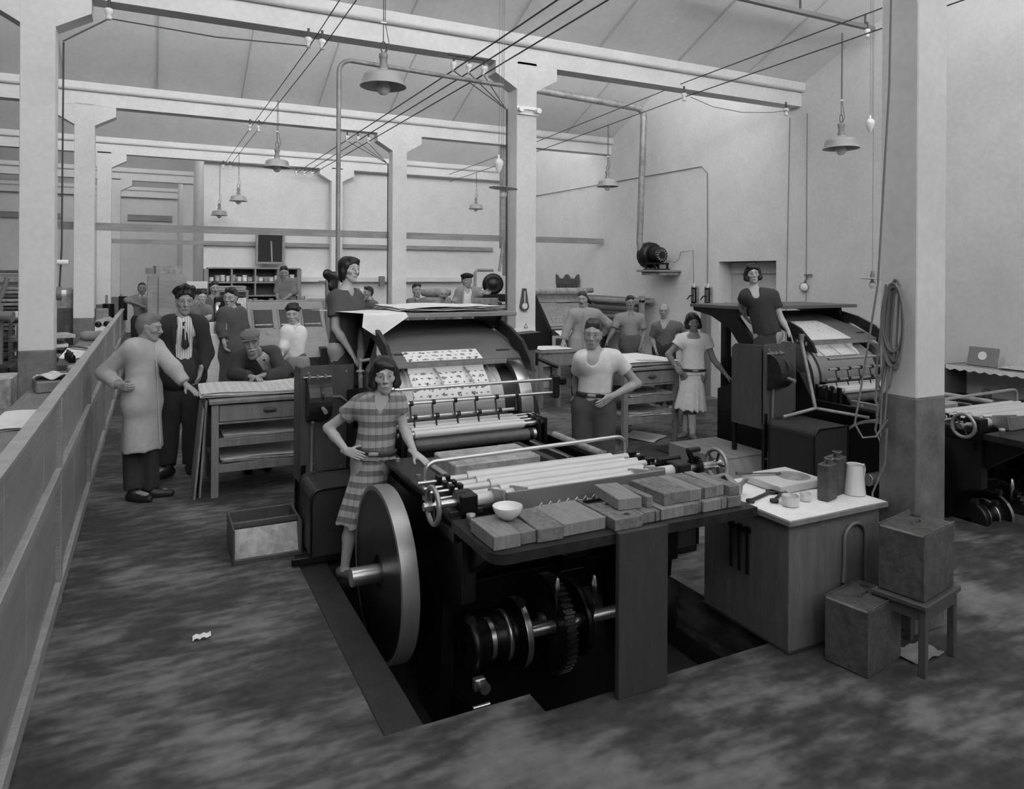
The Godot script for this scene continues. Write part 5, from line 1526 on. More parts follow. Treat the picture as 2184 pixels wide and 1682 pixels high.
func far_press() -> void:
	# the press behind the boy: a glazed slanting board with a pale end panel
	var o := thing("glazed_press", "far press with a slanting dark board of three glass lights behind the boy", "printing press", V(1.6, 0, 10.1))
	var tilt := Basis(Vector3.RIGHT, -0.72)
	var c := V(1.64, 1.17, 10.0)
	var bd := part(o, "slanting_board", G.new().box(c, Vector3(1.0, 0.95, 0.03), 0.004, tilt), M.wood_mid_x, true)
	for x: float in [-0.31, 0.02, 0.33]:
		part(bd, "light", G.new().box(c + tilt * Vector3(x, 0.18, 0.017), Vector3(0.24, 0.30, 0.01), 0.0, tilt), M.glass_dark)
		part(bd, "light_rail", G.new().box(c + tilt * Vector3(x, 0.07, 0.026), Vector3(0.22, 0.02, 0.012), 0.003, tilt), M.paper_grey)
		for sx: float in [-0.13, 0.13]:
			part(bd, "light_stile", G.new().box(c + tilt * Vector3(x + sx, 0.18, 0.022), Vector3(0.02, 0.34, 0.014), 0.003, tilt), M.wood_mid)
	part(bd, "label_plate", G.new().box(c + tilt * Vector3(-0.26, -0.06, 0.018), Vector3(0.07, 0.05, 0.004), 0.001, tilt), M.card)
	part(o, "top_ledge", G.new().span(0.98, 2.2, 1.52, 1.55, 10.34, 10.55, 0.004), M.wood_mid, true)
	part(o, "end_panel", G.new().box(V(1.02, 1.30, 10.2), Vector3(0.24, 0.66, 0.02), 0.004, Basis(Vector3.RIGHT, -0.5)), M.paper_grey, true)
	for k in 5:
		part(o, "knob", G.new().cyl(V(1.0, 1.52 - 0.11 * k, 10.28 - 0.055 * k), V(1.0, 1.52 - 0.11 * k, 10.24 - 0.055 * k), 0.018, -1, 10), M.black_iron, true)
	part(o, "frame", G.new().span(1.14, 1.24, 0.0, 0.95, 9.6, 10.6, 0.01), M.black_iron, true)
	part(o, "frame", G.new().span(2.0, 2.1, 0.0, 0.95, 9.6, 10.6, 0.01), M.black_iron, true)
	part(o, "lower_shelf", G.new().span(1.14, 2.1, 0.60, 0.64, 9.45, 10.0, 0.004), M.paper_grey, true)
	part(o, "under_board", G.new().span(1.14, 2.1, 0.68, 0.82, 9.66, 9.7, 0.004), M.black_iron, true)
	part(o, "drive_wheel", G.new().lathe([[0.10, -0.02], [0.13, -0.02], [0.13, 0.03], [0.10, 0.03]], V(0.76, 1.42, 10.0), Vector3(1, 0, 0.2), 28), M.steel, true)
	part(o, "wheel_spider", G.new().lathe([[0.0, 0.0], [0.10, 0.0], [0.10, 0.02], [0.0, 0.02]], V(0.76, 1.42, 10.0), Vector3(1, 0, 0.2), 28), M.black_iron, true)
	part(o, "wheel_stand", G.new().span(0.72, 0.86, 0.0, 1.62, 10.05, 10.2, 0.02), M.black_iron, true)
	part(o, "arm", G.new().cyl(V(0.8, 1.5, 10.1), V(1.05, 1.5, 10.2), 0.025), M.black_iron, true)
	paper_pile("white sheets on the lower shelf behind the boy", 1.60, 2.05, 9.3, 9.7, 0.645, 8, 0.008, 51)
	var w := thing("cloth_stand", "box stand draped with a white cloth behind the tie man", "stand", V(0.71, 0, 9.6))
	part(w, "cloth", G.new().span(0.60, 0.82, 0.45, 1.18, 9.5, 9.7, 0.01), M.white_cloth, true)
	part(w, "leg", G.new().span(0.63, 0.79, 0.0, 0.45, 9.55, 9.65), M.wood_mid, true)
	solo("white_pail", "small white pail on the cloth-draped stand", "pail", G.new().lathe([[0.0, 0.0], [0.04, 0.0], [0.05, 0.14], [0.045, 0.14], [0.0, 0.12]], Vector3.ZERO, Vector3.UP, 18), M.porcelain, "", V(0.65, 1.18, 9.58))
	solo("cloth_box", "pale box with a dark band on the cloth-draped stand", "box", G.new().box(Vector3(0, 0.075, 0), Vector3(0.14, 0.15, 0.14), 0.006), M.sack, "", V(0.765, 1.18, 9.6))
	solo("brush_tray", "dark pot of brushes behind the lad in work shirt", "pot", G.new().lathe([[0.0, 0.0], [0.06, 0.0], [0.07, 0.1], [0.0, 0.1]], Vector3.ZERO, Vector3.UP, 14).cyl(Vector3(0.01, 0.1, 0), Vector3(0.04, 0.22, 0), 0.008).cyl(Vector3(-0.02, 0.1, 0), Vector3(-0.03, 0.2, 0.02), 0.008), M.black_iron, "", V(0.77, 1.331, 9.6))


func roll_corner() -> void:
	# the far corner: pale cloth roll on a slanting board machine, rack of rolls, slatted screen, switchboard machine
	var o := thing("roll_machine", "far machine with a pale cloth roll above a slanting panelled board", "machine", V(7.2, 0, 12.2))
	part(o, "cloth_roll", bar(G.new(), 6.35, 7.62, 1.60, 12.0, 0.07, 24), M.stone, true)
	part(o, "roll_core", bar(G.new(), 7.62, 7.78, 1.62, 12.0, 0.05, 16), M.wood_mid, true)
	var tilt := Basis(Vector3.RIGHT, -0.75)
	part(o, "upper_board", G.new().box(V(7.0, 1.48, 12.15), Vector3(1.35, 0.26, 0.03), 0.004, tilt), M.card, true)
	var c := V(7.2, 1.16, 11.8)
	var bd := part(o, "slanting_board", G.new().box(c, Vector3(1.2, 0.56, 0.03), 0.004, tilt), M.batten, true)
	for x: float in [-0.38, -0.05, 0.28]:
		part(bd, "panel", G.new().box(c + tilt * Vector3(x, 0.0, 0.018), Vector3(0.28, 0.40, 0.008), 0.003, tilt), M.card)
		part(bd, "panel_rail", G.new().box(c + tilt * Vector3(x, -0.08, 0.026), Vector3(0.26, 0.018, 0.01), 0.002, tilt), M.paper_grey)
	part(o, "lower_rail", G.new().span(6.5, 7.8, 0.80, 0.92, 11.5, 11.6, 0.004), M.wood_dark, true)
	part(o, "side_frame", side_prism(G.new(), [[11.4, 0.0], [12.3, 0.0], [12.3, 1.6], [12.1, 1.6], [11.4, 0.9]], 6.5, 0.06), M.black_iron, true)
	part(o, "side_frame", side_prism(G.new(), [[11.4, 0.0], [12.3, 0.0], [12.3, 1.5], [12.1, 1.5], [11.4, 0.9]], 7.7, 0.06), M.black_iron, true)
	var n := thing("ruled_sheet", "pale sheet ruled with a fine grid under the slanting panelled board", "paper", V(7.0, 0, 11.2))
	part(n, "sheet", G.new().box(V(7.0, 0.83, 11.25), Vector3(0.8, 0.005, 0.4), 0.0, Basis(Vector3.RIGHT, 0.35)), M.paper, true)
	part(n, "rest", G.new().span(6.6, 7.4, 0.6, 0.76, 11.1, 11.4, 0.004), M.wood_dark, true)
	part(n, "stand", G.new().span(6.9, 7.1, 0.0, 0.6, 11.2, 11.3, 0.004), M.wood_dark, true)
	var rk := thing("roll_rack", "wall rack of long dark cloth rolls behind the lad with hands on the table", "rack", V(7.75, 0, 11.2))
	for k in 5:
		var y := 1.44 - 0.14 * k
		part(rk, "cloth_roll", G.new().cyl(V(7.78 - 0.10 * (k % 2), y, 10.35), V(7.78 - 0.10 * (k % 2), y, 12.5), 0.055, -1, 16), M.wood_dark if k % 2 else M.card, true)
	part(rk, "rail", G.new().span(7.88, 7.98, 1.40, 1.52, 10.3, 12.6, 0.005), M.batten, true)
	part(rk, "post", G.new().span(7.66, 7.74, 0.0, 1.56, 10.25, 10.33, 0.006), M.batten, true)
	part(rk, "arm", G.new().span(7.66, 7.95, 1.44, 1.49, 10.25, 10.31, 0.005), M.batten, true)
	var sc := thing("slatted_screen", "dark slatted screen with scalloped top against the side wall", "screen", V(7.94, 1.2, 13.24))
	for k in 12:
		part(sc, "slat", G.new().box(Vector3(0, 0.28, -0.42 + k * 0.076), Vector3(0.025, 0.72, 0.05), 0.004), M.wood_dark)
	var p := PackedVector2Array()
	for k in 25:
		var t := float(k) / 24
		p.append(Vector2(lerpf(-0.46, 0.46, t), 0.66 + 0.07 * cos(t * TAU * 2.0)))
	p.append(Vector2(0.46, 0.52))
	p.append(Vector2(-0.46, 0.52))
	part(sc, "scalloped_rail", G.new().prism(p, 0.035, Transform3D(Basis(Vector3(0, 0, 1), Vector3(0, 1, 0), Vector3(-1, 0, 0)), Vector3.ZERO)), M.wood_dark)
	part(sc, "low_rail", G.new().box(Vector3(0, -0.05, 0), Vector3(0.03, 0.06, 0.94), 0.004), M.wood_dark)
	# desk with the ruled machine in front of the column
	var dk := thing("sheet_desk", "pale desk with sheets on it under the grey-coated man's hand", "desk", V(5.35, 0, 9.3))
	part(dk, "desk_top", G.new().span(5.0, 5.75, 0.79, 0.82, 9.05, 9.75, 0.004), M.wood_mid, true)
	for x: float in [5.03, 5.32, 5.72]:
		part(dk, "leg", G.new().span(x - 0.03, x + 0.03, 0.0, 0.79, 9.08, 9.14, 0.004), M.wood_mid, true)
	part(dk, "drawer_front", G.new().span(5.05, 5.70, 0.60, 0.78, 9.07, 9.09, 0.004), M.wood_mid, true)
	part(dk, "carton", G.new().span(5.1, 5.3, 0.25, 0.55, 9.3, 9.6, 0.006), M.paper_grey, true)
	paper_pile("sheets spread on the pale desk under the grey-coated man's hand", 5.05, 5.6, 9.12, 9.6, 0.82, 3, 0.004, 61)
	# machine with switchboard behind the feed table
	var m := thing("fan_machine", "machine with a dark round fan casing beside the dial column", "machine", V(5.7, 0, 12.0))
	part(m, "body", G.new().span(5.0, 6.0, 0.0, 1.36, 11.9, 12.6, 0.01), M.wood_dark, true)
	part(m, "keys", G.new().span(5.05, 5.7, 1.36, 1.42, 11.8, 12.2, 0.004), M.dark_iron, true)
	for k in 6:
		part(m, "key_block", G.new().span(5.08 + 0.10 * k, 5.15 + 0.10 * k, 1.42, 1.45, 11.8, 12.05, 0.003), M.card, true)
	part(m, "fan_casing", G.new().lathe([[0.0, 0.0], [0.05, 0.0], [0.09, 0.03], [0.13, 0.01], [0.18, 0.02], [0.2, 0.06], [0.18, 0.12], [0.0, 0.14]], V(5.62, 1.74, 12.0), Vector3(0.3, 0.05, -1), 32), M.black_iron, true)
	part(m, "casing_stand", G.new().span(5.35, 5.9, 1.42, 1.56, 11.95, 12.2, 0.02), M.black_iron, true)
	part(m, "slant_plate", G.new().box(V(5.25, 1.58, 12.2), Vector3(0.4, 0.02, 0.3), 0.003, Basis(Vector3(0, 0, 1), 0.5)), M.card, true)
	part(m, "pipe_stem", G.new().tube([V(5.38, 1.5, 12.3), V(5.38, 1.95, 12.3), V(5.42, 2.0, 12.3), V(5.75, 2.0, 12.3)], 0.03, 10), M.card, true)
	var sl := thing("slanting_timber", "slanting timbers hung between the wall batten and the fan machine", "timber", V(5.72, 0, 11.9))
	part(sl, "timber", G.new().box(V(5.70, 2.3, 11.82), Vector3(0.05, 0.65, 0.04), 0.004, Basis(Vector3(0, 0, 1), -0.14)), M.card, true)
	part(sl, "hung_board", G.new().box(V(5.80, 2.25, 11.86), Vector3(0.12, 0.7, 0.02), 0.003), M.pipe_dark, true)
	var sw := thing("switchboard", "switch panel with rows of knobs beside the column foot", "switchboard", V(3.45, 0, 7.6))
	part(sw, "panel_board", G.new().span(3.30, 3.60, 1.28, 1.66, 7.55, 7.58, 0.004), M.card, true)
	for i in 4:
		for j in 4:
			part(sw, "knob", G.new().cyl(V(3.34 + 0.07 * i, 1.34 + 0.08 * j, 7.55), V(3.34 + 0.07 * i, 1.34 + 0.08 * j, 7.52), 0.014, -1, 8), M.dark_iron if (i + j) % 3 else M.steel, true)
	part(sw, "panel_post", G.new().span(3.43, 3.47, 0.0, 1.28, 7.55, 7.58), M.pipe_dark, true)
	# rolled cushion-like bundle behind the bareheaded worker
	var bl := thing("hanging_bundle", "two thick grey cloth bundles stacked behind the moustached worker", "bundle", V(4.95, 1.4, 13.2))
	for y: float in [0.0, 0.16]:
		part(bl, "bundle", G.new().lathe([[0.0, -0.3], [0.06, -0.29], [0.08, -0.2], [0.08, 0.2], [0.06, 0.29], [0.0, 0.3]], Vector3(0, y, 0), Vector3.RIGHT, 16), M.card)
	part(bl, "bundle_stand", G.new().box(Vector3(0, -0.74, 0), Vector3(0.5, 1.32, 0.14), 0.006), M.wood_mid)


func left_store() -> void:
	# paper store beyond the partition
	for k in 3:
		var xx: float = [-2.2, -1.5, -2.6][k]
		var dd: float = [12.2, 12.4, 17.5][k]
		var o := thing("paper_rack", ["open rack of paper boards behind the thick corner column", "open rack of pale paper piles between the columns", "farthest rack of paper boards in the side bay"][k], "rack", V(xx, 0, dd))
		var w := 0.62
		for y: float in [0.35, 0.68, 0.98, 1.24]:
			part(o, "shelf", G.new().span(xx - w / 2, xx + w / 2, y, y + 0.03, dd, dd + 0.6, 0.003), M.wood_mid, true)
			part(o, "paper_stack", G.new().span(xx - w / 2 + 0.05, xx + w / 2 - 0.03 - 0.1 * fmod(y * 7, 1.0), y + 0.03, y + 0.10 + 0.08 * fmod(y * 5, 1.0), dd + 0.03, dd + 0.55, 0.004), M.paper if fmod(y * 10, 2.0) < 1.0 else M.paper_grey, true)
		for x: float in [xx - w / 2, xx + w / 2]:
			part(o, "upright", G.new().span(x - 0.025, x + 0.025, 0.0, 1.3, dd, dd + 0.05, 0.003), M.wood_dark, true)
	var b := thing("board_stack", "tall stack of thin boards behind the thick corner column", "stack", V(-2.0, 0, 13.2))
	for k in 22:
		part(b, "board", G.new().span(-2.42 + 0.02 * sin(k * 2.1), -1.58 + 0.03 * sin(k * 1.3), 0.6 + 0.062 * k, 0.645 + 0.062 * k, 13.2 + 0.02 * sin(k * 1.7), 13.8, 0.004), M.wood_dark if k % 3 == 0 else M.card, true)
	part(b, "trestle", G.new().span(-2.3, -1.7, 0.0, 0.6, 13.3, 13.7, 0.01), M.wood_dark, true)
	var dr := thing("round_drum", "dark round-cornered drum machine between the first two left columns", "machine", V(-1.12, 0, 12.0))
	part(dr, "drum_body", G.new().box(V(-1.12, 1.52, 12.0), Vector3(0.34, 0.36, 0.3), 0.08), M.card, true)
	part(dr, "drum_foot", G.new().span(-1.25, -1.0, 0.0, 1.36, 11.9, 12.1, 0.01), M.wood_dark, true)
	for k in 4:
		solo("paper_board", "pale flat board pile in the side bay behind the drum machine", "paper", G.new().box(Vector3(0, 0.02, 0), Vector3(0.4, 0.045, 0.5), 0.004), [M.paper, M.paper_grey][k % 2], "flat boards in the side bay", V(-1.35 + 0.06 * k, 0.70 + 0.12 * k, 11.3), 0.1 * k)
	var bs := thing("board_trestle", "trestle carrying pale flat boards in the side bay", "trestle", V(-1.3, 0, 11.3))
	for k in 4:
		part(bs, "shelf", G.new().span(-1.62, -1.02, 0.67 + 0.12 * k, 0.695 + 0.12 * k, 11.02, 11.6), M.wood_dark, true)
	for x: float in [-1.6, -1.04]:
		part(bs, "upright", G.new().span(x - 0.02, x + 0.02, 0.0, 1.2, 11.56, 11.6), M.wood_dark, true)
	var hp := thing("hand_press", "dark hand press with a raised lever at the hall's shaded side", "press", V(-1.9, 0, 10.2))
	part(hp, "column", G.new().cyl(V(-1.62, 0.0, 10.2), V(-1.62, 1.55, 10.2), 0.06), M.pipe_dark, true)
	part(hp, "lever", G.new().cyl(V(-1.62, 1.5, 10.2), V(-1.52, 1.86, 10.2), 0.02, 0.03), M.pipe_dark, true)
	part(hp, "head", G.new().cyl(V(-1.62, 1.42, 10.15), V(-1.45, 1.40, 10.1), 0.06), M.pipe_dark, true)
	part(hp, "bed", G.new().span(-2.1, -1.45, 0.5, 0.85, 9.9, 10.5, 0.02), M.black_iron, true)
	part(hp, "legs", G.new().span(-2.0, -1.5, 0.0, 0.5, 10.0, 10.4, 0.02), M.black_iron, true)
	for k in 2:
		solo("side_table", ["pale-topped bench in the shaded bay behind the partition bench", "second pale-topped bench deeper in the shaded bay"][k], "bench", G.new().span(-2.6, -1.35, 0.0, 0.72 + 0.06 * k, 7.9 + 1.4 * k, 8.5 + 1.4 * k, 0.004), [M.wood_dark, M.paper_grey][k])
	solo("tall_pole", "thin dark pole standing beside the second left column", "pole", G.new().cyl(V(-1.02, 0.0, 15.9), V(-1.02, 2.05, 15.9), 0.03), M.pipe_dark)


func wall_shelf() -> void:
	var o := thing("wall_shelf_unit", "open shelf unit with scalloped paper edging on the wall behind the pillar", "shelves", V(7.75, 0, 4.2))
	for q in [[1.0, 0.30], [0.66, 0.30]]:
		part(o, "shelf", G.new().span(7.62, 7.98, q[0] - 0.025, q[0], 3.5, 4.83, 0.003), M.wood_mid, true)
		var n := 26
		var p := PackedVector2Array([Vector2(3.5, q[0] + 0.002)])
		for k in n + 1:
			p.append(Vector2(lerpf(3.5, 4.82, float(k) / n), q[0] - 0.035 - (0.02 if k % 2 else 0.0)))
		p.append(Vector2(4.82, q[0] + 0.002))
		part(o, "paper_edging", G.new().prism(p, 0.002, Transform3D(Basis(Vector3(0, 0, -1), Vector3(0, 1, 0), Vector3(1, 0, 0)), Vector3(7.617, 0, 0))), M.paper, true)
	part(o, "end_panel", G.new().span(7.62, 7.98, 0.0, 1.0, 4.81, 4.84, 0.003), M.wood_dark, true)
	part(o, "divider", G.new().span(7.7, 7.98, 0.0, 0.97, 4.0, 4.03, 0.003), M.wood_mid, true)
	var b := thing("album", "large dark album with white oval label leaning on the shelf unit", "book", V(7.80, 1.0, 4.55))
	b.rotation = Vector3(0, 0, -0.25)
	part(b, "cover", G.new().box(Vector3(0, 0.10, 0), Vector3(0.03, 0.20, 0.30), 0.004), M.wood_mid)
	part(b, "label", G.new().cyl(Vector3(-0.015, 0.11, 0), Vector3(-0.018, 0.11, 0), 0.045, -1, 20), M.paper)
	solo("jar", "small dark jar on the lower shelf of the wall unit", "jar", G.new().lathe([[0.0, 0.0], [0.04, 0.0], [0.045, 0.1], [0.03, 0.12], [0.0, 0.12]], Vector3.ZERO, Vector3.UP, 16), M.wood_dark, "", V(7.72, 0.66, 4.45))
	paper_pile("loose papers lying on the wall shelf beside the album", 7.66, 7.95, 3.8, 4.3, 1.0, 4, 0.006, 71)
	solo("tool_heap", "dark tools lying on the lower wall shelf", "tools", G.new().box(Vector3(0, 0.015, 0), Vector3(0.06, 0.03, 0.24), 0.01).cyl(Vector3(0.03, 0.03, -0.1), Vector3(-0.03, 0.03, 0.12), 0.012), M.black_iron, "", V(7.74, 0.66, 4.68))


# ---------------------------------------------------------------- figures: distance fields of tapered capsules, meshed as surface nets
class Blob:
	var h := 0.01
	var o := Vector3.ZERO
	var nx := 0
	var ny := 0
	var nz := 0
	var f := PackedFloat32Array()

	static func make(prims: Array, cell: float, paint := false) -> Array:
		var b := Blob.new()
		b.h = cell
		var lo := Vector3.ONE * 1e9
		var hi := -lo
		for p in prims:
			if p[0] == 0 or p[0] == 4:
				var r: float = maxf(p[3], p[4])
				lo = lo.min((p[1] as Vector3).min(p[2]) - Vector3.ONE * r)
				hi = hi.max((p[1] as Vector3).max(p[2]) + Vector3.ONE * r)
		lo -= Vector3.ONE * cell * 3.0
		hi += Vector3.ONE * cell * 3.0
		b.o = lo
		b.nx = int((hi.x - lo.x) / cell) + 2
		b.ny = int((hi.y - lo.y) / cell) + 2
		b.nz = int((hi.z - lo.z) / cell) + 2
		b.f.resize(b.nx * b.ny * b.nz)
		b.f.fill(1.0)
		for p in prims:
			match p[0]:
				2:
					b.plane(p[1], p[2])
				3:
					b.pleats(p[1], p[2], p[3], p[4], p[5])
				_:
					b.stamp(p[0], p[1], p[2], p[3], p[4], p[5], p[6] if p.size() > 6 else Vector3.ZERO, p[7] if p.size() > 7 else 1.0)
		return b.net(paint)

	func stamp(op: int, a: Vector3, b: Vector3, ra: float, rb: float, k: float, ax: Vector3, s: float) -> void:
		var m := maxf(ra, rb) + k + h * 3.0
		var lo := (a.min(b) - Vector3.ONE * m - o) / h
		var hi := (a.max(b) + Vector3.ONE * m - o) / h
		var i0 := maxi(int(lo.x), 0)
		var i1 := mini(int(hi.x) + 1, nx - 1)
		var j0 := maxi(int(lo.y), 0)
		var j1 := mini(int(hi.y) + 1, ny - 1)
		var k0 := maxi(int(lo.z), 0)
		var k1 := mini(int(hi.z) + 1, nz - 1)
		var ba := b - a
		var len2 := ba.length_squared()
		var inv := 1.0 / len2 if len2 > 1e-12 else 0.0
		var ln := sqrt(len2)
		var flat := s != 1.0
		var s1 := s - 1.0
		var dr := rb - ra
		var kk := maxf(k, 1e-5)
		for z in range(k0, k1 + 1):
			for y in range(j0, j1 + 1):
				var n := (z * ny + y) * nx + i0
				var q0 := Vector3(o.x + i0 * h, o.y + y * h, o.z + z * h) - a
				for x in range(i0, i1 + 1):
					var tr := q0.dot(ba) * inv
					var t := clampf(tr, 0.0, 1.0)
					var q := q0 - ba * t
					if flat:
						q += ax * (q.dot(ax) * s1)
					var d := q.length() - (ra + dr * t)
					if op == 4:
						if tr > 1.0:
							q = q0 - ba * tr
							if flat:
								q += ax * (q.dot(ax) * s1)
							d = maxf(q.length() - rb, (tr - 1.0) * ln)
						else:
							d = maxf(d, (tr - 1.0) * ln)
					var e := f[n]
					if op == 1:
						d = -d
						var hh := kk - absf(d - e)
						d = maxf(d, e)
						if hh > 0.0:
							d += hh * hh * 0.25 / kk
					else:
						var hh := kk - absf(d - e)
						d = minf(d, e)
						if hh > 0.0:
							d -= hh * hh * 0.25 / kk
					f[n] = d
					n += 1
					q0.x += h

	func plane(a: Vector3, nn: Vector3) -> void:
		var n := 0
		for z in nz:
			for y in ny:
				var q := Vector3(o.x, o.y + y * h, o.z + z * h) - a
				var d := q.dot(nn)
				var st := nn.x * h
				for x in nx:
					if d > f[n]:
						f[n] = d
					d += st
					n += 1

	func pleats(a: Vector3, axis: Vector3, amp: float, count: float, fade: float) -> void:
		# folds that run along the axis and grow from a over the length "fade"
		var fr := G.frame_of(axis)
		var n := 0
		for z in nz:
			for y in ny:
				for x in nx:
					var e := f[n]
					if e < 0.06 and e > -0.06:
						var q := Vector3(o.x + x * h, o.y + y * h, o.z + z * h) - a
						var t := clampf(q.dot(axis) / fade, 0.0, 1.0)
						if t > 0.0:
							var an := atan2(q.dot(fr.y), q.dot(fr.x))
							f[n] = e + amp * t * (sin(an * count + 1.3 * sin(an * 2.0)) + 0.45 * sin(an * count * 1.7 + 2.0 + t * 2.0))
					n += 1

	func net(paint: bool) -> Array:
		var v := PackedVector3Array()
		var id := PackedInt32Array()
		id.resize(f.size())
		id.fill(-1)
		var sx := 1
		var sy := nx
		var sz := nx * ny
		var off := PackedInt32Array([0, sx, sy, sx + sy, sz, sx + sz, sy + sz, sx + sy + sz])
		var cells := PackedInt32Array()
		var lim := h * 3.2
		for z in nz - 1:
			for y in ny - 1:
				var n := (z * ny + y) * nx
				for x in nx - 1:
					var e := f[n]
					if e < lim and e > -lim:
						var neg := 0
						for q in 8:
							if f[n + off[q]] < 0.0:
								neg += 1
						if neg > 0 and neg < 8:
							var sum := Vector3.ZERO
							var cnt := 0
							for q in 8:
								var va := f[n + off[q]]
								for bit in 3:
									var w := q | (1 << bit)
									if w != q:
										var vb := f[n + off[w]]
										if (va < 0.0) != (vb < 0.0):
											var t := va / (va - vb)
											var p := Vector3(q & 1, (q >> 1) & 1, q >> 2)
											if bit == 0:
												p.x += t
											elif bit == 1:
												p.y += t
											else:
												p.z += t
											sum += p
											cnt += 1
							id[n] = v.size()
							cells.append(n)
							v.append(o + (Vector3(x, y, z) + sum / cnt) * h)
					n += 1
		var ix := PackedInt32Array()
		for n in cells:
			var a := f[n] < 0.0
			for bit in 3:
				var su := [sx, sy, sz][bit] as int
				if (f[n + su] < 0.0) == a:
					continue
				var s1 := [sy, sz, sx][bit] as int
				var s2 := [sz, sx, sy][bit] as int
				if n - s1 - s2 < 0:
					continue
				var p0 := id[n]
				var p1 := id[n - s1]
				var p2 := id[n - s1 - s2]
				var p3 := id[n - s2]
				if p1 < 0 or p2 < 0 or p3 < 0:
					continue
				if a:
					ix.append_array([p0, p2, p1, p0, p3, p2])
				else:
					ix.append_array([p0, p1, p2, p0, p2, p3])
		var nn := PackedVector3Array()
		nn.resize(v.size())
		for k in range(0, ix.size(), 3):
			var fnn := (v[ix[k + 2]] - v[ix[k]]).cross(v[ix[k + 1]] - v[ix[k]])
			nn[ix[k]] += fnn
			nn[ix[k + 1]] += fnn
			nn[ix[k + 2]] += fnn
		for k in nn.size():
			nn[k] = nn[k].normalized()
		var c := PackedColorArray()
		if paint:
			c.resize(v.size())
			for k in v.size():
				c[k] = face_paint(v[k])
		return [v, nn, c, ix]

	static func face_paint(p: Vector3) -> Color:
		# dye, not shade: lips, brows, lashes, iris, white of the eye
		var g := 1.0
		var ax := absf(p.x)
		if p.z > 0.066:
			if absf(p.y + 0.0625) < 0.0115 and ax < 0.0245 - 0.7 * absf(p.y + 0.0625):
				g = 0.66
			var ex := (ax - 0.0315) / 0.0145
			if absf(ex) < 1.0:
				var half := 0.0052 * (1.0 - ex * ex) + 0.0006
				var ey := p.y - 0.0138
				if absf(ey) < half:
					g = 1.12
					if Vector2(ax - 0.0312, ey).length() < 0.0056:
						g = 0.10
				elif ey > 0.0 and ey < half + 0.0026:
					g = 0.36
		if p.z > 0.05 and ax > 0.012 and ax < 0.051:
			var t := (ax - 0.012) / 0.039
			var by := 0.0365 + 0.0055 * sin(t * 2.4) - 0.003 * t
			if absf(p.y - by) < 0.0036 * (1.0 - 0.55 * t):
				g = 0.34
		return Color(g, g, g)


func blob_mesh(lists: Array, m: Material) -> ArrayMesh:
	# lists: [[arrays, transform, tint], ...] joined into one surface
	var v := PackedVector3Array()
	var n := PackedVector3Array()
	var c := PackedColorArray()
	var ix := PackedInt32Array()
	for l in lists:
		var a: Array = l[0]
		var xf: Transform3D = l[1]
		var base := v.size()
		var av: PackedVector3Array = xf * (a[0] as PackedVector3Array)
		v.append_array(av)
		var rot := Transform3D(xf.basis.inverse().transposed(), Vector3.ZERO)
		var an: PackedVector3Array = rot * (a[1] as PackedVector3Array)
		for k in an.size():
			an[k] = an[k].normalized()
		n.append_array(an)
		if (a[2] as PackedColorArray).size() == av.size():
			c.append_array(a[2])
		else:
			var cc := PackedColorArray()
			cc.resize(av.size())
			cc.fill(Color.WHITE)
			c.append_array(cc)
		var mirrored := xf.basis.determinant() < 0
		var ai: PackedInt32Array = a[3]
		var out := PackedInt32Array()
		out.resize(ai.size())
		for k in range(0, ai.size(), 3):
			out[k] = ai[k] + base
			out[k + 1] = ai[k + (2 if mirrored else 1)] + base
			out[k + 2] = ai[k + (1 if mirrored else 2)] + base
		ix.append_array(out)
	var arr := []
	arr.resize(Mesh.ARRAY_MAX)
	arr[Mesh.ARRAY_VERTEX] = v
	arr[Mesh.ARRAY_NORMAL] = n
	arr[Mesh.ARRAY_COLOR] = c
	arr[Mesh.ARRAY_INDEX] = ix
	var me := ArrayMesh.new()
	me.add_surface_from_arrays(Mesh.PRIMITIVE_TRIANGLES, arr)
	me.surface_set_material(0, m)
	return me


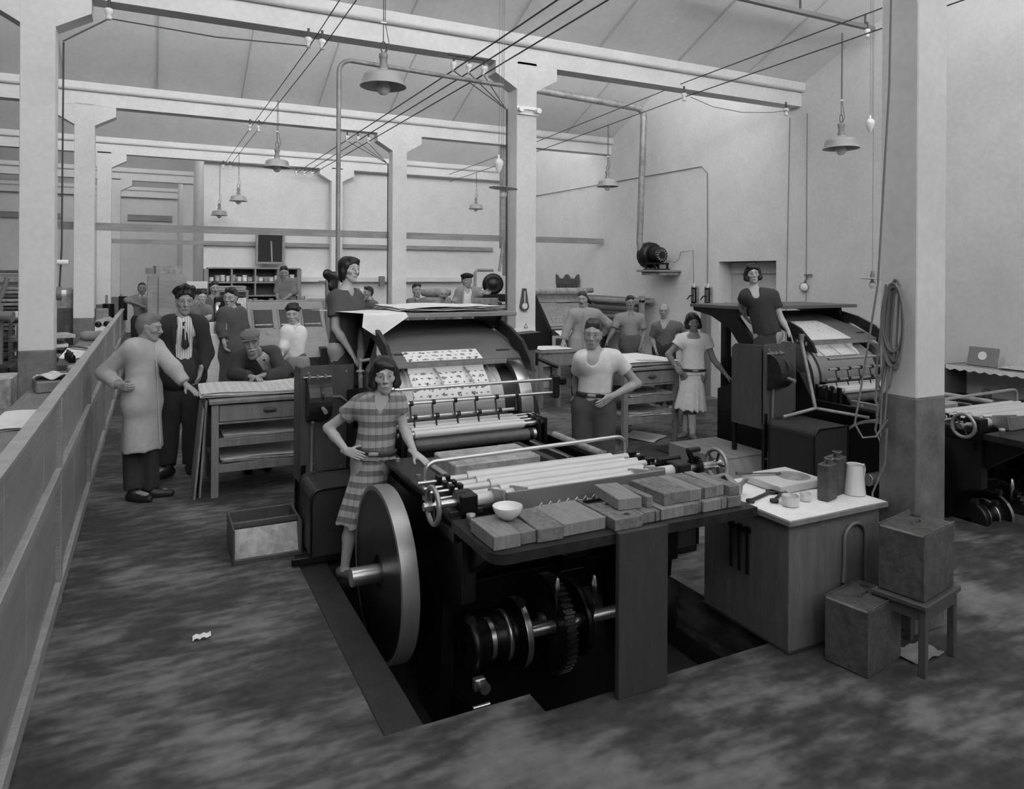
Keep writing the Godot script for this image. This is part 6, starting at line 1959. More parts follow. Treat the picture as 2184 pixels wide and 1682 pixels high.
# ---------------------------------------------------------------- heads, hair and hands, in their own axes: x to the figure's left, y up, z forward
func head_prims(kind: String) -> Array:
	var p := []
	var W := Vector3.ZERO
	var wom := kind == "woman"
	var j := 0.92 if wom else 1.0
	var nose := 0.82 if wom else (1.12 if kind == "old" else 1.0)
	p.append([0, Vector3(0, 0.040, -0.030), Vector3(0, 0.036, 0.012), 0.083, 0.077, 0.0, Vector3(1, 0, 0), 1.12])
	p.append([0, Vector3(0, 0.01, 0.028), Vector3(0, -0.055, 0.040), 0.062 * j, 0.046 * j, 0.03, Vector3(1, 0, 0), 1.02])
	for s: float in [-1.0, 1.0]:
		p.append([0, Vector3(s * 0.054 * j, -0.028, 0.0), Vector3(s * 0.022 * j, -0.090, 0.055), 0.018, 0.016, 0.025])
		p.append([0, Vector3(s * 0.042, -0.014, 0.062), Vector3(s * 0.050, -0.010, 0.050), 0.018, 0.016, 0.026])
		p.append([0, Vector3(s * 0.014, 0.036, 0.088), Vector3(s * 0.046, 0.036, 0.070), 0.011 if not wom else 0.008, 0.010, 0.018])
	p.append([0, Vector3(0, -0.094, 0.066), Vector3(0, -0.090, 0.060), 0.019 * j, 0.02 * j, 0.022])
	p.append([0, Vector3(0, -0.052, 0.072), Vector3(0, -0.074, 0.070), 0.026, 0.024, 0.02, Vector3(0, 0, 1), 1.2])
	for s: float in [-1.0, 1.0]:
		p.append([1, Vector3(s * 0.031, 0.018, 0.104), Vector3(s * 0.038, 0.017, 0.097), 0.014, 0.012, 0.014])
	p.append([0, Vector3(0, 0.026, 0.090), Vector3(0, -0.020, 0.108 + 0.004 * nose), 0.0075, 0.0125 * nose, 0.012])
	for s: float in [-1.0, 1.0]:
		p.append([0, Vector3(s * 0.011, -0.024, 0.100), Vector3(s * 0.013, -0.025, 0.094), 0.0085 * nose, 0.008, 0.008])
		p.append([0, Vector3(s * 0.030, 0.014, 0.074), Vector3(s * 0.031, 0.014, 0.074), 0.0155, 0.0155, 0.003])
		p.append([0, Vector3(s * 0.017, 0.0200, 0.0835), Vector3(s * 0.031, 0.0230, 0.0855), 0.0042, 0.0046, 0.004])
		p.append([0, Vector3(s * 0.031, 0.0230, 0.0855), Vector3(s * 0.047, 0.0165, 0.074), 0.0046, 0.0040, 0.004])
		p.append([0, Vector3(s * 0.018, 0.0085, 0.0825), Vector3(s * 0.031, 0.0052, 0.0840), 0.0036, 0.0040, 0.004])
		p.append([0, Vector3(s * 0.031, 0.0052, 0.0840), Vector3(s * 0.046, 0.0100, 0.074), 0.0040, 0.0036, 0.004])
		p.append([0, Vector3(s * 0.075, 0.018, -0.010), Vector3(s * 0.073, -0.022, -0.002), 0.019, 0.012, 0.008, Vector3(1, 0, 0), 2.4])
		p.append([1, Vector3(s * 0.083, 0.012, 0.0), Vector3(s * 0.081, -0.006, 0.002), 0.007, 0.006, 0.006])
	# lips
	p.append([0, Vector3(-0.020, -0.0585, 0.089), Vector3(0, -0.056, 0.0955), 0.0045, 0.0062, 0.006])
	p.append([0, Vector3(0.020, -0.0585, 0.089), Vector3(0, -0.056, 0.0955), 0.0045, 0.0062, 0.006])
	p.append([0, Vector3(-0.014, -0.0685, 0.089), Vector3(0.014, -0.0685, 0.089), 0.0062, 0.0062, 0.006])
	p.append([1, Vector3(-0.024, -0.0625, 0.098), Vector3(0.024, -0.0625, 0.098), 0.0032, 0.0032, 0.003])
	p.append([0, Vector3(0, -0.04, -0.022), Vector3(0, -0.15, -0.035), 0.050 if not wom else 0.043, 0.052 if not wom else 0.045, 0.03])
	return p


func hair_prims(kind: String) -> Array:
	var p := []
	var X := Vector3(1, 0, 0)
	match kind:
		"short", "grey", "side":
			p.append([0, Vector3(0, 0.052, -0.034), Vector3(0, 0.052, 0.008), 0.088, 0.080, 0.0, X, 1.12])
			p.append([0, Vector3(0, 0.0, -0.052), Vector3(0, -0.03, -0.05), 0.066, 0.052, 0.03, X, 1.0])
			p.append([0, Vector3(-0.035, 0.115, 0.05), Vector3(0.04, 0.108, 0.058), 0.022, 0.024, 0.03])
			p.append([0, Vector3(-0.02, 0.128, -0.02), Vector3(0.03, 0.128, 0.0), 0.02, 0.02, 0.03])
			p.append([1, Vector3(0, 0.0, 0.11), Vector3(0, -0.06, 0.11), 0.088, 0.088, 0.012])
			p.append([1, Vector3(-0.10, -0.04, 0.03), Vector3(0.10, -0.04, 0.03), 0.050, 0.050, 0.012])
			p.append([3, Vector3(0, -0.06, -0.03), Vector3(0, 0.3, 0.95).normalized(), 0.0022, 13.0, 0.10])
		"thick":
			p.append([0, Vector3(0, 0.062, -0.034), Vector3(0, 0.068, 0.014), 0.092, 0.086, 0.0, X, 1.08])
			p.append([0, Vector3(0, 0.0, -0.052), Vector3(0, -0.03, -0.05), 0.066, 0.052, 0.03])
			for q in [[-0.05, 0.14, 0.05], [0.0, 0.15, 0.062], [0.05, 0.14, 0.05], [-0.075, 0.11, 0.0], [0.075, 0.115, 0.0], [0.0, 0.155, -0.02]]:
				p.append([0, Vector3(q[0], q[1], q[2]), Vector3(q[0] * 1.1, q[1] - 0.01, q[2] - 0.02), 0.027, 0.03, 0.02])
			p.append([1, Vector3(0, 0.0, 0.115), Vector3(0, -0.06, 0.11), 0.086, 0.088, 0.012])
			p.append([1, Vector3(-0.10, -0.04, 0.03), Vector3(0.10, -0.04, 0.03), 0.050, 0.050, 0.012])
			p.append([3, Vector3(0, -0.06, -0.03), Vector3(0, 1, 0.2).normalized(), 0.0035, 9.0, 0.12])
		"curly":
			var r := RandomNumberGenerator.new()
			r.seed = 4
			p.append([0, Vector3(0, 0.052, -0.034), Vector3(0, 0.055, 0.008), 0.087, 0.080, 0.0, X, 1.12])
			p.append([0, Vector3(0, 0.0, -0.052), Vector3(0, -0.03, -0.05), 0.064, 0.05, 0.03])
			for k in 26:
				var a := r.randf_range(-2.4, 2.4)
				var t := r.randf_range(0.25, 1.35)
				var q := Vector3(sin(a) * sin(t) * 0.086, 0.048 + cos(t) * 0.098, -0.012 + cos(a) * sin(t) * 0.094)
				p.append([0, q, q + Vector3(0.006, 0.004, 0), 0.021, 0.019, 0.012])
			p.append([1, Vector3(0, -0.005, 0.115), Vector3(0, -0.06, 0.11), 0.084, 0.088, 0.01])
			p.append([1, Vector3(-0.10, -0.045, 0.03), Vector3(0.10, -0.045, 0.03), 0.050, 0.050, 0.012])
		"bald":
			p.append([0, Vector3(0, 0.012, -0.042), Vector3(0, -0.012, -0.045), 0.081, 0.072, 0.0, X, 1.05])
			p.append([1, Vector3(0, 0.12, 0.02), Vector3(0, 0.10, -0.06), 0.085, 0.075, 0.01])
			p.append([1, Vector3(0, -0.01, 0.10), Vector3(0, -0.10, 0.08), 0.105, 0.10, 0.01])
			p.append([1, Vector3(-0.10, -0.045, 0.02), Vector3(0.10, -0.045, 0.02), 0.045, 0.045, 0.01])
		"cropped":
			p.append([0, Vector3(0, 0.044, -0.034), Vector3(0, 0.042, 0.008), 0.084, 0.078, 0.0, X, 1.12])
			p.append([1, Vector3(0, -0.005, 0.115), Vector3(0, -0.06, 0.11), 0.088, 0.09, 0.01])
			p.append([1, Vector3(-0.10, -0.03, 0.02), Vector3(0.10, -0.03, 0.02), 0.055, 0.055, 0.012])
			p.append([1, Vector3(0, -0.09, -0.05), Vector3(0, -0.12, -0.05), 0.07, 0.07, 0.01])
		"bob":
			p.append([0, Vector3(0, 0.055, -0.036), Vector3(0, 0.056, 0.010), 0.092, 0.086, 0.0, X, 1.02])
			for s: float in [-1.0, 1.0]:
				p.append([0, Vector3(s * 0.072, 0.035, 0.012), Vector3(s * 0.080, -0.045, 0.016), 0.030, 0.032, 0.03])
				p.append([0, Vector3(s * 0.070, 0.0, -0.04), Vector3(s * 0.06, -0.05, -0.045), 0.040, 0.038, 0.03])
				p.append([0, Vector3(s * 0.080, -0.045, 0.016), Vector3(s * 0.072, -0.062, 0.034), 0.030, 0.018, 0.02])
			p.append([0, Vector3(0, -0.01, -0.072), Vector3(0, -0.05, -0.068), 0.06, 0.05, 0.03])
			p.append([0, Vector3(-0.05, 0.10, 0.055), Vector3(0.045, 0.075, 0.078), 0.024, 0.022, 0.025])
			p.append([1, Vector3(0.008, 0.002, 0.125), Vector3(0.0, -0.06, 0.12), 0.075, 0.084, 0.010])
			p.append([1, Vector3(0, -0.115, 0.02), Vector3(0, -0.16, 0.02), 0.055, 0.06, 0.01])
			p.append([3, Vector3(0, 0.15, -0.02), Vector3(0, -1, 0), 0.002, 15.0, 0.12])
		"tied":
			p.append([0, Vector3(0, 0.055, -0.036), Vector3(0, 0.056, 0.010), 0.090, 0.084, 0.0, X, 1.04])
			for s: float in [-1.0, 1.0]:
				p.append([0, Vector3(s * 0.064, 0.045, 0.022), Vector3(s * 0.078, -0.020, 0.006), 0.030, 0.030, 0.03])
				p.append([0, Vector3(s * 0.076, -0.02, 0.0), Vector3(s * 0.06, -0.075, -0.01), 0.026, 0.020, 0.02])
			p.append([0, Vector3(0, -0.01, -0.075), Vector3(0, -0.075, -0.075), 0.055, 0.045, 0.03])
			p.append([0, Vector3(-0.04, 0.108, 0.055), Vector3(0.045, 0.095, 0.065), 0.022, 0.022, 0.025])
			p.append([1, Vector3(-0.008, 0.0, 0.125), Vector3(0.0, -0.06, 0.12), 0.076, 0.084, 0.010])
			p.append([3, Vector3(0, 0.15, -0.02), Vector3(0, -1, 0), 0.0018, 15.0, 0.12])
		"flat_cap":
			p.append([0, Vector3(0, 0.082, -0.045), Vector3(0, 0.088, 0.045), 0.105, 0.098, 0.0, Vector3(0, 1, 0), 1.9])
			p.append([0, Vector3(-0.05, 0.062, 0.095), Vector3(0.05, 0.062, 0.095), 0.05, 0.05, 0.02, Vector3(0, 1, 0), 5.0])
			p.append([0, Vector3(0, 0.055, -0.03), Vector3(0, 0.055, 0.01), 0.09, 0.085, 0.02, Vector3(0, 1, 0), 2.5])
		"beret":
			p.append([0, Vector3(0.012, 0.098, -0.02), Vector3(-0.02, 0.094, 0.02), 0.112, 0.105, 0.0, Vector3(0, 1, 0), 2.4])
			p.append([0, Vector3(0, 0.072, -0.02), Vector3(0, 0.072, 0.01), 0.088, 0.084, 0.01, Vector3(0, 1, 0), 3.0])
		"stache":
			for s: float in [-1.0, 1.0]:
				p.append([0, Vector3(s * 0.004, -0.044, 0.104), Vector3(s * 0.026, -0.051, 0.092), 0.0085, 0.005, 0.006])
		"big_stache":
			for s: float in [-1.0, 1.0]:
				p.append([0, Vector3(s * 0.004, -0.045, 0.107), Vector3(s * 0.028, -0.056, 0.094), 0.012, 0.008, 0.008])
				p.append([0, Vector3(s * 0.028, -0.056, 0.094), Vector3(s * 0.04, -0.052, 0.08), 0.008, 0.003, 0.006])
	return p


func hand_prims(curl: float, spread: float) -> Array:
	# right hand: wrist at the origin, fingers along +z, palm facing -y, thumb towards +x
	var p := []
	var Y := Vector3(0, 1, 0)
	p.append([0, Vector3(0, 0.002, -0.035), Vector3(0, 0, 0.008), 0.027, 0.027, 0.0, Y, 1.3])
	for q in [[0.026, 0.082], [0.009, 0.088], [-0.009, 0.085], [-0.025, 0.076]]:
		p.append([0, Vector3(q[0] * 0.55, 0.0, 0.006), Vector3(q[0], 0.0, q[1]), 0.018, 0.0125, 0.012, Y, 1.15])
	p.append([0, Vector3(0.016, -0.008, 0.02), Vector3(0.032, -0.008, 0.045), 0.018, 0.014, 0.012])
	var fl := [[0.026, 0.082, 0.072], [0.009, 0.088, 0.080], [-0.009, 0.085, 0.074], [-0.025, 0.076, 0.058]]
	for k in 4:
		var a := Vector3(fl[k][0], 0, fl[k][1])
		var yaw: float = (fl[k][0]) * spread * 6.0
		var ang := curl * 0.9
		for seg in 3:
			var ln: float = fl[k][2] * [0.45, 0.32, 0.24][seg]
			var dir := Vector3(sin(yaw) * cos(ang), -sin(ang), cos(yaw) * cos(ang))
			var b: Vector3 = a + dir * ln
			p.append([0, a, b, [0.0095, 0.0086, 0.0078][seg], [0.0086, 0.0078, 0.0066][seg], 0.003])
			a = b
			ang += curl * 1.1
	var ta := Vector3(0.030, -0.010, 0.032)
	var tang := 0.75 - 0.5 * curl + spread * 0.3
	for seg in 2:
		var dir := Vector3(sin(tang), -0.25 - 0.4 * curl, cos(tang)).normalized()
		var b: Vector3 = ta + dir * [0.036, 0.030][seg]
		p.append([0, ta, b, [0.0115, 0.0098][seg], [0.0098, 0.008][seg], 0.005])
		ta = b
		tang -= 0.25 + 0.4 * curl
	return p


# ---------------------------------------------------------------- one figure from its joints
# J: head, neck base, chest, pelvis, shoulders L R, elbows L R, wrists L R, finger tips L R, knees L R, ankles L R
func figure_jobs(s: Dictionary) -> void:
	var J: Array[Vector3] = []
	var q: Array = s.j
	for k in range(0, 48, 3):
		J.append(Vector3(q[k], q[k + 1], q[k + 2]))
	s.J = J
	var c: float = s.sc
	var F := Vector3(sin(s.yaw), 0, cos(s.yaw))
	var L := Vector3.UP.cross(F).normalized()
	s.F = F
	s.L = L
	var up := (J[1] - J[3]).normalized()
	var Fr := (F - up * F.dot(up)).normalized()
	s.up = up
	s.Fr = Fr
	var hipL: Vector3 = J[3] + L * 0.082 * c - up * 0.03 * c
	var hipR: Vector3 = J[3] - L * 0.082 * c - up * 0.03 * c
	s.hips = [hipL, hipR]
	var wom: bool = s.head[0] == "woman"
	var thin: float = s.get("thin", 1.0)
	var cell: float = s.cell
	var flat := 1.36
	# the skin: one continuous body
	var b := []
	b.append([0, J[2], J[3], 0.118 * c * thin, 0.108 * c * thin, 0.0, Fr, flat])
	b.append([0, J[4].lerp(J[2], 0.35), J[5].lerp(J[2], 0.35), 0.085 * c, 0.085 * c, 0.06 * c, Fr, 1.15])
	b.append([0, J[4], J[5], 0.048 * c, 0.048 * c, 0.05 * c])
	b.append([0, J[1] - up * 0.01 * c, J[1].lerp(J[0], 0.55), 0.056 * c, 0.047 * c, 0.03 * c])
	b.append([0, J[4].lerp(J[1], 0.45), J[1], 0.042 * c, 0.045 * c, 0.04 * c])
	b.append([0, J[5].lerp(J[1], 0.45), J[1], 0.042 * c, 0.045 * c, 0.04 * c])
	b.append([0, hipL, hipR, 0.085 * c, 0.085 * c, 0.05 * c])
	for k in 2:
		b.append([0, J[4 + k], J[6 + k], 0.044 * c, 0.037 * c, 0.03 * c])
		b.append([0, J[6 + k], J[6 + k].lerp(J[8 + k], 0.35), 0.036 * c, 0.038 * c, 0.02 * c])
		b.append([0, J[6 + k].lerp(J[8 + k], 0.35), J[8 + k], 0.038 * c, 0.0245 * c, 0.02 * c])
		b.append([0, s.hips[k], J[12 + k], 0.076 * c, 0.050 * c, 0.05 * c])
		b.append([0, J[12 + k], J[12 + k].lerp(J[14 + k], 0.35) - F * 0.015, 0.048 * c, 0.052 * c, 0.03 * c])
		b.append([0, J[12 + k].lerp(J[14 + k], 0.35) - F * 0.015, J[14 + k], 0.051 * c, 0.032 * c, 0.03 * c])
		var fd: Vector3 = (s.feet[k] as Vector3) if s.has("feet") else F
		b.append([0, J[14 + k] - Vector3(0, 0.025 * c, 0), J[14 + k] - Vector3(0, 0.03 * c, 0) + fd * 0.14 * c, 0.034 * c, 0.026 * c, 0.03 * c])
	add_job(s, "body", b, cell, "skin")
	for w in s.wear:
		garment(s, w)


func add_job(s: Dictionary, called: String, prims: Array, cell: float, m: String, under := "") -> void:
	jobs.append({"s": s, "called": called, "prims": prims, "cell": cell, "mat": m, "under": under})


func garment(s: Dictionary, w: Array) -> void:
	var J: Array[Vector3] = s.J
	var c: float = s.sc
	var F: Vector3 = s.F
	var Fr: Vector3 = s.Fr
	var up: Vector3 = s.up
	var L: Vector3 = s.L
	var m: String = w[1]
	var cell: float = s.cell
	var thin: float = s.get("thin", 1.0)
	var p := []
	match w[0]:
		"shirt", "coat", "jacket", "blouse":
			var e: float = {"shirt": 0.012, "coat": 0.026, "jacket": 0.026, "blouse": 0.02}[w[0]] * c
			var sl: float = w[2]
			var hem: float = w[3]
			var P: Vector3 = J[3]
			p.append([0, J[2], J[2].lerp(P, 0.5), 0.128 * c * thin + e, 0.116 * c * thin + e, 0.0, Fr, 1.34])
			p.append([0, J[4].lerp(J[2], 0.35), J[5].lerp(J[2], 0.35), 0.088 * c + e, 0.088 * c + e, 0.05 * c, Fr, 1.15])
			p.append([0, J[4], J[5], 0.048 * c + e, 0.048 * c + e, 0.05 * c])
			for k in 2:
				p.append([0, J[4 + k].lerp(J[1], 0.4), J[1] - up * 0.015 * c, 0.042 * c + e, 0.036 * c + e, 0.04 * c])
			if w[0] == "coat" or w[0] == "jacket":
				var bot: Vector3 = P + (P - J[2]).normalized() * maxf(P.y - hem, 0.02)
				if w[0] == "coat":
					bot = Vector3(lerpf(P.x, (J[14].x + J[15].x) / 2, 0.35), hem, lerpf(P.z, (J[14].z + J[15].z) / 2, 0.35))
				p.append([4, J[2].lerp(P, 0.4), bot, 0.118 * c * thin + e, (0.168 if w[0] == "coat" else 0.142) * c * thin + e, 0.04 * c, Fr, 1.3])
				p.append([0, s.hips[0] + up * 0.06 * c, s.hips[1] + up * 0.06 * c, 0.098 * c + e, 0.098 * c + e, 0.05 * c])
				p.append([0, s.hips[0] - up * 0.06 * c, s.hips[1] - up * 0.06 * c, 0.106 * c + e, 0.106 * c + e, 0.05 * c])
				p.append([3, J[2].lerp(P, 0.55), (bot - J[2]).normalized(), 0.006 * c, 6.0, (bot - J[2]).length()])
			else:
				# tucked in or bloused over the belt
				var bot: Vector3 = J[2].lerp(P, hem)
				p.append([4, J[2].lerp(P, 0.3), bot, 0.116 * c * thin + e, (0.118 * thin + (0.022 if w[0] == "blouse" else 0.004)) * c + e, 0.03 * c, Fr, 1.30])
				p.append([3, J[2].lerp(P, 0.1), (P - J[2]).normalized(), 0.0045 * c, 7.0, (P - J[2]).length()])
			for k in 2:
				if sl > 0.0:
					var E: Vector3 = J[6 + k]
					var W: Vector3 = J[8 + k]
					if sl <= 1.0:
						p.append([4, J[4 + k], J[4 + k].lerp(E, sl), 0.050 * c + e, 0.046 * c + e + 0.008 * c, 0.03 * c])
					else:
						p.append([0, J[4 + k], E, 0.050 * c + e, 0.044 * c + e, 0.03 * c])
						p.append([4, E, E.lerp(W, sl - 1.0), 0.044 * c + e, 0.030 * c + e + (0.006 * c if sl < 1.7 else 0.0), 0.02 * c])
						# creases at the bend
						p.append([0, E.lerp(J[4 + k], 0.12) + Fr * 0.01, E.lerp(W, 0.10) + Fr * 0.01, 0.046 * c + e, 0.046 * c + e, 0.006])
			# neck opening
			var nk: String = w[4]
			var nb: Vector3 = J[1] + up * 0.055 * c
			p.append([1, J[1] - up * (0.0 if nk != "round" else 0.02) * c, nb + up * 0.06, 0.052 * c + (0.012 * c if nk == "round" else 0.0), 0.062 * c, 0.012])
			if nk == "vee":
				p.append([1, J[1] + Fr * 0.07 * c, J[1] - up * 0.15 * c + Fr * 0.15 * c, 0.058 * c, 0.006, 0.008])
			elif nk == "round":
				p.append([1, J[1] + Fr * 0.05 * c + up * 0.03, J[1] - up * 0.045 * c + Fr * 0.11 * c, 0.055 * c, 0.048 * c, 0.01])
			elif nk == "boat":
				p.append([1, J[1] + L * 0.055 * c + up * 0.035, J[1] - L * 0.055 * c + up * 0.035, 0.055 * c, 0.055 * c, 0.012])
				p.append([1, J[1] + Fr * 0.06 * c + up * 0.02, J[1] - up * 0.02 * c + Fr * 0.10 * c, 0.05 * c, 0.045 * c, 0.01])
			elif nk == "square":
				p.append([1, J[1] + Fr * 0.09 * c + L * 0.05 * c - up * 0.01, J[1] + Fr * 0.09 * c - L * 0.05 * c - up * 0.01, 0.05 * c, 0.05 * c, 0.008])
			if w[0] == "jacket":
				p.append([1, J[1] + Fr * 0.10 * c - up * 0.02, J[3] + Fr * 0.22 * c, 0.062 * c, 0.15 * c, 0.01])
			add_job(s, w[0], p, cell, m)
			if nk == "collar" or w[0] == "jacket":
				var cp := []
				for sgn: float in [-1.0, 1.0]:
					if w[0] == "jacket":
						cp.append([0, J[1] + L * sgn * 0.062 * c - Fr * 0.02 * c + up * 0.025 * c, J[1] + L * sgn * 0.075 * c + Fr * 0.085 * c - up * 0.06 * c, 0.018 * c, 0.022 * c, 0.01, Fr, 1.3])
						cp.append([0, J[1] + L * sgn * 0.085 * c + Fr * 0.09 * c - up * 0.06 * c, J[2] + L * sgn * 0.085 * c + Fr * 0.125 * c - up * 0.10 * c, 0.028 * c, 0.012 * c, 0.01, Fr, 1.8])
					else:
						cp.append([0, J[1] + L * sgn * 0.055 * c - Fr * 0.02 * c + up * 0.03 * c, J[1] + L * sgn * 0.035 * c + Fr * 0.065 * c - up * 0.0 * c, 0.014 * c, 0.016 * c, 0.008])
						cp.append([0, J[1] + L * sgn * 0.035 * c + Fr * 0.065 * c, J[1] + L * sgn * 0.05 * c + Fr * 0.085 * c - up * 0.045 * c, 0.016 * c, 0.005 * c, 0.008])
				cp.append([0, J[1] + L * 0.055 * c - Fr * 0.03 * c + up * 0.03 * c, J[1] - L * 0.055 * c - Fr * 0.03 * c + up * 0.03 * c, 0.015 * c, 0.015 * c, 0.01])
				add_job(s, "collar", cp, minf(cell, 0.01), m if w.size() < 6 else w[5], w[0])
			if w[0] == "coat" or (w[0] == "shirt" and nk == "collar"):
				# front edge
				var fe := []
				var a: Vector3 = J[1] + Fr * 0.085 * c - up * 0.03 * c
				var bb: Vector3 = J[3] + Fr * 0.12 * c
				fe.append([0, a + Fr * 0.035, a.lerp(bb, 0.5) + Fr * 0.04 * c, 0.008, 0.008, 0.0, Fr, 1.2])
				if w[0] == "coat":
					fe.append([0, a.lerp(bb, 0.5) + Fr * 0.035 * c, Vector3(bb.x, lerpf(bb.y, w[3], 0.9), bb.z) + Fr * 0.05 * c, 0.008, 0.008, 0.01])
				add_job(s, "placket", fe, 0.008, m, w[0])
		"trousers":
			var e := 0.02 * c
			p.append([0, s.hips[0] + up * 0.05 * c, s.hips[1] + up * 0.05 * c, 0.092 * c + e * 0.5, 0.092 * c + e * 0.5, 0.0])
			p.append([0, J[3] + up * 0.10 * c, J[3], 0.112 * c * thin + e * 0.4, 0.116 * c * thin + e * 0.6, 0.05 * c, Fr, 1.32])
			for k in 2:
				var A: Vector3 = J[14 + k] + Vector3(0, 0.01 * c, 0)
				p.append([0, s.hips[k], J[12 + k], 0.086 * c + e, 0.064 * c + e, 0.03 * c])
				p.append([4, J[12 + k], A, 0.062 * c + e, 0.056 * c + e, 0.03 * c])
			p.append([3, J[3], -up, 0.005 * c, 5.0, 0.5])
			p.append([2, J[3] + up * 0.14 * c, up])
			add_job(s, "trousers", p, cell, m)
		"skirt":
			var hem: float = w[2]
			var rh: float = w[3] * c
			var mid: Vector3 = (J[12] + J[13]) / 2
			var dir := (mid - J[3]).normalized()
			var bot := J[3] + dir * ((J[3].y - hem) / maxf(-dir.y, 0.2))
			p.append([0, J[3] + up * 0.07 * c, J[3], 0.113 * c * thin, 0.125 * c * thin, 0.0, Fr, 1.25])
			p.append([4, J[3] + up * 0.02 * c, bot, 0.125 * c * thin, rh, 0.05 * c, Fr, 1.22])
			p.append([2, J[3] + up * 0.09 * c, up])
			p.append([3, J[3] - up * 0.02, dir, w[4], w[5], 0.35])
			add_job(s, "skirt", p, cell, m)
		"apron":
			var hem: float = w[2]
			p.append([0, J[2] - up * 0.02, J[3], 0.134 * c * thin, 0.13 * c * thin, 0.0, Fr, 1.28])
			p.append([4, J[3] + up * 0.05, Vector3(J[3].x, hem, J[3].z), 0.13 * c, 0.17 * c, 0.04, Fr, 1.22])
			p.append([0, s.hips[0] + up * 0.03 * c, s.hips[1] + up * 0.03 * c, 0.118 * c, 0.118 * c, 0.05 * c])
			p.append([0, s.hips[0] - up * 0.08 * c, s.hips[1] - up * 0.08 * c, 0.125 * c, 0.125 * c, 0.05 * c])
			p.append([3, J[3] + up * 0.05, -up, 0.008, 8.0, 0.3])
			p.append([2, J[2].lerp(J[3], 0.62), up])
			add_job(s, "apron", p, cell, m)
		"belt":
			var at: Vector3 = J[3] + up * float(w[2]) * c
			var tl := Basis(up, float(w[4])) if w.size() > 4 else Basis.IDENTITY
			var r: float = float(w[3]) * c
			p.append([4, at - up * 0.018 * c, at + up * 0.018 * c, r, r, 0.0, Fr, 1.26])
			p.append([2, at - up * 0.018 * c, -up])
			add_job(s, "belt", p, 0.008, m)
			var bk := [[0, at + Fr * (r / 1.26 + 0.004) + L * 0.02, at + Fr * (r / 1.26 + 0.004) - L * 0.02, 0.014, 0.014, 0.0, Fr, 1.6]]
			add_job(s, "buckle", bk, 0.006, "buckle", "belt")
		"tie":
			var a: Vector3 = J[1] + Fr * 0.095 * c - up * 0.035 * c
			var bb: Vector3 = J[2].lerp(J[3], 0.42) + Fr * 0.148 * c
			p.append([0, a, a - up * 0.02, 0.017 * c, 0.014 * c, 0.0])
			p.append([0, a - up * 0.02, a.lerp(bb, 0.85), 0.016 * c, 0.034 * c, 0.01, Fr, 2.2])
			p.append([0, a.lerp(bb, 0.85), bb, 0.034 * c, 0.004, 0.005, Fr, 2.2])
			add_job(s, "necktie", p, 0.007, m)
		"shoes", "slippers":
			for k in 2:
				var A: Vector3 = J[14 + k]
				var fd: Vector3 = (s.feet[k] as Vector3) if s.has("feet") else F
				var gy: float = s.ground
				var heel := Vector3(A.x, gy + 0.034 * c, A.z) - fd * 0.035 * c
				var toe := Vector3(A.x, gy + 0.030 * c, A.z) + fd * 0.165 * c
				var sp := []
				sp.append([0, heel, heel.lerp(toe, 0.5), 0.042 * c, 0.044 * c, 0.0])
				sp.append([0, heel.lerp(toe, 0.5), toe, 0.046 * c, 0.036 * c, 0.02])
				if w[0] == "shoes":
					sp.append([4, Vector3(A.x, gy + 0.05 * c, A.z), A + Vector3(0, 0.035 * c, 0), 0.048 * c, 0.045 * c, 0.03])
				else:
					sp.append([1, A + fd * 0.02 + Vector3(0, 0.05, 0), A + fd * 0.06 + Vector3(0, 0.03, 0), 0.05 * c, 0.045 * c, 0.008])
				sp.append([2, Vector3(A.x, gy + 0.002, A.z), Vector3(0, -1, 0)])
				add_job(s, "shoe", sp, minf(cell, 0.011), m)
		"socks":
			for k in 2:
				var A: Vector3 = J[14 + k]
				var top: Vector3 = A.lerp(J[12 + k], w[2])
				add_job(s, "stocking", [[0, A - Vector3(0, 0.01, 0), A.lerp(J[12 + k], 0.3), 0.036 * c, 0.041 * c, 0.0], [4, A.lerp(J[12 + k], 0.3), top, 0.043 * c, 0.057 * c, 0.02]], cell * 0.8, m)
		"bow":
			var a: Vector3 = w[2]
			for sgn: float in [-1.0, 1.0]:
				p.append([0, a, a + Vector3(-0.02, 0.055 * sgn - 0.01, 0.0), 0.016, 0.012, 0.01])
			var ff := Vector3(0.3, 0, 1).normalized()
			p.append([0, a, a + Vector3(-0.085, 0.03, 0), 0.02, 0.045, 0.02, ff, 2.0])
			p.append([0, a, a + Vector3(-0.035, -0.085, 0), 0.02, 0.045, 0.02, ff, 2.0])
			p.append([0, a + Vector3(-0.075, 0.03, 0), a + Vector3(-0.03, -0.09, 0), 0.03, 0.03, 0.03, ff, 2.2])
			add_job(s, "hair_bow", p, 0.008, m)
		"earrings":
			var hx := head_xf(s)
			for sgn: float in [-1.0, 1.0]:
				var e := hx * Vector3(sgn * 0.077, -0.042, 0.012)
				add_job(s, "earring", [[0, e, e + Vector3(0, 0.002, 0), 0.009, 0.009, 0.0]], 0.005, m)
		"pocket_handkerchief":
			var a: Vector3 = J[2] + Fr * 0.125 * c + L * 0.09 * c + up * 0.02
			add_job(s, "handkerchief", [[0, a - L * 0.02, a + L * 0.025 + up * 0.02, 0.008, 0.006, 0.0]], 0.006, m)


func head_xf(s: Dictionary) -> Transform3D:
	var hd: Array = s.head
	var bs := Basis(Vector3.UP, hd[1]) * Basis(Vector3.RIGHT, hd[2]) * Basis(Vector3(0, 0, 1), hd[3])
	return Transform3D(bs.scaled(Vector3.ONE * float(s.sc_head)), s.J[0])


func run_job(k: int) -> void:
	var jb: Dictionary = jobs[k]
	jb.out = Blob.make(jb.prims, jb.cell, jb.get("paint", false))


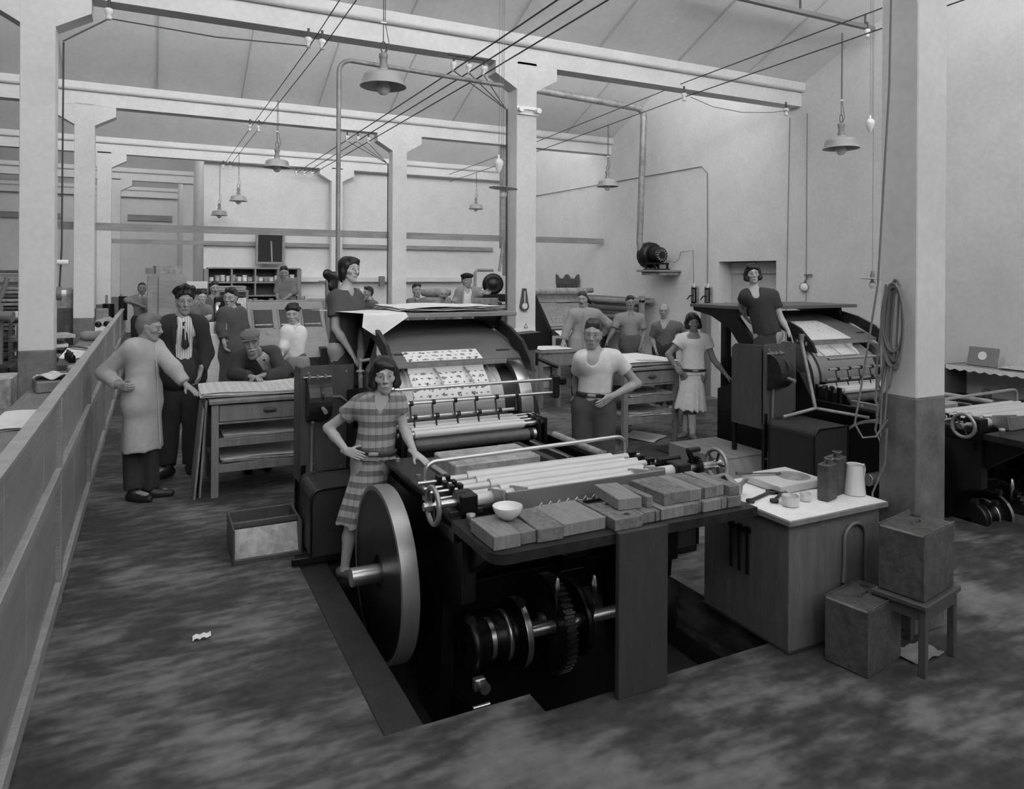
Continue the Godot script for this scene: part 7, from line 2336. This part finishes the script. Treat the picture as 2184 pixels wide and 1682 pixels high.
func people() -> void:
	for q in [["skin", 0.62, 0.55], ["skin_light", 0.70, 0.55], ["skin_pale", 0.76, 0.5], ["skin_dark", 0.54, 0.55]]:
		var m := mat(q[0], q[1], q[2])
		m.vertex_color_use_as_albedo = true
	var cl: Texture2D = M.cloth_tex
	for q in [["coat_grey", 0.74], ["linen", 0.95], ["white_shirt", 0.90], ["undershirt", 0.86], ["dark_suit", 0.20], ["grey_suit", 0.36], ["dark_trousers", 0.24], ["mid_trousers", 0.34], ["dress_dark", 0.34], ["dress_black", 0.26], ["skirt_dark", 0.27], ["work_grey", 0.48], ["work_mid", 0.42], ["work_light", 0.60], ["smock", 0.34], ["duster", 0.64], ["apron_striped", 0.40], ["tie_dark", 0.18], ["stocking", 0.80]]:
		var m := mat(q[0], q[1], 0.95, 0.0, cl, 3.0)
		m.uv1_world_triplanar = false
	for q in [["hair_black", 0.10, 0.45], ["hair_dark", 0.16, 0.5], ["hair_brown", 0.24, 0.5], ["hair_grey", 0.46, 0.7], ["hair_white", 0.72, 0.8], ["shoe_dark", 0.16, 0.4], ["shoe_mid", 0.34, 0.6], ["shoe_light", 0.55, 0.7], ["leather", 0.24, 0.45], ["buckle", 0.60, 0.3], ["satin", 0.10, 0.3], ["pearl", 0.9, 0.25], ["felt", 0.12, 0.95]]:
		mat(q[0], q[1], q[2])
	# woven patterns
	var plaid := noise_img(128, func(x: int, y: int) -> float:
		var g := 0.80 if (y % 64) < 34 else 0.56
		if (y % 64) < 4 or ((y % 64) > 34 and (y % 64) < 38):
			g *= 0.94
		if x % 32 < 2:
			g *= 0.72
		elif x % 32 < 12:
			g *= 0.95
		return g)
	var stripes := noise_img(64, func(x: int, y: int) -> float: return 0.95 if x % 16 < 11 else 0.66)
	var tweed := noise_img(64, func(x: int, y: int) -> float: return 0.82 if (x / 4 + y / 4) % 2 else 0.42)
	var check := noise_img(64, func(x: int, y: int) -> float: return 0.9 - (0.35 if x % 8 < 3 else 0.0) - (0.3 if y % 8 < 3 else 0.0))
	for q in [["plaid", plaid, 6.2, 0.84], ["plaid_skirt", plaid, 6.8, 0.92], ["striped_shirt", stripes, 12.0, 0.95], ["check_cap", check, 14.0, 0.62], ["tweed", tweed, 28.0, 0.42]]:
		var m := mat(q[0], q[3], 0.95, 0.0, q[1], q[2])
		m.uv1_world_triplanar = false
		m.uv1_triplanar_sharpness = 8.0
	var specs := people_specs()
	# shared templates first
	var temps := {}
	for k in ["man", "woman", "old"]:
		temps["head_" + k] = {"prims": head_prims(k), "cell": 0.0029, "paint": true}
	for k in ["short", "thick", "curly", "bald", "cropped", "bob", "tied", "flat_cap", "beret", "stache", "big_stache"]:
		temps["hair_" + k] = {"prims": hair_prims(k), "cell": 0.0055 if k != "stache" and k != "big_stache" else 0.0035}
	for q in [["flat", 0.10, 0.35], ["relaxed", 0.42, 0.15], ["fist", 0.95, 0.05]]:
		temps["hand_" + q[0]] = {"prims": hand_prims(q[1], q[2]), "cell": 0.0034}
	for k in temps:
		jobs.append(temps[k])
	for s in specs:
		figure_jobs(s)
	var id := WorkerThreadPool.add_group_task(run_job, jobs.size(), -1, true)
	WorkerThreadPool.wait_for_group_task_completion(id)
	var by := {}
	for jb in jobs:
		if jb.has("s"):
			var key: String = jb.s.label
			if not by.has(key):
				by[key] = []
			by[key].append(jb)
	for s in specs:
		var base := Vector3((s.J[14].x + s.J[15].x) / 2, s.ground, (s.J[14].z + s.J[15].z) / 2)
		var o := thing("person", s.label, "person", base)
		var back := Transform3D(Basis.IDENTITY, -base)
		var made := {}
		for jb in by[s.label]:
			var mi := MeshInstance3D.new()
			mi.name = jb.called
			var lists := [[jb.out, back, 1.0]]
			var m: Material = M[jb.mat] if jb.mat != "skin" else M[s.get("skin", "skin")]
			if jb.called == "body":
				lists.append([temps["head_" + s.head[0]].out, back * head_xf(s), 1.0])
				for k in 2:
					var W: Vector3 = s.J[8 + k]
					var dir: Vector3 = (s.J[10 + k] - W).normalized()
					var pn: Vector3 = s.palm[k]
					var yy := -(pn - dir * pn.dot(dir)).normalized()
					var xx := yy.cross(dir).normalized()
					var bs := Basis(xx, yy, dir)
					if k == 0:
						bs = Basis(xx, yy, dir) * Basis.from_scale(Vector3(-1, 1, 1))
					lists.append([temps["hand_" + s.hands[k]].out, back * Transform3D(bs.scaled_local(Vector3.ONE * s.sc * 0.98), W), 1.0])
			mi.mesh = blob_mesh(lists, m)
			if jb.under and made.has(jb.under):
				made[jb.under].add_child(mi, true)
			else:
				o.add_child(mi, true)
			made[jb.called] = mi
		for hq in s.hair:
			var mi := MeshInstance3D.new()
			mi.name = {"flat_cap": "cap", "beret": "beret", "stache": "moustache", "big_stache": "moustache"}.get(hq[0], "hair")
			mi.mesh = blob_mesh([[temps["hair_" + hq[0]].out, back * head_xf(s), 1.0]], M[hq[1]])
			o.add_child(mi, true)


func people_specs() -> Array:
	return [
		{"label": "elderly man in a long pale work coat beside the partition, hand on hip", "j": [-0.022, 1.458, -6.887, -0.072, 1.334, -6.912, -0.074, 1.197, -6.913, -0.069, 0.905, -6.911, 0.026, 1.288, -6.975, -0.151, 1.302, -6.817, 0.159, 1.123, -6.797, -0.358, 1.089, -6.944, 0.263, 0.982, -6.722, -0.241, 1, -6.773, 0.344, 0.916, -6.648, -0.163, 0.987, -6.667, -0.017, 0.476, -6.885, -0.139, 0.463, -6.945, 0, 0.072, -6.932, -0.135, 0.086, -6.888], "sc": 0.941, "sc_head": 0.913, "yaw": 1.012, "ground": 0.000, "cell": 0.0140, "skin": "skin",
		"head": ["old", 1.309, 0.140, 0.000], "hair": [["short", "hair_grey"], ["stache", "hair_grey"]], "hands": ["flat", "relaxed"], "thin": 1.10,
		"palm": [Vector3(0.00, -1.00, 0.00), Vector3(0.80, 0.00, -0.40)], "feet": [Vector3(0.97, 0, 0.26), Vector3(0.77, 0, 0.64)], "wear": [["trousers", "dark_trousers"], ["shirt", "white_shirt", 0, 0.6, "collar"], ["coat", "coat_grey", 1.88, 0.43, "plain"], ["shoes", "shoe_dark"]]},
		{"label": "young man in dark jacket, striped shirt and tie, hand in pocket", "j": [0.282, 1.646, -7.63, 0.262, 1.487, -7.639, 0.263, 1.342, -7.639, 0.265, 1.025, -7.638, 0.409, 1.433, -7.566, 0.133, 1.432, -7.704, 0.474, 1.156, -7.589, 0.049, 1.189, -7.768, 0.42, 0.996, -7.505, 0.082, 0.994, -7.674, 0.406, 0.921, -7.534, 0.099, 0.904, -7.665, 0.357, 0.536, -7.592, 0.166, 0.521, -7.688, 0.348, 0.078, -7.619, 0.138, 0.092, -7.568], "sc": 1.059, "sc_head": 1.027, "yaw": 0.140, "ground": 0.000, "cell": 0.0140, "skin": "skin",
		"head": ["man", 0.070, 0.035, -0.052], "hair": [["thick", "hair_black"]], "hands": ["relaxed", "fist"], "thin": 0.95,
		"palm": [Vector3(-0.99, -0.00, 0.14), Vector3(0.99, 0.00, -0.14)], "feet": [Vector3(0.17, 0, 0.98), Vector3(-0.77, 0, 0.64)], "wear": [["trousers", "dark_trousers"], ["shirt", "striped_shirt", 0, 0.85, "collar", "white_shirt"], ["jacket", "dark_suit", 1.97, 0.93, "vee"], ["tie", "tie_dark"], ["shoes", "shoe_dark"]]},
		{"label": "white-moustached man in checked cap and tweed suit leaning on the drawer table", "j": [0.874, 1.245, -7.501, 0.95, 1.129, -7.653, 1.007, 0.985, -7.804, 1.227, 0.812, -8.219, 1.106, 1.121, -7.665, 0.798, 1.076, -7.685, 1.177, 0.932, -7.461, 0.729, 0.934, -7.607, 0.965, 0.941, -7.344, 0.866, 0.928, -7.382, 0.869, 0.92, -7.336, 0.956, 0.924, -7.27, 1.016, 0.467, -7.522, 0.845, 0.467, -7.516, 1.02, 0.09, -7.532, 0.84, 0.09, -7.526], "sc": 0.965, "sc_head": 0.936, "yaw": 0.035, "ground": 0.000, "cell": 0.0140, "skin": "skin",
		"head": ["old", -0.105, 0.175, 0.140], "hair": [["flat_cap", "check_cap"], ["short", "hair_grey"], ["big_stache", "hair_white"]], "hands": ["relaxed", "relaxed"], "thin": 1.10,
		"palm": [Vector3(0.00, -1.00, 0.00), Vector3(0.00, -1.00, 0.00)], "wear": [["trousers", "dark_trousers"], ["shirt", "white_shirt", 0, 0.6, "collar"], ["jacket", "tweed", 1.92, 0.8, "vee"], ["tie", "tie_dark"], ["pocket_handkerchief", "white_shirt"], ["shoes", "shoe_dark"]]},
		{"label": "dark-haired boy in a loose white shirt behind the drawer table", "j": [1.407, 1.463, -8.297, 1.421, 1.337, -8.29, 1.414, 1.139, -8.294, 1.419, 0.938, -8.291, 1.497, 1.27, -8.308, 1.337, 1.289, -8.265, 1.47, 1.096, -8.266, 1.308, 1.126, -8.235, 1.305, 0.984, -8.214, 1.264, 1.004, -8.145, 1.265, 0.924, -8.211, 1.237, 0.942, -8.158, 1.478, 0.442, -8.245, 1.339, 0.442, -8.325, 1.487, 0.085, -8.251, 1.34, 0.085, -8.336], "sc": 0.912, "sc_head": 0.884, "yaw": -0.524, "ground": 0.000, "cell": 0.0150, "skin": "skin_light",
		"head": ["man", -0.279, 0.035, 0.000], "hair": [["curly", "hair_black"]], "hands": ["relaxed", "relaxed"], "thin": 0.92,
		"palm": [Vector3(-0.87, 0.00, -0.50), Vector3(0.87, -0.00, 0.50)], "wear": [["trousers", "mid_trousers"], ["blouse", "linen", 1.12, 0.98, "collar"], ["apron", "work_light", 0.35], ["shoes", "shoe_dark"]]},
		{"label": "woman in dark short-sleeved dress with black hair bow, standing behind the wooden screen", "j": [1.475, 1.961, -5.993, 1.454, 1.8, -6.003, 1.452, 1.655, -6.005, 1.429, 1.341, -6.016, 1.552, 1.734, -6.089, 1.348, 1.729, -5.945, 1.597, 1.468, -6.1, 1.339, 1.491, -5.882, 1.579, 1.297, -5.997, 1.436, 1.312, -5.789, 1.559, 1.224, -5.951, 1.475, 1.232, -5.747, 1.505, 0.933, -6.056, 1.388, 0.933, -5.951, 1.502, 0.584, -6.067, 1.378, 0.584, -5.955], "sc": 0.894, "sc_head": 0.867, "yaw": 0.733, "ground": 0.500, "cell": 0.0120, "skin": "skin_light",
		"head": ["woman", 0.489, -0.035, -0.052], "hair": [["tied", "hair_black"]], "hands": ["relaxed", "flat"], "thin": 0.98,
		"palm": [Vector3(0.00, -1.00, 0.00), Vector3(0.00, -1.00, 0.20)], "wear": [["skirt", "skirt_dark", 1.0, 0.2, 0.008, 12.0], ["blouse", "dress_dark", 0.62, 1.12, "boat"], ["bow", "satin", Vector3(1.466, 1.899, -6.400)], ["earrings", "pearl"], ["shoes", "shoe_dark"]]},
		{"label": "girl in plaid dress with hand on hip, standing between fly wheel and screen", "j": [1.337, 1.279, -4.497, 1.325, 1.153, -4.503, 1.306, 1.023, -4.512, 1.278, 0.761, -4.526, 1.408, 1.123, -4.461, 1.198, 1.101, -4.566, 1.45, 0.952, -4.441, 1.018, 0.942, -4.679, 1.473, 0.82, -4.295, 1.1, 0.824, -4.504, 1.51, 0.79, -4.232, 1.169, 0.805, -4.402, 1.272, 0.349, -4.596, 1.149, 0.361, -4.569, 1.252, 0.059, -4.606, 1.11, 0.054, -4.588], "sc": 0.835, "sc_head": 0.920, "yaw": -0.349, "ground": 0.000, "cell": 0.0100, "skin": "skin_light",
		"head": ["woman", -0.209, 0.017, 0.035], "hair": [["bob", "hair_black"]], "hands": ["flat", "flat"], "thin": 1.00,
		"palm": [Vector3(0.00, -1.00, 0.00), Vector3(0.60, -0.30, -0.60)], "feet": [Vector3(0.17, 0, 0.98), Vector3(0.64, 0, 0.77)], "wear": [["skirt", "plaid_skirt", 0.33, 0.185, 0.007, 9.0], ["blouse", "plaid", 0.48, 1.02, "vee"], ["belt", "leather", 0.06, 0.17], ["earrings", "pearl"], ["slippers", "shoe_mid"]]},
		{"label": "young man in a white undershirt and belted trousers, hand on hip", "j": [3.069, 1.468, -4.726, 3.083, 1.333, -4.72, 3.09, 1.195, -4.716, 3.079, 0.91, -4.722, 3.243, 1.293, -4.684, 2.96, 1.292, -4.714, 3.417, 1.085, -4.619, 3.017, 1.084, -4.887, 3.142, 1.008, -4.578, 3.066, 0.879, -4.907, 3.038, 0.961, -4.563, 3.08, 0.816, -4.9, 3.134, 0.453, -4.658, 3.011, 0.453, -4.769, 3.144, 0.087, -4.663, 3.014, 0.087, -4.78], "sc": 0.935, "sc_head": 0.907, "yaw": -0.733, "ground": 0.000, "cell": 0.0110, "skin": "skin",
		"head": ["man", -0.663, 0.052, -0.035], "hair": [["short", "hair_brown"]], "hands": ["flat", "relaxed"], "thin": 1.00,
		"palm": [Vector3(-0.70, -0.20, -0.50), Vector3(0.50, 0.00, 0.30)], "wear": [["trousers", "mid_trousers"], ["shirt", "undershirt", 0.52, 0.86, "round"], ["belt", "leather", 0.115, 0.15], ["shoes", "shoe_dark"]]},
		{"label": "girl in a short white belted dress with white stockings beside the paper table", "j": [5.55, 1.387, -6.449, 5.555, 1.263, -6.446, 5.551, 1.14, -6.448, 5.558, 0.817, -6.445, 5.686, 1.194, -6.381, 5.436, 1.198, -6.506, 5.75, 0.971, -6.326, 5.297, 1.03, -6.575, 5.838, 0.804, -6.215, 5.336, 0.893, -6.489, 5.881, 0.754, -6.171, 5.348, 0.851, -6.438, 5.526, 0.376, -6.427, 5.531, 0.361, -6.514, 5.518, 0.123, -6.409, 5.533, 0.116, -6.547], "sc": 0.882, "sc_head": 0.856, "yaw": -0.524, "ground": 0.000, "cell": 0.0130, "skin": "skin_dark",
		"head": ["woman", -0.489, 0.035, 0.052], "hair": [["bob", "hair_black"]], "hands": ["relaxed", "relaxed"], "thin": 1.00,
		"palm": [Vector3(0.00, -1.00, 0.00), Vector3(0.70, -0.20, -0.50)], "feet": [Vector3(-0.42, 0, 0.91), Vector3(-0.97, 0, 0.26)], "wear": [["skirt", "linen", 0.4, 0.205, 0.01, 11.0], ["blouse", "linen", 0.42, 1.05, "square"], ["belt", "leather", 0.045, 0.168], ["socks", "stocking", 0.9], ["slippers", "shoe_mid"]]},
		{"label": "woman in black dress leaning towards the lever on the farther press", "j": [5.389, 1.95, -5.377, 5.403, 1.79, -5.371, 5.449, 1.668, -5.347, 5.527, 1.372, -5.309, 5.571, 1.74, -5.286, 5.312, 1.739, -5.393, 5.609, 1.508, -5.211, 5.359, 1.639, -5.504, 5.617, 1.397, -5.129, 5.491, 1.509, -5.573, 5.631, 1.312, -5.089, 5.534, 1.441, -5.551, 5.524, 0.849, -5.283, 5.41, 0.849, -5.372, 5.534, 0.527, -5.288, 5.412, 0.527, -5.383], "sc": 0.824, "sc_head": 0.799, "yaw": -0.663, "ground": 0.450, "cell": 0.0130, "skin": "skin_light",
		"head": ["woman", -0.628, 0.000, 0.105], "hair": [["bob", "hair_black"]], "hands": ["flat", "relaxed"], "thin": 1.05,
		"palm": [Vector3(-0.30, -1.00, 0.00), Vector3(0.50, 0.00, 0.30)], "wear": [["skirt", "skirt_dark", 0.8, 0.2, 0.008, 12.0], ["blouse", "dress_black", 0.55, 1.06, "round"], ["shoes", "shoe_dark"]]},
		{"label": "moustached man in long grey duster coat resting a hand on the pale desk", "j": [5.884, 1.541, -9.356, 5.885, 1.39, -9.356, 5.889, 1.22, -9.354, 5.875, 0.909, -9.361, 6.106, 1.331, -9.301, 5.731, 1.335, -9.377, 6.296, 1.177, -9.262, 5.649, 1.106, -9.418, 6.273, 0.978, -9.408, 5.57, 0.926, -9.379, 6.232, 0.932, -9.45, 5.536, 0.83, -9.363, 5.963, 0.473, -9.308, 5.806, 0.473, -9.381, 5.971, 0.091, -9.315, 5.806, 0.091, -9.393], "sc": 0.976, "sc_head": 0.947, "yaw": -0.436, "ground": 0.000, "cell": 0.0180, "skin": "skin",
		"head": ["man", -0.663, 0.000, 0.000], "hair": [["short", "hair_brown"], ["stache", "hair_dark"]], "hands": ["relaxed", "relaxed"], "thin": 1.00,
		"palm": [Vector3(-0.60, 0.00, -0.60), Vector3(0.00, -1.00, 0.00)], "feet": [Vector3(-0.77, 0, 0.64), Vector3(-0.82, 0, 0.57)], "wear": [["trousers", "dark_trousers"], ["coat", "duster", 1.88, 0.52, "plain"], ["shoes", "shoe_light"]]},
		{"label": "lad in short-sleeved work shirt and striped apron beside the roll rack", "j": [6.836, 1.474, -9.439, 6.844, 1.317, -9.435, 6.834, 1.147, -9.44, 6.839, 0.897, -9.438, 6.992, 1.243, -9.361, 6.67, 1.248, -9.522, 7.04, 1.018, -9.337, 6.562, 1.034, -9.52, 6.939, 0.801, -9.298, 6.454, 0.874, -9.518, 6.914, 0.706, -9.289, 6.423, 0.831, -9.511, 6.9, 0.445, -9.394, 6.757, 0.445, -9.47, 6.909, 0.086, -9.4, 6.758, 0.086, -9.481], "sc": 0.918, "sc_head": 0.890, "yaw": -0.489, "ground": 0.000, "cell": 0.0180, "skin": "skin_dark",
		"head": ["man", -0.384, 0.000, 0.000], "hair": [["short", "hair_dark"]], "hands": ["relaxed", "relaxed"], "thin": 1.00,
		"palm": [Vector3(-0.88, 0.00, -0.47), Vector3(0.88, -0.00, 0.47)], "wear": [["trousers", "mid_trousers"], ["blouse", "work_light", 0.78, 1.0, "collar"], ["apron", "apron_striped", 0.4], ["shoes", "shoe_dark"]]},
		{"label": "bald old man in sweat-darkened work shirt behind the paper table", "j": [6.556, 1.412, -8.238, 6.569, 1.265, -8.231, 6.577, 1.125, -8.227, 6.559, 0.889, -8.236, 6.769, 1.203, -8.165, 6.43, 1.192, -8.267, 6.885, 1.061, -8.129, 6.42, 1.02, -8.328, 6.698, 0.898, -8.077, 6.419, 0.873, -8.25, 6.638, 0.86, -8.085, 6.432, 0.806, -8.244, 6.626, 0.436, -8.164, 6.514, 0.436, -8.276, 6.636, 0.084, -8.168, 6.517, 0.084, -8.287], "sc": 0.900, "sc_head": 0.873, "yaw": -0.785, "ground": 0.000, "cell": 0.0170, "skin": "skin",
		"head": ["old", -0.698, 0.070, 0.000], "hair": [["bald", "hair_white"], ["stache", "hair_white"]], "hands": ["relaxed", "relaxed"], "thin": 1.10,
		"palm": [Vector3(-0.71, 0.00, -0.71), Vector3(0.71, -0.00, 0.71)], "wear": [["trousers", "dark_trousers"], ["shirt", "work_mid", 0.8, 0.9, "vee"], ["shoes", "shoe_dark"]]},
		{"label": "balding dark man in pale shirt resting his arms on the partition end", "j": [-0.169, 1.612, -15.067, -0.168, 1.489, -15.066, -0.171, 1.25, -15.068, -0.166, 1.018, -15.065, -0.035, 1.438, -15, -0.293, 1.427, -15.129, 0.036, 1.317, -14.931, -0.416, 1.402, -15.135, -0.103, 1.288, -14.855, -0.189, 1.313, -14.909, -0.188, 1.281, -14.853, -0.096, 1.289, -14.829, -0.082, 0.484, -15.061, -0.259, 0.484, -15.055, -0.077, 0.093, -15.071, -0.264, 0.093, -15.064], "sc": 1.000, "sc_head": 0.970, "yaw": 0.035, "ground": 0.000, "cell": 0.0200, "skin": "skin_dark",
		"head": ["man", 0.000, 0.000, 0.000], "hair": [["cropped", "hair_dark"]], "hands": ["relaxed", "relaxed"], "thin": 1.00,
		"palm": [Vector3(0.00, -1.00, 0.00), Vector3(0.00, -1.00, 0.00)], "wear": [["trousers", "dark_trousers"], ["shirt", "work_light", 1.3, 0.9, "collar", "white_shirt"], ["shoes", "shoe_dark"]]},
		{"label": "smiling lad in grey work shirt holding a brush behind the tie man", "j": [0.757, 1.497, -13.262, 0.744, 1.378, -13.269, 0.734, 1.191, -13.274, 0.739, 0.932, -13.271, 0.851, 1.315, -13.215, 0.623, 1.313, -13.329, 0.887, 1.204, -13.197, 0.588, 1.178, -13.346, 0.815, 1.147, -13.099, 0.773, 1.155, -13.12, 0.771, 1.165, -13.087, 0.82, 1.157, -13.063, 0.819, 0.462, -13.271, 0.651, 0.462, -13.256, 0.823, 0.089, -13.281, 0.645, 0.089, -13.266], "sc": 0.953, "sc_head": 0.924, "yaw": 0.087, "ground": 0.000, "cell": 0.0200, "skin": "skin_light",
		"head": ["man", 0.087, 0.000, -0.070], "hair": [["short", "hair_dark"]], "hands": ["relaxed", "relaxed"], "thin": 1.00,
		"palm": [Vector3(-1.00, -0.00, 0.09), Vector3(1.00, 0.00, -0.09)], "wear": [["trousers", "mid_trousers"], ["shirt", "work_grey", 0.95, 0.95, "collar"], ["shoes", "shoe_dark"]]},
		{"label": "moustached man in grey jacket standing behind the drive wheel", "j": [1.003, 1.632, -13.922, 0.989, 1.489, -13.929, 1.002, 1.264, -13.922, 1.002, 0.955, -13.922, 1.109, 1.431, -13.868, 0.884, 1.429, -13.981, 1.235, 1.084, -13.965, 0.765, 1.084, -13.899, 1.242, 0.826, -13.914, 0.772, 0.826, -13.848, 1.245, 0.722, -13.894, 0.775, 0.722, -13.828, 1.092, 0.49, -13.925, 0.914, 0.49, -13.9, 1.095, 0.095, -13.936, 0.908, 0.095, -13.909], "sc": 1.012, "sc_head": 0.981, "yaw": 0.140, "ground": 0.000, "cell": 0.0200, "skin": "skin",
		"head": ["man", 0.105, 0.000, 0.000], "hair": [["short", "hair_dark"], ["stache", "hair_dark"]], "hands": ["relaxed", "relaxed"], "thin": 1.00,
		"palm": [Vector3(-0.99, -0.00, 0.14), Vector3(0.99, 0.00, -0.14)], "wear": [["trousers", "dark_trousers"], ["shirt", "work_mid", 1.9, 0.98, "vee"], ["shoes", "shoe_dark"]]},
		{"label": "man in long dark belted smock looking aside before the cloth-draped stand", "j": [0.874, 1.608, -9.57, 0.89, 1.468, -9.562, 0.862, 1.264, -9.576, 0.867, 0.995, -9.573, 0.981, 1.436, -9.584, 0.795, 1.431, -9.52, 1.028, 1.249, -9.549, 0.768, 1.248, -9.511, 1.002, 1.078, -9.506, 0.79, 1.091, -9.444, 0.992, 1.009, -9.488, 0.799, 1.029, -9.417, 0.936, 0.49, -9.525, 0.778, 0.49, -9.609, 0.945, 0.095, -9.531, 0.778, 0.095, -9.62], "sc": 1.012, "sc_head": 0.981, "yaw": -0.489, "ground": 0.000, "cell": 0.0160, "skin": "skin",
		"head": ["man", -0.524, 0.000, -0.052], "hair": [["short", "hair_dark"]], "hands": ["relaxed", "relaxed"], "thin": 1.00,
		"palm": [Vector3(-0.88, 0.00, -0.47), Vector3(0.88, -0.00, 0.47)], "wear": [["trousers", "dark_trousers"], ["shirt", "white_shirt", 0, 0.6, "collar"], ["coat", "smock", 1.8, 0.52, "plain"], ["belt", "smock", 0.1, 0.158], ["shoes", "shoe_dark"]]},
		{"label": "lad in buttoned grey blouse working on top of the far press by the pigeon-holes", "j": [1.902, 1.913, -12.019, 1.916, 1.815, -12.012, 1.942, 1.536, -11.998, 1.945, 1.369, -11.997, 2.011, 1.777, -11.964, 1.835, 1.776, -12.052, 2.048, 1.635, -11.923, 1.805, 1.633, -12.045, 1.908, 1.525, -11.859, 1.784, 1.538, -11.944, 1.851, 1.488, -11.865, 1.787, 1.494, -11.919, 2.023, 0.816, -11.977, 1.858, 0.816, -12, 2.029, 0.448, -11.986, 1.855, 0.448, -12.011], "sc": 0.941, "sc_head": 0.913, "yaw": -0.140, "ground": 0.360, "cell": 0.0190, "skin": "skin_dark",
		"head": ["man", -0.175, 0.035, 0.070], "hair": [["short", "hair_black"]], "hands": ["relaxed", "relaxed"], "thin": 1.00,
		"palm": [Vector3(-0.99, 0.00, -0.14), Vector3(0.99, -0.00, 0.14)], "wear": [["trousers", "work_mid"], ["blouse", "work_grey", 1.1, 1.0, "collar"], ["shoes", "shoe_dark"]]},
		{"label": "worker seen in profile beyond the dark-dressed woman's shoulder", "j": [3.731, 1.544, -13.675, 3.765, 1.408, -13.659, 3.77, 1.22, -13.656, 3.77, 0.921, -13.656, 3.816, 1.336, -13.483, 3.723, 1.336, -13.829, 3.839, 1.046, -13.437, 3.72, 1.046, -13.88, 3.791, 0.797, -13.424, 3.672, 0.797, -13.867, 3.771, 0.697, -13.419, 3.653, 0.697, -13.862, 3.783, 0.473, -13.57, 3.738, 0.473, -13.737, 3.793, 0.091, -13.568, 3.746, 0.091, -13.744], "sc": 0.976, "sc_head": 0.947, "yaw": -1.309, "ground": 0.000, "cell": 0.0210, "skin": "skin",
		"head": ["man", -1.257, 0.000, 0.000], "hair": [["short", "hair_dark"]], "hands": ["relaxed", "relaxed"], "thin": 1.00,
		"palm": [Vector3(-0.26, 0.00, -0.97), Vector3(0.26, -0.00, 0.97)], "wear": [["trousers", "mid_trousers"], ["shirt", "work_mid", 1.6, 0.95, "collar"], ["shoes", "shoe_dark"]]},
		{"label": "bareheaded worker in open-necked shirt behind the feed table beside the second column", "j": [4.048, 1.636, -11.728, 4.048, 1.483, -11.728, 4.053, 1.25, -11.725, 4.053, 0.944, -11.725, 4.178, 1.436, -11.663, 3.927, 1.434, -11.789, 4.303, 1.314, -11.656, 3.905, 1.232, -11.822, 4.191, 1.159, -11.601, 3.913, 1.061, -11.74, 4.146, 1.097, -11.578, 3.916, 0.992, -11.707, 4.139, 0.484, -11.703, 3.964, 0.484, -11.728, 4.146, 0.093, -11.712, 3.96, 0.093, -11.738], "sc": 1.000, "sc_head": 0.970, "yaw": -0.140, "ground": 0.000, "cell": 0.0200, "skin": "skin",
		"head": ["man", -0.105, 0.000, 0.000], "hair": [["short", "hair_dark"]], "hands": ["relaxed", "relaxed"], "thin": 1.00,
		"palm": [Vector3(-0.99, 0.00, -0.14), Vector3(0.99, -0.00, 0.14)], "wear": [["trousers", "mid_trousers"], ["shirt", "work_grey", 1.2, 0.95, "collar"], ["shoes", "shoe_dark"]]},
		{"label": "bald worker with drooping moustache behind the feed table", "j": [4.594, 1.554, -11.902, 4.595, 1.438, -11.902, 4.592, 1.22, -11.903, 4.592, 0.921, -11.903, 4.714, 1.389, -11.842, 4.484, 1.379, -11.957, 4.819, 1.046, -11.873, 4.368, 1.046, -11.953, 4.811, 0.797, -11.824, 4.36, 0.797, -11.904, 4.807, 0.697, -11.805, 4.356, 0.697, -11.884, 4.675, 0.473, -11.878, 4.505, 0.473, -11.908, 4.682, 0.091, -11.887, 4.502, 0.091, -11.919], "sc": 0.976, "sc_head": 0.947, "yaw": -0.175, "ground": 0.000, "cell": 0.0200, "skin": "skin",
		"head": ["old", -0.175, 0.000, 0.000], "hair": [["bald", "hair_dark"], ["big_stache", "hair_dark"]], "hands": ["relaxed", "relaxed"], "thin": 1.00,
		"palm": [Vector3(-0.98, 0.00, -0.17), Vector3(0.98, -0.00, 0.17)], "wear": [["trousers", "mid_trousers"], ["shirt", "work_light", 1.3, 0.95, "collar"], ["apron", "work_light", 0.5], ["shoes", "shoe_dark"]]},
		{"label": "slim worker in beret and grey jacket holding on to the fan machine", "j": [4.736, 1.803, -11.16, 4.729, 1.685, -11.164, 4.721, 1.484, -11.168, 4.721, 1.175, -11.168, 4.821, 1.638, -11.118, 4.631, 1.629, -11.213, 4.926, 1.59, -11.121, 4.582, 1.503, -11.237, 4.968, 1.616, -11.022, 4.489, 1.428, -11.172, 5.025, 1.617, -10.994, 4.451, 1.398, -11.146, 4.807, 0.71, -11.142, 4.631, 0.71, -11.174, 4.814, 0.315, -11.151, 4.628, 0.315, -11.184], "sc": 1.012, "sc_head": 0.981, "yaw": -0.175, "ground": 0.220, "cell": 0.0200, "skin": "skin",
		"head": ["man", 0.070, 0.000, 0.000], "hair": [["beret", "felt"], ["short", "hair_dark"]], "hands": ["relaxed", "relaxed"], "thin": 1.00,
		"palm": [Vector3(-0.98, 0.00, -0.17), Vector3(0.98, -0.00, 0.17)], "wear": [["trousers", "mid_trousers"], ["shirt", "white_shirt", 0, 0.7, "vee"], ["jacket", "work_light", 1.9, 1.05, "vee"], ["shoes", "shoe_dark"]]},
	]
